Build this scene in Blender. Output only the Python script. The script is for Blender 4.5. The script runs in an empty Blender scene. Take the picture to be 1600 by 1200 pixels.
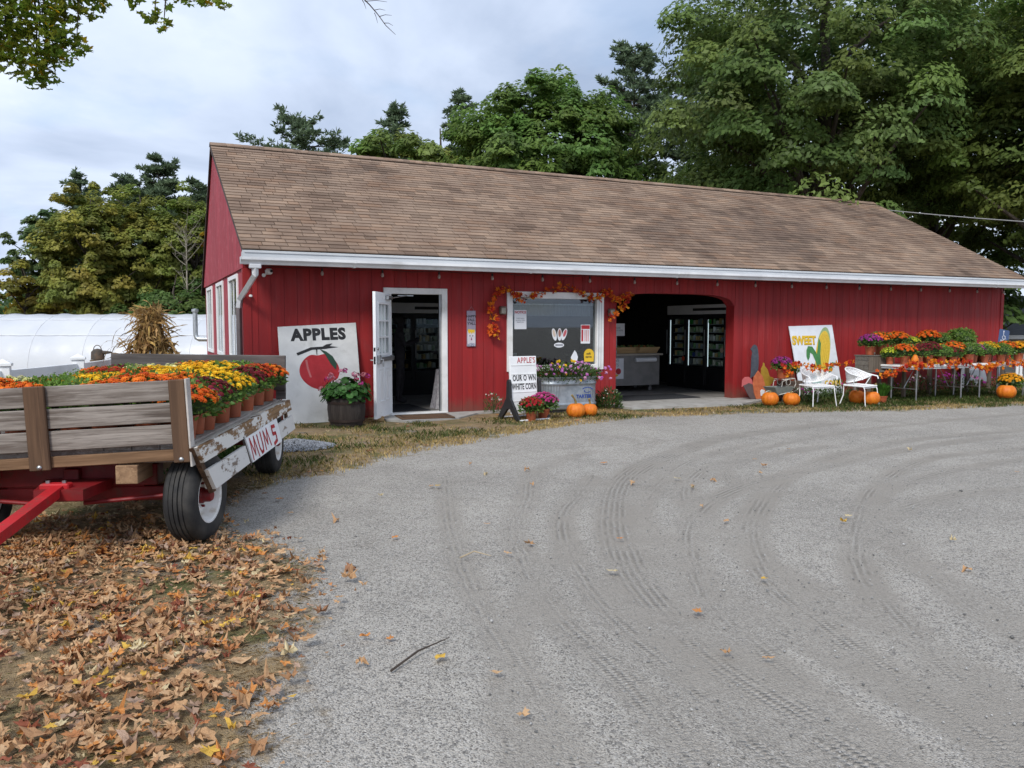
import bpy, bmesh, math, random
import numpy as np
from mathutils import Vector, Matrix, noise
rad = math.radians
random.seed(11)
rng = np.random.default_rng(11)
sc = bpy.context.scene
COL = sc.collection

# ---------------------------------------------------------------- camera
cd = bpy.data.cameras.new('camera')
cam = bpy.data.objects.new('camera', cd)
COL.objects.link(cam)
CAM = Vector((-1.617, -13.115, 1.513))
cam.location = CAM
cam.rotation_euler = (rad(90 - 4.083), 0, rad(-25.229))
cd.lens = 28.49
cd.sensor_width = 36
cd.clip_end = 2000
sc.camera = cam

# ---------------------------------------------------------------- sky and sun
SUN_DIR = Vector((-0.50, -0.52, 0.69)).normalized()
w = bpy.data.worlds.new('World')
sc.world = w
w.use_nodes = True
nt = w.node_tree
nt.nodes.clear()
N = nt.nodes.new
L = nt.links.new
out = N('ShaderNodeOutputWorld')
bg = N('ShaderNodeBackground')
sky = N('ShaderNodeTexSky')
sky.sky_type = 'NISHITA'
sky.sun_disc = False
sky.sun_elevation = math.asin(SUN_DIR.z)
sky.sun_rotation = math.atan2(SUN_DIR.x, SUN_DIR.y)
tc = N('ShaderNodeTexCoord')
sep = N('ShaderNodeSeparateXYZ')
L(tc.outputs['Generated'], sep.inputs[0])
# direction -> a cloud deck seen in perspective
zc = N('ShaderNodeMath'); zc.operation = 'MAXIMUM'; zc.inputs[1].default_value = 0.0
L(sep.outputs[2], zc.inputs[0])
za = N('ShaderNodeMath'); za.operation = 'ADD'; za.inputs[1].default_value = 0.22
L(zc.outputs[0], za.inputs[0])
dx = N('ShaderNodeMath'); dx.operation = 'DIVIDE'
dy = N('ShaderNodeMath'); dy.operation = 'DIVIDE'
L(sep.outputs[0], dx.inputs[0]); L(za.outputs[0], dx.inputs[1])
L(sep.outputs[1], dy.inputs[0]); L(za.outputs[0], dy.inputs[1])
cmb = N('ShaderNodeCombineXYZ')
L(dx.outputs[0], cmb.inputs[0]); L(dy.outputs[0], cmb.inputs[1])
n1 = N('ShaderNodeTexNoise'); n1.inputs['Scale'].default_value = .95; n1.inputs['Detail'].default_value = 7; n1.inputs['Roughness'].default_value = .52
n1.inputs['Distortion'].default_value = .35
L(cmb.outputs[0], n1.inputs['Vector'])
n2 = N('ShaderNodeTexNoise'); n2.inputs['Scale'].default_value = 2.6; n2.inputs['Detail'].default_value = 6
L(cmb.outputs[0], n2.inputs['Vector'])
cr = N('ShaderNodeValToRGB')
cr.color_ramp.elements[0].position = .33; cr.color_ramp.elements[0].color = (.25, .31, .425, 1)
cr.color_ramp.elements[1].position = .66; cr.color_ramp.elements[1].color = (.61, .66, .75, 1)
e = cr.color_ramp.elements.new(.5); e.color = (.44, .505, .625, 1)
L(n1.outputs[0], cr.inputs[0])
gate = N('ShaderNodeMapRange'); gate.inputs[1].default_value = .30; gate.inputs[2].default_value = .48
gate.inputs[3].default_value = .62; gate.inputs[4].default_value = 1.0
L(n2.outputs[0], gate.inputs[0])
skm = N('ShaderNodeMix'); skm.data_type = 'RGBA'; skm.blend_type = 'MULTIPLY'; skm.inputs[0].default_value = 1
skm.inputs[7].default_value = (.10, .10, .10, 1)
L(sky.outputs[0], skm.inputs[6])
mx = N('ShaderNodeMix'); mx.data_type = 'RGBA'
L(gate.outputs[0], mx.inputs[0]); L(skm.outputs[2], mx.inputs[6]); L(cr.outputs[0], mx.inputs[7])
L(mx.outputs[2], bg.inputs['Color'])
bg.inputs['Strength'].default_value = 0.83
L(bg.outputs[0], out.inputs[0])

sl = bpy.data.lights.new('sun', 'SUN')
sl.energy = 1.5
sl.angle = rad(14)
sl.color = (1, .965, .90)
so = bpy.data.objects.new('sun', sl)
COL.objects.link(so)
so.rotation_euler = (-SUN_DIR).to_track_quat('-Z', 'Y').to_euler()
so.location = (0, 0, 30)

sc.view_settings.view_transform = 'Standard'
sc.view_settings.look = 'None'
sc.view_settings.gamma = 1
sc.view_settings.exposure = 1.05
sc.render.engine = 'CYCLES'
sc.cycles.max_bounces = 8
sc.cycles.transparent_max_bounces = 12

# ---------------------------------------------------------------- helpers
def tag(o, label=None, cat=None, group=None, kind=None):
    if label: o['label'] = label
    if cat: o['category'] = cat
    if group: o['group'] = group
    if kind: o['kind'] = kind
    return o

def thing(name, label, cat, loc=(0, 0, 0), rz=0, group=None):
    o = bpy.data.objects.new(name, None)
    o.empty_display_size = .1
    COL.objects.link(o)
    o.location = loc
    o.rotation_euler = (0, 0, rad(rz))
    return tag(o, label, cat, group)

def link(name, me, parent=None, loc=None, rot=None, scale=None):
    o = bpy.data.objects.new(name, me)
    COL.objects.link(o)
    if parent: o.parent = parent
    if loc is not None: o.location = loc
    if rot is not None: o.rotation_euler = rot
    if scale is not None: o.scale = scale
    return o

def copy_tree(o, parent=None):
    c = o.copy()
    COL.objects.link(c)
    c.parent = parent
    for ch in o.children: copy_tree(ch, c)
    return c

class MB:
    """collects faces; build() makes one mesh object"""
    def __init__(s): s.v = []; s.f = []; s.t = []
    def add(s, vs, fs, t=None, M=None):
        o = len(s.v)
        if M is not None: vs = [M @ Vector(p) for p in vs]
        s.v += [tuple(p) for p in vs]
        s.f += [tuple(i + o for i in f) for f in fs]
        s.t += [t] * len(fs)
        return s
    def box(s, x0, x1, y0, y1, z0, z1, b=0.0, t=None, M=None):
        if b <= 0:
            vs = [(x, y, z) for z in (z0, z1) for y in (y0, y1) for x in (x0, x1)]
            fs = [(0, 2, 3, 1), (4, 5, 7, 6), (0, 1, 5, 4), (2, 6, 7, 3), (0, 4, 6, 2), (1, 3, 7, 5)]
            return s.add(vs, fs, t, M)
        bm = bmesh.new()
        bmesh.ops.create_cube(bm, size=1)
        for v in bm.verts:
            v.co = ((x0 + x1) / 2 + v.co.x * (x1 - x0), (y0 + y1) / 2 + v.co.y * (y1 - y0), (z0 + z1) / 2 + v.co.z * (z1 - z0))
        bmesh.ops.bevel(bm, geom=bm.edges[:], offset=b, segments=1, affect='EDGES')
        bm.verts.index_update()
        s.add([v.co.copy() for v in bm.verts], [[v.index for v in f.verts] for f in bm.faces], t, M)
        bm.free()
        return s
    def ext(s, pts, vec, t=None, M=None):
        """polygon pts (3-D, planar) extruded by vec"""
        n = len(pts); vec = Vector(vec)
        P = [Vector(p) for p in pts]
        nrm = Vector()
        for i in range(n): nrm += P[i].cross(P[(i + 1) % n])
        if nrm.dot(vec) > 0: P.reverse()
        vs = P + [p + vec for p in P]
        fs = [tuple(range(n)), tuple(range(2 * n - 1, n - 1, -1))]
        fs += [(i, i + n, (i + 1) % n + n, (i + 1) % n) for i in range(n)]
        return s.add(vs, fs, t, M)
    def tube(s, pts, r, n=8, t=None, M=None, close=False):
        P = [Vector(p) for p in pts]; k = len(P)
        rs = r if isinstance(r, (list, tuple)) else [r] * k
        vs = []; up = None
        for i in range(k):
            if close: d = P[(i + 1) % k] - P[i - 1]
            else: d = P[min(i + 1, k - 1)] - P[max(i - 1, 0)]
            if d.length < 1e-9: d = Vector((0, 0, 1))
            d.normalize()
            if up is None:
                up = Vector((0, 0, 1)) if abs(d.z) < .9 else Vector((1, 0, 0))
            a = d.cross(up)
            if a.length < 1e-6: a = d.orthogonal()
            a.normalize(); bb = a.cross(d); up = bb
            for j in range(n):
                th = 2 * math.pi * j / n
                vs.append(P[i] + a * (math.cos(th) * rs[i]) + bb * (math.sin(th) * rs[i]))
        fs = []
        for i in range(k if close else k - 1):
            for j in range(n):
                i2 = (i + 1) % k
                fs.append((i * n + j, i * n + (j + 1) % n, i2 * n + (j + 1) % n, i2 * n + j))
        if not close:
            fs.append(tuple(range(n - 1, -1, -1))); fs.append(tuple(range((k - 1) * n, k * n)))
        return s.add(vs, fs, t, M)
    def lathe(s, prof, n=24, c=(0, 0, 0), t=None, M=None, fn=None):
        vs = []
        for (r, z) in prof:
            for j in range(n):
                th = 2 * math.pi * j / n
                q = fn(th, r, z) if fn else r
                vs.append((c[0] + q * math.cos(th), c[1] + q * math.sin(th), c[2] + z))
        fs = []
        for i in range(len(prof) - 1):
            for j in range(n):
                fs.append((i * n + j, i * n + (j + 1) % n, (i + 1) * n + (j + 1) % n, (i + 1) * n + j))
        return s.add(vs, fs, t, M)
    def disc(s, c, r, n=24, ax='z', t=None, M=None, rz=None):
        vs = []
        for j in range(n):
            th = 2 * math.pi * j / n
            a, b = r * math.cos(th), (rz or r) * math.sin(th)
            vs.append({'z': (c[0] + a, c[1] + b, c[2]), 'y': (c[0] + a, c[1], c[2] + b), 'x': (c[0], c[1] - a, c[2] + b)}[ax])
        return s.add(vs, [tuple(range(n))], t, M)
    def mesh(s, name, mat, smooth=False):
        me = bpy.data.meshes.new(name)
        me.from_pydata(s.v, [], s.f)
        if mat: me.materials.append(mat)
        if any(x is not None for x in s.t):
            a = me.attributes.new('tint', 'FLOAT_COLOR', 'FACE')
            arr = np.ones((len(s.f), 4), 'f4')
            for i, x in enumerate(s.t):
                if x is not None: arr[i, :3] = x
            a.data.foreach_set('color', arr.ravel())
        if smooth:
            me.polygons.foreach_set('use_smooth', [True] * len(me.polygons))
            if smooth != 'all':
                try: me.set_sharp_from_angle(angle=rad(smooth if smooth is not True else 40))
                except Exception: pass
        me.update()
        return me
    def build(s, name, mat, parent=None, smooth=False, loc=None, rot=None):
        return link(name, s.mesh(name, mat, smooth), parent, loc, rot)

def np_mesh(name, V, F, mat, tint=None, smooth=False):
    """V (n,3), F (m,k) arrays, tint (m,3)"""
    me = bpy.data.meshes.new(name)
    V = np.asarray(V, 'f4'); F = np.asarray(F, 'i4'); m, k = F.shape
    me.vertices.add(len(V)); me.vertices.foreach_set('co', V.ravel())
    me.loops.add(m * k); me.loops.foreach_set('vertex_index', F.ravel())
    me.polygons.add(m)
    me.polygons.foreach_set('loop_start', np.arange(0, m * k, k, dtype='i4'))
    me.polygons.foreach_set('loop_total', np.full(m, k, 'i4'))
    if smooth: me.polygons.foreach_set('use_smooth', np.ones(m, bool))
    me.materials.append(mat)
    me.update(calc_edges=True)
    if tint is not None:
        a = me.attributes.new('tint', 'FLOAT_COLOR', 'FACE')
        arr = np.ones((m, 4), 'f4'); arr[:, :3] = tint
        a.data.foreach_set('color', arr.ravel())
    return me

# ---------------------------------------------------------------- materials
def new_mat(name):
    m = bpy.data.materials.new(name); m.use_nodes = True
    nt = m.node_tree; nt.nodes.clear()
    o = nt.nodes.new('ShaderNodeOutputMaterial')
    return m, nt, o

def mixc(nt, fac, a, b, blend='MIX'):
    n = nt.nodes.new('ShaderNodeMix'); n.data_type = 'RGBA'; n.blend_type = blend
    for sock, val in ((n.inputs[0], fac), (n.inputs[6], a), (n.inputs[7], b)):
        if isinstance(val, (int, float)): sock.default_value = val
        elif isinstance(val, tuple): sock.default_value = val if len(val) == 4 else val + (1,)
        else: nt.links.new(val, sock)
    return n.outputs[2]

def noise_n(nt, vec, scale, detail=5, rough=.55, dist=0):
    n = nt.nodes.new('ShaderNodeTexNoise')
    n.inputs['Scale'].default_value = scale; n.inputs['Detail'].default_value = detail
    n.inputs['Roughness'].default_value = rough; n.inputs['Distortion'].default_value = dist
    if vec is not None: nt.links.new(vec, n.inputs['Vector'])
    return n.outputs[0]

def ramp(nt, fac, lo, hi, a=0.0, b=1.0):
    n = nt.nodes.new('ShaderNodeMapRange'); n.interpolation_type = 'SMOOTHSTEP'
    n.inputs[1].default_value = lo; n.inputs[2].default_value = hi
    n.inputs[3].default_value = a; n.inputs[4].default_value = b
    nt.links.new(fac, n.inputs[0])
    return n.outputs[0]

def math_n(nt, op, a, b=None, c=None):
    n = nt.nodes.new('ShaderNodeMath'); n.operation = op
    for s, val in zip(n.inputs, (a, b, c)):
        if val is None: continue
        if isinstance(val, (int, float)): s.default_value = val
        else: nt.links.new(val, s)
    return n.outputs[0]

def coords(nt, kind='Object', scale=(1, 1, 1), rot=(0, 0, 0)):
    t = nt.nodes.new('ShaderNodeTexCoord'); mp = nt.nodes.new('ShaderNodeMapping')
    mp.inputs['Scale'].default_value = scale; mp.inputs['Rotation'].default_value = rot
    if kind == 'World':
        g = nt.nodes.new('ShaderNodeNewGeometry'); nt.links.new(g.outputs['Position'], mp.inputs[0])
    else: nt.links.new(t.outputs[kind], mp.inputs[0])
    return mp.outputs[0]

def bsdf(nt, o, col, rough=.7, metal=0, spec=.35, bump=None, bstr=.3, bdist=.01, sub=0):
    b = nt.nodes.new('ShaderNodeBsdfPrincipled')
    if isinstance(col, tuple): b.inputs['Base Color'].default_value = col if len(col) == 4 else col + (1,)
    else: nt.links.new(col, b.inputs['Base Color'])
    if isinstance(rough, (int, float)): b.inputs['Roughness'].default_value = rough
    else: nt.links.new(rough, b.inputs['Roughness'])
    b.inputs['Metallic'].default_value = metal
    b.inputs['Specular IOR Level'].default_value = spec
    if bump is not None:
        bp = nt.nodes.new('ShaderNodeBump'); bp.inputs['Strength'].default_value = bstr; bp.inputs['Distance'].default_value = bdist
        nt.links.new(bump, bp.inputs['Height']); nt.links.new(bp.outputs[0], b.inputs['Normal'])
    nt.links.new(b.outputs[0], o.inputs[0])
    return b

def attr(nt, name='tint', out=0):
    a = nt.nodes.new('ShaderNodeAttribute'); a.attribute_name = name
    return a.outputs[out]

def mk(name, c, c2=None, scale=6, rough=.7, bump=.0, bscale=50, stretch=(1, 1, 1), metal=0, spec=.35, tint=False, orand=0.0, kind='Object', bdist=.01, lo=.35, hi=.68, dirt=None, dscale=3, splash=None):
    m, nt, o = new_mat(name)
    v = coords(nt, kind, stretch)
    c2 = c2 or tuple(x * .82 for x in c)
    f = ramp(nt, noise_n(nt, v, scale, 6), lo, hi)
    col = mixc(nt, f, c, c2)
    if dirt:
        v2 = coords(nt, kind)
        col = mixc(nt, ramp(nt, noise_n(nt, v2, dscale, 7, .65), .52, .72, 0, .75), col, dirt)
    if splash:
        wv_ = coords(nt, 'World'); sx = nt.nodes.new('ShaderNodeSeparateXYZ'); nt.links.new(wv_, sx.inputs[0])
        hz = math_n(nt, 'SUBTRACT', sx.outputs[2], math_n(nt, 'MULTIPLY', noise_n(nt, wv_, 5, 7, .7), .55))
        col = mixc(nt, ramp(nt, hz, .06, -.22, 0, .6), col, splash)
        col = mixc(nt, ramp(nt, noise_n(nt, coords(nt, 'World', (4, 4, .5)), 2.2, 6, .65), .55, .72, 0, .35), col, (.36, .06, .06))
    if tint: col = mixc(nt, 1.0, col, attr(nt), 'MULTIPLY')
    if orand:
        oi = nt.nodes.new('ShaderNodeObjectInfo')
        r = nt.nodes.new('ShaderNodeMapRange'); r.inputs[3].default_value = 1 - orand; r.inputs[4].default_value = 1 + orand
        nt.links.new(oi.outputs['Random'], r.inputs[0])
        hs = nt.nodes.new('ShaderNodeHueSaturation'); nt.links.new(col, hs.inputs['Color']); nt.links.new(r.outputs[0], hs.inputs['Value'])
        col = hs.outputs[0]
    bn = noise_n(nt, v, bscale, 5, .6) if bump else None
    rn = ramp(nt, noise_n(nt, v, scale * 3, 4), .3, .7, max(rough - .08, .02), min(rough + .08, 1))
    bsdf(nt, o, col, rn, metal, spec, bn, bump, bdist)
    return m

def wood(name, light, dark, axis='x', rough=.8, paint=None, pamt=.5, grain=26, orand=.08):
    """grain runs along axis"""
    m, nt, o = new_mat(name)
    s = {'x': (.06, 1, 1), 'y': (1, .06, 1), 'z': (1, 1, .06)}[axis]
    oi = nt.nodes.new('ShaderNodeObjectInfo')
    v0 = coords(nt, 'Object', s)
    ad = nt.nodes.new('ShaderNodeVectorMath'); ad.operation = 'ADD'
    sc_ = nt.nodes.new('ShaderNodeVectorMath'); sc_.operation = 'SCALE'; sc_.inputs[0].default_value = (7, 11, 5)
    nt.links.new(oi.outputs['Random'], sc_.inputs['Scale'])
    nt.links.new(v0, ad.inputs[0]); nt.links.new(sc_.outputs[0], ad.inputs[1])
    v = ad.outputs[0]
    g1 = noise_n(nt, v, grain, 8, .65, .6)
    g2 = noise_n(nt, v, grain * 3.2, 4, .6, .2)
    g3 = noise_n(nt, v, grain * .22, 3, .5, .8)
    f = ramp(nt, g1, .36, .64)
    col = mixc(nt, f, dark, light)
    col = mixc(nt, ramp(nt, g2, .45, .75, 0, .55), col, tuple(x * .45 for x in dark))
    col = mixc(nt, ramp(nt, g3, .42, .62, 0, .6), col, tuple(a * .55 + b * .45 for a, b in zip(light, dark)))
    if paint:
        v2 = coords(nt, 'Object', tuple(1 if x == 1 else .35 for x in s))
        p = math_n(nt, 'ADD', noise_n(nt, v2, 9, 8, .7), math_n(nt, 'MULTIPLY', g1, .5))
        col = mixc(nt, ramp(nt, p, .78 - pamt * .1, .84 - pamt * .1), paint, col)
    r = nt.nodes.new('ShaderNodeMapRange'); r.inputs[3].default_value = 1 - orand; r.inputs[4].default_value = 1 + orand
    nt.links.new(oi.outputs['Random'], r.inputs[0])
    hs = nt.nodes.new('ShaderNodeHueSaturation'); nt.links.new(col, hs.inputs['Color']); nt.links.new(r.outputs[0], hs.inputs['Value'])
    bsdf(nt, o, hs.outputs[0], rough, 0, .25, g1, .35, .008)
    return m

def leafmat(name, c, c2, trans=.3, rough=.55, scale=1.5, kind='World'):
    m, nt, o = new_mat(name)
    v = coords(nt, kind)
    col = mixc(nt, ramp(nt, noise_n(nt, v, scale, 3), .35, .65), c, c2)
    col = mixc(nt, 1.0, col, attr(nt), 'MULTIPLY')
    b = nt.nodes.new('ShaderNodeBsdfPrincipled'); nt.links.new(col, b.inputs['Base Color'])
    b.inputs['Roughness'].default_value = rough; b.inputs['Specular IOR Level'].default_value = .25
    t = nt.nodes.new('ShaderNodeBsdfTranslucent'); nt.links.new(col, t.inputs[0])
    mx = nt.nodes.new('ShaderNodeMixShader'); mx.inputs[0].default_value = trans
    nt.links.new(b.outputs[0], mx.inputs[1]); nt.links.new(t.outputs[0], mx.inputs[2]); nt.links.new(mx.outputs[0], o.inputs[0])
    return m

def glassmat(name, tintc=(.9, .95, .95), base=.55):
    """window pane: mostly see-through, with real reflections"""
    m, nt, o = new_mat(name)
    t = nt.nodes.new('ShaderNodeBsdfTransparent'); t.inputs[0].default_value = tintc + (1,)
    g = nt.nodes.new('ShaderNodeBsdfGlossy'); g.inputs['Roughness'].default_value = .015; g.inputs[0].default_value = (.9, .92, .95, 1)
    lw = nt.nodes.new('ShaderNodeLayerWeight'); lw.inputs[0].default_value = .5
    fr = math_n(nt, 'ADD', math_n(nt, 'MULTIPLY', math_n(nt, 'POWER', lw.outputs['Facing'], 5.0), .9), base)
    mx = nt.nodes.new('ShaderNodeMixShader')
    nt.links.new(fr, mx.inputs[0]); nt.links.new(t.outputs[0], mx.inputs[1]); nt.links.new(g.outputs[0], mx.inputs[2])
    nt.links.new(mx.outputs[0], o.inputs[0])
    return m

def emis(name, c, s):
    m, nt, o = new_mat(name)
    e = nt.nodes.new('ShaderNodeEmission'); e.inputs[0].default_value = c + (1,); e.inputs[1].default_value = s
    nt.links.new(e.outputs[0], o.inputs[0]); return m

RED = (.30, .019, .020)
MAT = {}
MAT['red'] = mk('red_paint', RED, (.235, .016, .018), 3, .62, .25, 40, (2.5, 2.5, .12), dirt=(.235, .026, .028), splash=(.14, .07, .05), orand=.06, spec=.3, bdist=.004)
MAT['redgable'] = mk('red_paint_gable_lit', (.36, .040, .058), (.26, .024, .036), 6, .7, .3, 40, (3, 3, .1), dirt=(.46, .11, .13), dscale=5, orand=.08, bdist=.004)  # paler, pinker than the front: light on the gable put into the paint
MAT['redback'] = mk('red_backing', (.26, .02, .025), None, 4, .8)
MAT['white'] = mk('white_paint', (.78, .78, .77), (.66, .66, .65), 4, .5, .08, 40, dirt=(.55, .54, .5))
MAT['whiteclean'] = mk('white_vinyl', (.80, .81, .82), (.72, .73, .74), 3, .4)
MAT['gutter'] = mk('white_metal_gutter', (.74, .75, .77), (.62, .63, .66), 2, .38, 0, dirt=(.48, .48, .48), dscale=1.5)
MAT['fascia'] = mk('grey_white_fascia', (.58, .60, .62), (.48, .50, .52), 3, .55, .1, 30, (.2, 1, 1))
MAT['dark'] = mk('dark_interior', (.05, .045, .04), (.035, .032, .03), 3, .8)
MAT['black'] = mk('black_plastic', (.022, .022, .024), (.03, .03, .032), 5, .45, .1, 80)
MAT['blackmetal'] = mk('black_enamel', (.015, .015, .017), None, 4, .35)
MAT['steel'] = mk('brushed_steel', (.42, .43, .44), (.34, .35, .36), 8, .38, 0, metal=.9)
MAT['galv'] = mk('galvanised_steel', (.52, .55, .58), (.38, .41, .44), 9, .42, .05, 30, metal=.75)
MAT['concrete'] = mk('concrete', (.38, .37, .35), (.29, .28, .26), 4, .85, .3, 60, dirt=(.2, .18, .15))
MAT['terracotta'] = mk('terracotta_plastic', (.34, .085, .035), (.28, .07, .03), 7, .5, .05, 40, orand=.12)
MAT['soil'] = mk('potting_soil', (.03, .02, .014), (.05, .035, .022), 30, .95, .6, 60)
MAT['fridgeinside'] = mk('cooler_interior', (.28, .30, .30), None, 3, .5)
MAT['glass'] = glassmat('window_glass', (.66, .70, .70), .085)
MAT['frglass'] = glassmat('cooler_glass', (.86, .90, .90), .03)
MAT['paper'] = mk('paper', (.74, .75, .78), (.68, .69, .72), 3, .7)
MAT['inkred'] = mk('red_ink', (.45, .03, .04), None, 3, .6)
MAT['inkblack'] = mk('black_ink', (.02, .02, .022), None, 3, .6)
MAT['inkblue'] = mk('blue_ink', (.03, .07, .30), None, 3, .55)
MAT['inkgrey'] = mk('grey_ink', (.30, .31, .34), None, 3, .6)
MAT['inkyellow'] = mk('yellow_ink', (.72, .47, .03), (.66, .42, .03), 5, .6)

_txt = {}
def text(name, body, size, mat, parent, M, off=0.0, align='CENTER', ext=.001, sx=1.0, sp=1.0):
    cu = bpy.data.curves.new('lettering', 'FONT')
    cu.body = body; cu.size = size; cu.align_x = align; cu.align_y = 'CENTER'
    cu.offset = off; cu.extrude = ext; cu.space_character = sp; cu.resolution_u = 3
    ob = bpy.data.objects.new('tmp_text', cu); COL.objects.link(ob)
    dg = bpy.context.evaluated_depsgraph_get()
    me = bpy.data.meshes.new_from_object(ob.evaluated_get(dg))
    bpy.data.objects.remove(ob); bpy.data.curves.remove(cu)
    me.materials.clear(); me.materials.append(mat)
    me.transform(M @ Matrix.Diagonal((sx, 1, 1, 1)))
    return link(name, me, parent)

def facing(o, right, up):
    """matrix putting text's x along right and its y along up, at o"""
    r = Vector(right).normalized(); u = Vector(up).normalized(); n = r.cross(u)
    return Matrix(((r.x, u.x, n.x, o[0]), (r.y, u.y, n.y, o[1]), (r.z, u.z, n.z, o[2]), (0, 0, 0, 1)))

def sstep(a, b, x):
    t = np.clip((x - a) / (b - a), 0, 1); return t * t * (3 - 2 * t)

# ---------------------------------------------------------------- ground
EDGE = np.array([(-2.2, -14), (-1.5, -10.9), (-1.25, -10.0), (-1.05, -9.3), (-.80, -8.6), (-.68, -8.0), (-.78, -7.5), (-1.05, -6.9), (-1.1, -6.2), (-.85, -5.5), (-.35, -4.9),
                 (.35, -4.65), (1.25, -3.8), (2.5, -3.12), (3.78, -2.45), (6.15, -1.71), (8.7, -1.98), (10.89, -2.87), (14.08, -3.16), (20, -3.5), (60, -5)])
TRACKS = [[[8.38, -3.76], [5.9, -4.27], [4.08, -5.29], [2.88, -6.3], [1.94, -7.57], [1.37, -8.56], [1.04, -9.3], [0.8, -10.12], [0.73, -10.79], [0.7, -11.24], [.6, -12.4]],
          [[5.79, -4.9], [4.21, -5.6], [2.82, -6.82], [2.11, -7.66], [1.65, -8.7], [1.4, -9.8], [1.2, -11.4]],
          [[2.6, -6.1], [2.04, -6.78], [1.54, -7.39], [1.16, -8.1], [0.94, -8.69], [0.7, -9.49], [0.57, -10.32], [0.45, -11.08], [.3, -12.4]],
          [[9.5, -5.9], [7.14, -6.15], [4.67, -6.74], [3.23, -7.34], [2.37, -8.02], [1.68, -8.88], [1.2, -9.72], [0.95, -10.5], [0.78, -11.28]],
          [[12, -6.6], [8.44, -6.76], [6.69, -6.76], [4.75, -7.72], [3.07, -8.99], [2.47, -9.56], [1.99, -10.2], [1.64, -10.82], [1.43, -11.29]],
          [[1.11, -8.26], [0.58, -8.82], [0.19, -9.36], [-0.13, -9.92], [-0.32, -10.36], [-0.43, -10.75]],
          [[1.2, -5.6], [0.69, -6.99], [0.35, -8.08], [0.14, -8.87], [-0.02, -9.65], [-0.16, -10.32], [-0.29, -10.82]],
          [[12, -8.9], [6.13, -8.36], [5.19, -8.25], [4.01, -8.54], [3.39, -8.94], [2.9, -9.7], [2.2, -11.2]],
          [[16, -5.2], [10.34, -5.55], [7.47, -5.69], [4.87, -6.62], [2.96, -8.05], [2.0, -9.19], [1.54, -10.19], [1.31, -11.0], [1.16, -11.41]],
          [[6.4, -5.5], [4.2, -6.0], [3.0, -7.1], [2.3, -8.4], [1.95, -9.6], [1.7, -11.2]],
          [[9, -7.2], [6.2, -7.4], [4.3, -8.1], [3.2, -9.3], [2.5, -10.3], [2.0, -11.4]],
          [[3.4, -4.6], [2.2, -5.6], [1.5, -6.8], [1.0, -7.6], [.7, -8.4], [.42, -9.3], [.3, -10.2], [.1, -11.3]],
          [[15, -7.4], [10, -7.5], [7.2, -7.9], [5.6, -8.9], [4.6, -10], [4.1, -11.2]],
          [[15, -4.1], [11, -4.2], [8, -4.6], [5.5, -5.3], [4.2, -6.2], [3.6, -7.2]]]

def smooth_line(P, n=10):
    P = [Vector(p) for p in P]; o = []
    for i in range(len(P) - 1):
        a, b, c, d = P[max(i - 1, 0)], P[i], P[i + 1], P[min(i + 2, len(P) - 1)]
        for k in range(n):
            t = k / n
            o.append(.5 * ((2 * b) + (c - a) * t + (2 * a - 5 * b + 4 * c - d) * t * t + (-a + 3 * b - 3 * c + d) * t ** 3))
    o.append(P[-1]); return np.array([tuple(q) for q in o])

def line_dist(XY, P):
    """distance, side and arclength of points XY from polyline P"""
    best = np.full(len(XY), 1e9); sgn = np.zeros(len(XY)); arc = np.zeros(len(XY)); s0 = 0
    for a, b in zip(P[:-1], P[1:]):
        d = b - a; l = np.hypot(*d) + 1e-9
        t = np.clip(((XY - a) @ d) / (l * l), 0, 1)
        q = XY - a - t[:, None] * d
        dist = np.hypot(q[:, 0], q[:, 1])
        cr = d[0] * (XY[:, 1] - a[1]) - d[1] * (XY[:, 0] - a[0])
        k = dist < best
        best[k] = dist[k]; sgn[k] = np.sign(cr[k]); arc[k] = s0 + t[k] * l
        s0 += l
    return best, sgn, arc

def grow(lo, hi, step, far, g=1.35):
    a = list(np.arange(lo, hi + 1e-6, step)); d = step
    b = []; x = a[-1]
    while x < far: d *= g; x += d; b.append(x)
    c = []; x = lo; d = step
    while x > -far: d *= g; x -= d; c.append(x)
    return np.array(c[::-1] + a + b)

def ground_z(X, Y):
    z = -1.0 * sstep(3.0, 14.0, Y)
    z = z + .012 * np.sin(X * .9 + .5) * np.sin(Y * .8)
    return z

def gravel_w(XY):
    d, s, _ = line_dist(XY, EDGE)
    return d * -s      # >0 on the lot

gx = grow(-5.5, 18.5, .075, 700); gy = grow(-12.4, .4, .06, 700)
GX, GY = np.meshgrid(gx, gy)
XY = np.stack([GX.ravel(), GY.ravel()], 1)
near = (np.abs(XY[:, 0] - 6) < 20) & (XY[:, 1] > -16) & (XY[:, 1] < 6)
sd = np.full(len(XY), -5.0); sd[(XY[:, 1] < -5) & (XY[:, 0] > -1)] = 5
sd[near] = gravel_w(XY[near])
tid = np.full(len(XY), -1); trk = np.zeros(len(XY)); trk2 = np.zeros(len(XY)); tu = np.zeros(len(XY)); tv = np.zeros(len(XY))
for i, T in enumerate(TRACKS):
    P = smooth_line(T)
    d, s, arc = line_dist(XY[near], P)
    wdt = [.24, .16, .15, .18, .16, .13, .14, .16, .18, .18, .14, .15, .13, .14][i]
    m = sstep(wdt, wdt * .55, d) * [1, .8, 1, .9, .9, .75, .8, .7, .9, .8, .8, .8, .7, .8][i]
    cur = trk[near]; k = m > cur
    c2_ = trk2[near]; trk2[near] = np.maximum(c2_, np.minimum(m, cur))
    cur[k] = m[k]; trk[near] = cur
    a = tu[near]; a[k] = arc[k]; tu[near] = a
    a = tid[near]; a[k] = i; tid[near] = a
    a = tv[near]; a[k] = (d * s)[k]; tv[near] = a
GZ = ground_z(XY[:, 0], XY[:, 1])
lot = sstep(-.3, .3, sd)
GZ = GZ - .010 * trk * lot - .015 * lot
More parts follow.
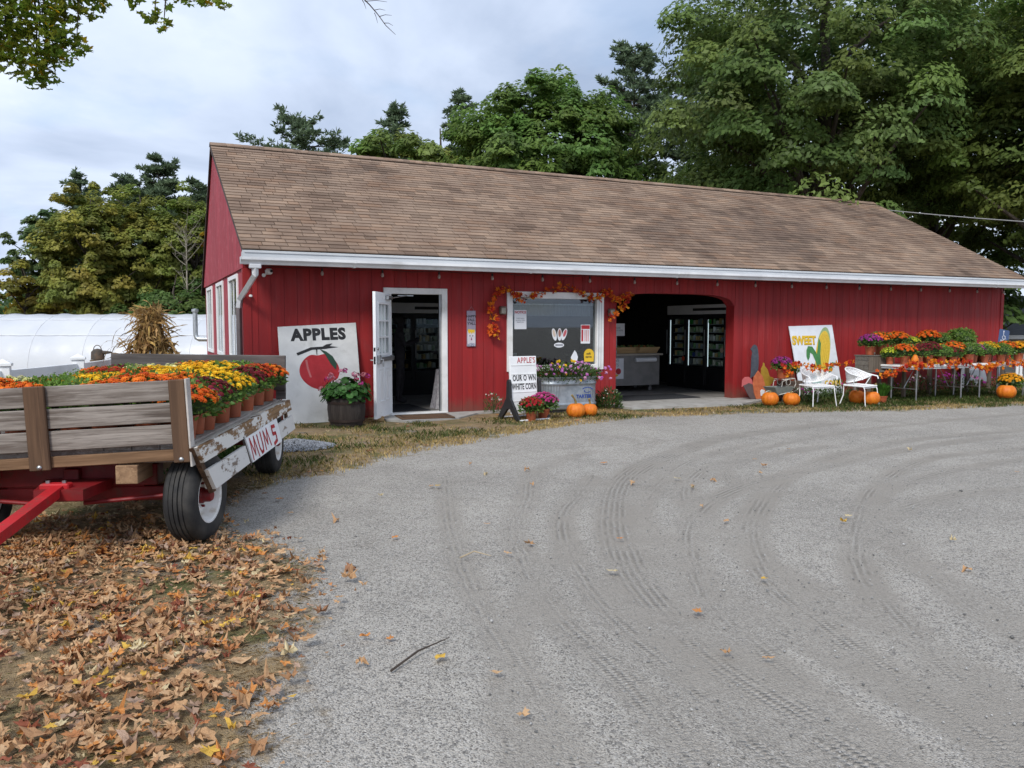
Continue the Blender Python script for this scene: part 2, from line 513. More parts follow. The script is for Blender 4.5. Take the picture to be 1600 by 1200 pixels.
nx, ny = len(gx), len(gy)
tg_ = tid.reshape(ny, nx); same = np.ones((ny, nx), bool)
for sy in (-1, 0, 1):
    for sx in (-1, 0, 1): same &= (np.roll(np.roll(tg_, sy, 0), sx, 1) == tg_)
tread_a = trk * lot * same.ravel()
idx = np.arange(nx * ny).reshape(ny, nx)
F = np.stack([idx[:-1, :-1], idx[:-1, 1:], idx[1:, 1:], idx[1:, :-1]], -1).reshape(-1, 4)

m, nt, o = new_mat('gravel_and_dry_grass')
wv = coords(nt, 'World')
sdn = attr(nt, 'sd', 2); tk = attr(nt, 'track', 2); td = attr(nt, 'tread', 2); tun = attr(nt, 'tu', 2); tvn = attr(nt, 'tv', 2)
big = noise_n(nt, wv, .55, 5, .6); mid = noise_n(nt, wv, 3.2, 6, .65); fine = noise_n(nt, wv, 60, 4, .7)
vor = nt.nodes.new('ShaderNodeTexVoronoi'); vor.inputs['Scale'].default_value = 145; nt.links.new(wv, vor.inputs['Vector'])
vor2 = nt.nodes.new('ShaderNodeTexVoronoi'); vor2.inputs['Scale'].default_value = 55; nt.links.new(wv, vor2.inputs['Vector'])
gcol = mixc(nt, ramp(nt, big, .35, .65), (.362, .336, .30), (.445, .414, .37))
gcol = mixc(nt, ramp(nt, mid, .45, .75, 0, .5), gcol, (.28, .26, .23))
lng = noise_n(nt, wv, .9, 7, .7, .8)
gcol = mixc(nt, ramp(nt, lng, .52, .68, 0, .45), gcol, (.26, .235, .20))
stone = nt.nodes.new('ShaderNodeSeparateColor'); nt.links.new(vor.outputs['Color'], stone.inputs[0])
gcol = mixc(nt, ramp(nt, stone.outputs[0], .55, 1.0, 0, .62), gcol, (.56, .54, .51))
gcol = mixc(nt, ramp(nt, stone.outputs[1], .50, 1.0, 0, .85), gcol, (.11, .102, .094))
stone2 = nt.nodes.new('ShaderNodeSeparateColor'); nt.links.new(vor2.outputs['Color'], stone2.inputs[0])
gcol = mixc(nt, ramp(nt, stone2.outputs[0], .86, 1.0, 0, .6), gcol, (.16, .155, .15))
# tyre treads: blocks across the track, ribs along it
ribs = math_n(nt, 'SINE', math_n(nt, 'ADD', math_n(nt, 'MULTIPLY', tvn, 135.0), math_n(nt, 'MULTIPLY', noise_n(nt, wv, 6, 3), 3.0)))
lugs = math_n(nt, 'SINE', math_n(nt, 'ADD', math_n(nt, 'MULTIPLY', tun, 230.0), math_n(nt, 'MULTIPLY', ribs, 1.2)))
tread = math_n(nt, 'MULTIPLY', math_n(nt, 'ADD', math_n(nt, 'MULTIPLY', ribs, .75), math_n(nt, 'MULTIPLY', lugs, .45)), td)
tpatch = ramp(nt, noise_n(nt, wv, 2.6, 7, .75), .36, .60)
tread = math_n(nt, 'MULTIPLY', tread, tpatch)
tk2 = math_n(nt, 'MULTIPLY', tk, ramp(nt, noise_n(nt, wv, 1.1, 5, .6), .35, .65, .35, .95))
gcol = mixc(nt, tk2, gcol, (.30, .275, .243))
gcol = mixc(nt, ramp(nt, tread, .1, .7, 0, .48), gcol, (.16, .146, .128))
gcol = mixc(nt, ramp(nt, tread, -.15, -.7, 0, .35), gcol, (.48, .46, .43))
# earth with thatch
ecol = mixc(nt, ramp(nt, noise_n(nt, wv, 5, 7, .7), .35, .65), (.22, .155, .09), (.34, .25, .14))
ecol = mixc(nt, ramp(nt, noise_n(nt, wv, 1.3, 5, .6), .50, .66, 0, .8), ecol, (.075, .105, .03))
ecol = mixc(nt, ramp(nt, noise_n(nt, wv, 1.9, 6, .65), .56, .66, 0, .85), ecol, (.23, .20, .17))
ecol = mixc(nt, ramp(nt, fine, .4, .8, 0, .5), ecol, (.07, .05, .03))
edge = math_n(nt, 'ADD', sdn, math_n(nt, 'MULTIPLY', math_n(nt, 'SUBTRACT', noise_n(nt, wv, 2.4, 8, .72), .5), 1.7))
ef = ramp(nt, edge, -.16, .2)
col = mixc(nt, ef, ecol, gcol)
hgt = math_n(nt, 'ADD', math_n(nt, 'MULTIPLY', vor.outputs['Distance'], -.5), math_n(nt, 'MULTIPLY', fine, .7))
hgt = math_n(nt, 'ADD', hgt, math_n(nt, 'MULTIPLY', vor2.outputs['Distance'], -.35))
hgt = math_n(nt, 'ADD', hgt, math_n(nt, 'MULTIPLY', tread, .62))
hgt = math_n(nt, 'ADD', hgt, math_n(nt, 'MULTIPLY', mid, .9))
bsdf(nt, o, col, .92, 0, .15, hgt, 1.0, .014)
MAT['ground'] = m
gm = np_mesh('ground', np.stack([XY[:, 0], XY[:, 1], GZ], 1), F, m, smooth=True)
for nme, arr in (('sd', sd), ('track', trk * lot), ('tread', tread_a), ('tu', tu), ('tv', tv)):
    a = gm.attributes.new(nme, 'FLOAT', 'POINT'); a.data.foreach_set('value', arr.astype('f4'))
tag(link('ground', gm), 'grey gravel lot with tyre tracks and a dry grass verge', None, None, 'structure')
# ---------------------------------------------------------------- the red farm shop
LB, YR, ZR, OV, ZE, DB = 18.05, 4.08, 5.107, .55, 2.655, 6.9
shop = thing('farm_shop', 'long red board farm shop with a brown shingle roof and white gutter', 'building')
slope = math.atan2(ZR - ZE, YR + OV)
def arch(x):
    a, b = 6.74, 9.58
    u = (x - (a + b) / 2) / ((b - a) / 2)
    u = max(-1, min(1, u))
    return 1.92 + .23 * (1 - abs(u) ** 4.2) ** (1 / 2.0)
OPEN = [(2.20, 3.32, 0, 2.15), (4.45, 6.45, .70, 2.13), (6.74, 9.58, 0, None)]
ZT = 2.50
# front wall: backing with the openings cut, then the boards
mb = MB()
Y0, Y1 = -.006, .14
def wall_seg(x0, x1, z0, z1): mb.box(x0, x1, Y0, Y1, z0, z1)
wall_seg(0, 2.20, -.3, ZT); wall_seg(2.20, 3.32, 2.15, ZT); wall_seg(3.32, 4.45, -.3, ZT)
wall_seg(4.45, 6.45, -.3, .70); wall_seg(4.45, 6.45, 2.13, ZT); wall_seg(6.45, 6.74, -.3, ZT); wall_seg(9.58, LB, -.3, ZT)
xs = np.linspace(6.74, 9.58, 25)
mb.ext([(x, Y0, arch(x)) for x in xs] + [(9.58, Y0, ZT), (6.74, Y0, ZT)], (0, Y1 - Y0, 0))
fw = mb.build('front_wall', MAT['redback'], shop)
edges = sorted(set([round(k * .2, 4) for k in range(0, 91)] + [2.20, 3.32, 4.45, 6.45, 6.74, 9.58, LB]))
gapx = set(round(k * .2, 4) for k in range(1, 91))
fine_edges = []
for a, b in zip(edges[:-1], edges[1:]):
    if b > LB + .001 or b - a < .02: continue
    g0 = .003 if a in gapx else 0; g1 = .003 if b in gapx else 0
    mid = (a + b) / 2
    x0, x1 = a + g0, b - g1
    segs = [(.03, ZT)]
    for (p, q, z0, z1) in OPEN:
        if p <= mid <= q:
            if z1 is None: segs = [('arch', ZT)]
            else: segs = ([(.03, z0)] if z0 > .1 else []) + [(z1, ZT)]
    for z0, z1 in segs:
        mb = MB(); yf = -.014 + random.uniform(-.0015, .0015)
        if z0 == 'arch':
            pts = [(x, yf, arch(x)) for x in np.linspace(x0, x1, 6)] + [(x1, yf, z1), (x0, yf, z1)]
        else:
            pts = [(x0, yf, z0), (x1, yf, z0), (x1, yf, z1), (x0, yf, z1)]
        mb.ext(pts, (0, .02, 0))
        mb.build('siding_board', MAT['red'], fw)
# reveals of the big arched opening
mb = MB()
mb.box(6.70, 6.742, -.012, .24, .03, 1.92); mb.box(9.578, 9.62, -.012, .24, .03, 1.92)
for a, b in zip(xs[:-1], xs[1:]):
    mb.ext([(a, Y1, arch(a)), (b, Y1, arch(b)), (b, Y1, arch(b) + .05), (a, Y1, arch(a) + .05)], (0, .1, 0))
mb.build('opening_trim', MAT['red'], shop)
# gable wall (left end)
mb = MB()
GW = [(.70, 2.0), (2.97, 4.2), (5.16, 6.4)]
GZ0, GZ1 = .95, 2.36
ys = [0.14] + [v for p in GW for v in p] + [DB]
mb.box(.02, .14, .14, DB, -1.2, GZ0); mb.box(.02, .14, .14, DB, GZ1, 2.5)
for i in range(0, 8, 2): mb.box(.02, .14, ys[i], ys[i + 1], GZ0, GZ1)
mb.ext([(.0, -.02, 2.42), (.0, DB + .2, 2.42), (.0, YR, ZR - .12)], (.14, 0, 0))
gw = mb.build('gable_wall', MAT['redback'], shop)
def rake(y):
    return ZE - .02 + (y + OV) * (ZR - ZE) / (YR + OV) - .09 if y <= YR else (ZR - .11) - (y - YR) * (ZR - 2.44) / (DB + .25 - YR)
ge = sorted(set([round(k * .2, 3) for k in range(0, 35)] + [v for p in GW for v in p] + [DB]))
for a, b in zip(ge[:-1], ge[1:]):
    if b - a < .02: continue
    mid = (a + b) / 2; y0, y1 = a + .005, b - .005
    inw = any(p <= mid <= q for p, q in GW)
    for z0, z1 in ([(.03, GZ0), (GZ1, 2.41)] if inw else [(.03, 2.41)]):
        mb = MB(); mb.ext([(.0, y0, z0), (.0, y1, z0), (.0, y1, z1), (.0, y0, z1)], (.018, 0, 0)); mb.build('siding_board', MAT['redgable'], gw)
for k in range(0, 36):
    y0, y1 = -.03 + k * .2 + .005, -.03 + (k + 1) * .2 - .005
    if y1 > DB + .15: break
    pts = [(-.03, y0, 2.40), (-.03, y1, 2.40)]
    zs = [(y, min(rake(y), 9)) for y in ((y1, YR, y0) if y0 < YR < y1 else (y1, y0))]
    pts += [(-.03, y, max(z, 2.42)) for y, z in zs]
    mb = MB(); mb.ext(pts, (.022, 0, 0)); mb.build('siding_board', MAT['redgable'], gw)
# side and rear walls, corner boards, foundation
mb = MB(); mb.box(LB - .12, LB, .14, DB, -1.2, 2.6)
mb.ext([(LB - .12, 0, 2.6), (LB - .12, DB, 2.6), (LB - .12, YR, ZR - .12)], (.12, 0, 0)); mb.build('end_wall', MAT['red'], shop)
mb = MB(); mb.box(.14, LB - .12, DB - .12, DB, -1.2, 2.6); mb.build('rear_wall', MAT['red'], shop)
MB().box(-.022, .1, -.030, -.016, .03, 2.40, .003).box(-.022, -.004, -.016, .085, .03, 2.40).build('corner_board', MAT['red'], shop)
MB().box(LB - .1, LB + .01, -.030, -.016, .03, 2.48, .003).build('corner_board', MAT['red'], shop)
# roof decks
mb = MB()
for (ya, za, yb, zb) in ((-OV, ZE - .03, YR, ZR - .03), (DB + .3, 2.30, YR, ZR - .03)):
    mb.ext([(-.06, ya, za), (LB + .06, ya, za), (LB + .06, yb, zb), (-.06, yb, zb)], (0, 0, -.07))
roof = mb.build('roof', mk('roof_edge_dark', (.045, .035, .03), (.03, .025, .022), 5, .9), shop)
mb = MB(); mb.box(-.02, LB, -OV + .02, .02, 2.485, 2.51); mb.build('soffit', MAT['red'], shop)
mb = MB(); mb.box(-.05, LB + .05, -OV - .03, -OV, 2.50, 2.625, .004); mb.box(-.055, LB + .05, -OV - .045, -OV - .03, 2.595, 2.63, .003)
mb.build('fascia', MAT['fascia'], shop)
mb = MB()
for x in (-.075,):
    mb.ext([(x, -OV - .02, ZE - .10), (x, YR, ZR - .13), (x, YR, ZR - .045), (x, -OV - .02, ZE - .03)], (.03, 0, 0))
    mb.ext([(x, YR, ZR - .13), (x, DB + .28, 2.22), (x, DB + .28, 2.30), (x, YR, ZR - .045)], (.03, 0, 0))
mb.build('rake_board', mk('weathered_rake', (.07, .05, .045), (.04, .032, .03), 5, .8), shop)
mb = MB(); mb.ext([(-.082, -OV - .03, 2.50), (-.082, -OV + .16, 2.50), (-.082, -OV + .1, 2.60), (-.082, -OV - .03, 2.63)], (.035, 0, 0)); mb.build('eave_return', MAT['fascia'], shop)
# shingles
def shmat():
    m, nt, o = new_mat('brown_shingles')
    v = coords(nt, 'World')
    c = mixc(nt, ramp(nt, noise_n(nt, v, 1.1, 5, .6), .35, .65), (.20, .143, .109), (.275, .205, .157))
    c = mixc(nt, ramp(nt, noise_n(nt, v, .40, 6, .6, .3), .50, .68, 0, .55), c, (.085, .064, .056))
    c = mixc(nt, ramp(nt, noise_n(nt, v, 220, 3, .7), .45, .75, 0, .5), c, (.09, .06, .045))
    c = mixc(nt, ramp(nt, noise_n(nt, v, 300, 2, .7), .6, .8, 0, .45), c, (.40, .28, .2))
    c = mixc(nt, 1.0, c, attr(nt), 'MULTIPLY')
    bsdf(nt, o, c, .93, 0, .12, noise_n(nt, v, 260, 3, .7), .5, .004)
    return m
MAT['shingle'] = shmat()
EXPO = .143
SL = math.hypot(YR + OV, ZR - ZE)
cs, sn = math.cos(slope), math.sin(slope)
WID = [.19, .25, .31, .37, .44]
TNT = [(.74, .72, .71), (.84, .82, .81), (.93, .91, .90), (1.0, .98, .97), (1.08, 1.05, 1.02), (1.17, 1.12, 1.07), (1.04, .95, .88)]
def tab(w):
    l = EXPO * 1.12; h = .017
    return [(0, 0, 0), (w, 0, 0), (w, l, -.004), (0, l, -.004), (0, 0, h), (w, 0, h), (w, l, .003), (0, l, .003)], \
           [(0, 3, 2, 1), (4, 5, 6, 7), (0, 1, 5, 4), (2, 3, 7, 6), (0, 4, 7, 3), (1, 2, 6, 5)]
TABM = {}
for i, w_ in enumerate(WID):
    for j, t_ in enumerate(TNT):
        b_ = MB(); v_, f_ = tab(w_ - .010); b_.add(v_, f_, t_); TABM[i, j] = b_.mesh('shingle', MAT['shingle'])
tabs = []
rows = int(SL / EXPO)
for r in range(rows):
    s_ = r * EXPO
    if r == rows - 1: s_ = SL - EXPO * 1.12
    x = -.08
    while x < LB + .06:
        i = random.randrange(5); j = random.choice([0, 1, 2, 2, 3, 3, 4, 4, 5, 6])
        k = min(1.0, (LB + .08 - x) / WID[i])
        tabs.append((x, s_, i, j, k))
        x += WID[i]
pos = lambda x, s: Vector((x, -OV - .02 + s * cs, ZE - .012 + s * sn))
tabs.sort(key=lambda t: (pos(t[0], t[1]) - CAM).length)
rest = MB()
Rm = Matrix.Rotation(slope, 4, 'X')
for n_, (x, s_, i, j, k) in enumerate(tabs):
    p = pos(x, s_); p.z += random.uniform(0, .003)
    if n_ < 300:
        link('shingle', TABM[i, j], roof, p, (slope, 0, 0))
    else:
        v_, f_ = tab(WID[i] * k - .010); rest.add(v_, f_, TNT[j], Matrix.Translation(p) @ Rm)
tag(rest.build('shingle_field', MAT['shingle'], roof), kind='stuff')
mb = MB()
x = -.08
while x < LB + .05:
    l = min(.30, LB + .08 - x)
    for d in (1, -1):
        M_ = Matrix.Translation((x, YR, ZR + .012)) @ Matrix.Rotation(d * slope, 4, 'X')
        mb.add([(0, 0, 0), (l, 0, .008), (l, -d * .14, .008), (0, -d * .14, 0), (0, 0, -.012), (0, -d * .14, -.012), (l, -d * .14, -.01), (l, 0, -.01)],
               [(0, 1, 2, 3), (0, 3, 5, 4), (3, 2, 6, 5), (1, 7, 6, 2)], random.choice(TNT), M_)
    x += .145 if l > .2 else .3
mb.build('ridge_cap', MAT['shingle'], roof)
# gutter and downspout
mb = MB(); gyb = -OV - .032
prof = [(gyb, 2.525), (gyb, 2.42), (gyb - .065, 2.42), (gyb - .085, 2.455), (gyb - .115, 2.485), (gyb - .115, 2.525), (gyb - .107, 2.525), (gyb - .107, 2.49), (gyb - .08, 2.462), (gyb - .06, 2.43), (gyb - .006, 2.43), (gyb - .006, 2.525)]
mb.ext([(-.12, y, z) for y, z in prof], (LB + .17, 0, 0))
mb.ext([(-.122, y, z) for y, z in prof[:6]], (.006, 0, 0))
gut = mb.build('gutter', MAT['gutter'], shop)
for x in (1.55, 4.6, 7.65, 10.7, 13.75, 16.8):
    MB().ext([(x, gyb - .118, 2.527), (x, gyb - .118, 2.483), (x, gyb - .088, 2.453), (x, gyb - .067, 2.416), (x, gyb + .0, 2.416), (x, gyb, 2.412), (x, gyb - .07, 2.412), (x, gyb - .092, 2.45), (x, gyb - .122, 2.48), (x, gyb - .122, 2.527)], (.035, 0, 0)).build('seam', MAT['gutter'], gut)
def squaretube(mb, pts, a=.038, b=.028):
    mb.tube(pts, [a] * len(pts), 4)
mb = MB()
mb.box(.0, .17, gyb - .09, gyb - .01, 2.36, 2.425, .01)
mb.tube([(.085, gyb - .05, 2.38), (.085, gyb - .05, 2.27), (-.06, .02, 1.93), (-.075, .06, 1.80)], .048, 4)
ds = mb.build('downspout', MAT['gutter'], shop)
MB().tube([(-.075, .06, 1.83), (-.075, .06, .25), (-.15, -.02, .12)], .045, 4).build('lower_pipe', mk('grey_brown_pipe', (.17, .14, .14), (.13, .11, .11), 5, .5), ds)
# gable windows
for p, q in GW:
    mb = MB()
    for a, b, c, d in ((p, p + .08, GZ0, GZ1), (q - .08, q, GZ0, GZ1), (p + .08, q - .08, GZ1 - .07, GZ1), (p + .08, q - .08, GZ0, GZ0 + .07)):
        mb.box(-.028, .06, a, b, c, d, .004)
    wd = mb.build('window', MAT['whiteclean'], shop)
    MB().box(.0, .006, p + .08, q - .08, GZ0 + .07, GZ1 - .07).build('pane', MAT['glass'], wd)
    MB().box(-.012, -.001, (p + q) / 2 - .025, (p + q) / 2 + .025, GZ0 + .07, GZ1 - .07, .003).build('mullion', MAT['whiteclean'], wd)
# display window on the front
mb = MB()
for a, b, c, d in ((4.45, 4.56, .70, 2.13), (6.30, 6.45, .70, 2.13), (4.56, 6.30, 2.01, 2.13), (4.56, 6.30, .70, .80)):
    mb.box(a, b, -.045, .10, c, d, .005)
wd = mb.build('display_window', MAT['white'], shop)
MB().box(4.56, 6.30, .03, .036, .80, 2.01).build('pane', MAT['glass'], wd)
mb = MB(); mb.box(6.335, 6.345, -.05, -.046, .72, 2.1); mb.box(6.385, 6.392, -.05, -.046, .72, 2.1); mb.build('trim_groove', MAT['inkgrey'], wd)
MB().box(4.56, 6.30, .04, .06, 1.90, 1.915).build('rail', MAT['whiteclean'], wd)
# doorway
mb = MB()
mb.box(2.20, 2.33, -.05, .12, .03, 2.15, .005); mb.box(3.22, 3.32, -.05, .12, .03, 2.15, .005); mb.box(2.33, 3.22, -.05, .12, 2.05, 2.15, .005); mb.box(2.2, 3.32, -.06, .14, -.02, .05, .006)
df = mb.build('door_frame', MAT['white'], shop)
MB().box(3.19, 3.22, .0, .05, .05, 2.05).build('door_stop', MAT['steel'], df)
MB().box(2.45, 2.72, -.02, .01, 2.015, 2.03).build('closer_bracket', MAT['steel'], df)
# open door leaf, hinged on the left jamb
ang = math.atan2(-1.0, -.62)
Md = Matrix.Translation((2.315, -.055, .06)) @ Matrix.Rotation(ang, 4, 'Z')
W_, H_, T_ = .90, 1.99, .045
lx0, lx1, lz0, lz1 = .16, .74, 1.02, 1.80
mb = MB()
mb.box(0, W_, -T_, 0, 0, lz0, 0, None, Md); mb.box(0, W_, -T_, 0, lz1, H_, 0, None, Md)
mb.box(0, lx0, -T_, 0, lz0, lz1, 0, None, Md); mb.box(lx1, W_, -T_, 0, lz0, lz1, 0, None, Md)
door = mb.build('door', mk('white_door_paint', (.84, .86, .88), (.80, .82, .84), 3, .35), shop)
mb = MB()
for k in (1, 2):
    xm = lx0 + (lx1 - lx0) * k / 3; mb.box(xm - .012, xm + .012, -T_ - .006, .006, lz0, lz1, 0, None, Md)
    zm = lz0 + (lz1 - lz0) * k / 3; mb.box(lx0, lx1, -T_ - .005, .005, zm - .012, zm + .012, 0, None, Md)
for a, b, c, d in ((lx0 - .04, lx1 + .04, lz1, lz1 + .04), (lx0 - .04, lx1 + .04, lz0 - .04, lz0), (lx0 - .04, lx0, lz0, lz1), (lx1, lx1 + .04, lz0, lz1)):
    mb.box(a, b, -T_ - .014, .014, c, d, .004, None, Md)
mb.build('muntin', MAT['whiteclean'], door)
for i in range(3):
    for j in range(3):
        a = lx0 + (lx1 - lx0) * i / 3; b = lx0 + (lx1 - lx0) * (i + 1) / 3; c = lz0 + (lz1 - lz0) * j / 3; d = lz0 + (lz1 - lz0) * (j + 1) / 3
        MB().box(a, b, -T_ / 2 - .003, -T_ / 2 + .003, c, d, 0, None, Md).build('pane', MAT['glass'], door)
for a, b in ((.16, .41), (.49, .74)):
    mb = MB()
    for side in (0, -T_):
        o_ = .001 if side == 0 else -.001
        s_ = 1 if side == 0 else -1
        for (p, q, r_, t_) in ((a, b, .24, .265), (a, b, .755, .78), (a, a + .025, .265, .755), (b - .025, b, .265, .755)):
            mb.box(p, q, min(side + o_, side + s_ * .012), max(side + o_, side + s_ * .012), r_, t_, 0, None, Md)
        mb.box(a + .05, b - .05, min(side + o_, side + s_ * .010), max(side + o_, side + s_ * .010), .29, .73, .004, None, Md)
    mb.build('raised_panel', MAT['whiteclean'], door)
mb = MB(); mb.box(.02, W_ - .1, .02, .065, .90, .965, .01, None, Md); mb.box(W_ - .14, W_ - .05, .0, .05, .86, 1.0, .01, None, Md); mb.box(.02, .1, .0, .05, .89, .975, .006, None, Md)
mb.build('panic_bar', MAT['steel'], door)
mb = MB(); mb.box(.08, .34, .0, .06, 1.88, 1.945, .008, None, Md); mb.tube([Md @ Vector((.2, .06, 1.91)), Md @ Vector((.1, .16, 1.93)), (2.6, -.02, 2.02)], .009, 6); mb.build('door_closer', MAT['steel'], door)
mb = MB(); mb.tube([Md @ Vector((W_ - .07, -T_, .92)), Md @ Vector((W_ - .07, -T_ - .06, .92)), Md @ Vector((W_ - .17, -T_ - .06, .92))], .011, 8); mb.tube([Md @ Vector((W_ - .07, 0, 1.1)), Md @ Vector((W_ - .07, .02, 1.1))], .025, 12); mb.tube([Md @ Vector((W_ - .07, .05, .93)), Md @ Vector((W_ - .09, .09, .93)), Md @ Vector((W_ - .09, .09, .82))], .013, 8)
mb.build('handle', MAT['steel'], door)
mb = MB(); mb.box(W_ - .001, W_ + .002, -T_ + .008, -.008, .86, .98, 0, None, Md); mb.box(W_ - .001, W_ + .002, -T_ + .008, -.008, 1.06, 1.12, 0, None, Md); mb.build('latch_plate', MAT['blackmetal'], door)
# interior
mb = MB(); mb.box(.14, LB - .12, .14, DB - .12, -.04, .03); mb.build('shop_floor', mk('interior_concrete', (.24, .23, .22), (.18, .17, .16), 3, .6), shop)
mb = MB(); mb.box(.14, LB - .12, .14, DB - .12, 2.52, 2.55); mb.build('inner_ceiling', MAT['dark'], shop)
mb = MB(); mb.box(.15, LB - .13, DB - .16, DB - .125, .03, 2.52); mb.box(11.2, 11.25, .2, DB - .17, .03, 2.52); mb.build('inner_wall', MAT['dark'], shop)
# concrete apron and door step
mb = MB()
mb.ext([(6.45, 0, -.1), (6.6, -.78, -.1), (9.0, -1.0, -.1), (10.2, -.42, -.1), (10.2, .0, -.1)], (0, 0, .135))
mb.box(6.74, 9.58, 0, .3, -.1, .033)
tag(mb.build('concrete_apron', MAT['concrete']), None, None, None, 'structure')
mb = MB(); mb.ext([(2.05, -.02, -.1), (2.05, -.62, -.1), (2.3, -.98, -.1), (3.2, -.86, -.1), (3.75, -.34, -.1), (4.5, -.26, -.1), (4.5, -.02, -.1)], (0, 0, .128))
tag(mb.build('concrete_step', MAT['concrete']), None, None, None, 'structure')
mb = MB(); mb.box(1.88, 2.02, -.62, -.48, 0, .075, .004)
tag(mb.build('door_wedge', wood('wedge_wood', (.42, .28, .14), (.30, .19, .09), 'x')), 'small wooden block wedged under the open white door', 'block')
# mats
mb = MB(); mb.box(-.44, .44, -.30, .30, 0, .018, .006)
dm = mb.build('doormat', mk('coir_mat', (.13, .075, .04), (.09, .05, .028), 40, .95, .5, 90), None, False, (2.72, -.55, .029), (0, 0, rad(-6)))
tag(dm, 'brown coir doormat with dark border outside the open white door', 'doormat')
MB().box(-.38, .38, -.24, -.225, .018, .0205).box(-.38, .38, .225, .24, .018, .0205).box(-.38, -.365, -.225, .225, .018, .0205).box(.365, .38, -.225, .225, .018, .0205).build('border', MAT['inkblack'], dm)
rub = mk('black_rubber', (.025, .027, .032), (.035, .037, .042), 20, .8, .4, 120)
tag(MB().box(7.25, 9.1, .42, 1.35, .031, .045, .004).build('rubber_mat', rub), 'dark rubber mat on the floor of the arched opening', 'mat')
tag(MB().box(2.4, 3.15, .35, 1.6, .031, .043, .004).build('rubber_mat', rub), 'dark rubber mat just inside the narrow white doorway', 'mat')

# ---------------------------------------------------------------- things inside the shop
def cooler(name, label, loc, rz, n, dw=.68, hd=MAT['whiteclean'], group='glass door drink coolers', lit=True):
    t = thing(name, label, 'cooler', loc, rz, group)
    w_ = n * dw + .06
    mb = MB(); mb.box(0, w_, .05, .72, .0, .10); mb.box(0, .04, .05, .72, .10, 2.0); mb.box(w_ - .04, w_, .05, .72, .10, 2.0); mb.box(.04, w_ - .04, .69, .72, .10, 2.0); mb.box(.04, w_ - .04, .05, .69, 1.96, 2.0); mb.box(.04, w_ - .04, .05, .69, .10, .55)
    mb.build('cabinet', MAT['blackmetal'], t)
    hb = MB().box(.02, w_ - .02, .0, .05, 1.76, 1.98, .004).build('header', hd, t)
    MB().box(w_ * .35, w_ * .75, -.003, -.0005, 1.84, 1.9).build('badge', MAT['inkblack'], hb)
    for i in range(n):
        x0 = .03 + i * dw
        mb = MB(); mb.box(x0, x0 + .06, 0, .045, .10, 1.74, .004); mb.box(x0 + dw - .06, x0 + dw - .002, 0, .045, .10, 1.74, .004); mb.box(x0 + .06, x0 + dw - .06, 0, .045, .10, .52); mb.box(x0 + .06, x0 + dw - .06, 0, .045, 1.66, 1.74)
        d = mb.build('glass_door', MAT['blackmetal'], t)
        MB().box(x0 + .06, x0 + dw - .06, .015, .022, .52, 1.66).build('pane', MAT['frglass'], d)
        MB().tube([(x0 + .03, -.03, .8), (x0 + .03, -.03, 1.4)], .012, 6).build('handle', MAT['steel'], d)
        for k in range(6):
            z = .58 + k * .19
            sh = MB().box(x0 + .07, x0 + dw - .07, .13, .6, z - .012, z).build('shelf', MAT['fridgeinside'], t)
            mb = MB(); xx = x0 + .1
            while xx < x0 + dw - .12:
                ww = random.uniform(.05, .09); hh = random.uniform(.08, .14)
                c = random.choice([(.5, .55, .35), (.7, .7, .68), (.15, .3, .12), (.6, .4, .15), (.3, .33, .36), (.65, .6, .5)])
                mb.box(xx, xx + ww, .16, .34, z + .001, z + hh, .008, c); xx += ww + random.uniform(.01, .03)
            mb.build('goods', MAT['goods'], sh)
        for xl in ((x0 + .062, x0 + dw - .074) if lit else ()):
            MB().box(xl, xl + .012, .046, .058, .55, 1.63).build('light_strip', MAT['led'], t)
    return t
MAT['led'] = emis('cooler_light', (.8, .92, 1.0), .5)
MAT['goods'] = mk('packaged_goods', (1, 1, 1), (.8, .8, .8), 8, .5, tint=True)
cooler('drink_cooler', 'tall black glass door cooler with four doors along the wall inside the arched opening', (10.42, 3.45, .03), -90, 4, .72)
cooler('drink_cooler', 'black glass door cooler with white header seen through the narrow doorway', (3.2, 3.5, .03), 0, 3, .66, lit=False)
# green and coloured balloons-cutouts stuck on the cooler doors
for (y, z, c, nm, lab) in ((2.45, 1.62, (.03, .30, .05), 'leaf_decal', 'green round decal high on the middle cooler door'), (1.78, 1.62, (.03, .30, .05), 'leaf_decal', 'green round decal high on the nearest cooler door'),
                      (2.75, .74, (.62, .09, .03), 'round_decal', 'orange round decal low on the farthest cooler door'), (1.35, .97, (.55, .40, .30), 'round_decal', 'pale pink round decal on the nearest cooler door'), (2.35, .85, (.03, .06, .22), 'round_decal', 'dark blue decal low on the middle cooler door')):
    mb = MB(); mb.tube([(10.412, y, z), (10.404, y, z)], .055, 14)
    tag(mb.build(nm, mk('decal_%d' % int(y * 100), c, None, 3, .6)), lab, 'decal', 'decals on the cooler doors')
# produce counter on castors
ct = thing('produce_counter', 'grey steel produce counter on castors inside the arched opening', 'counter', (7.40, 2.30, .03))
MB().box(0, 2.0, 0, .8, .14, .82, .006).build('cabinet', mk('counter_steel', (.26, .25, .24), (.2, .195, .19), 4, .5, metal=.2), ct)
MB().box(-.04, 2.06, -.05, .85, .821, .862, .006).build('counter_top', mk('counter_top', (.42, .38, .32), (.36, .32, .27), 4, .5), ct)
for x in (.15, 1.8):
    for y in (.1, .7):
        mb = MB(); mb.tube([(x, y - .02, .055), (x, y + .02, .055)], .05, 12); mb.box(x - .03, x + .03, y - .03, y + .03, .1, .139); mb.build('castor', MAT['steel'], ct)
mb = MB(); mb.tube([(1.3, -.06, .72), (1.85, -.06, .72)], .05, 12); mb.build('paper_roll', MAT['paper'], ct)
ps = MB().box(.45, 1.02, -.008, -.002, .30, .76).build('poster', MAT['paper'], ct)
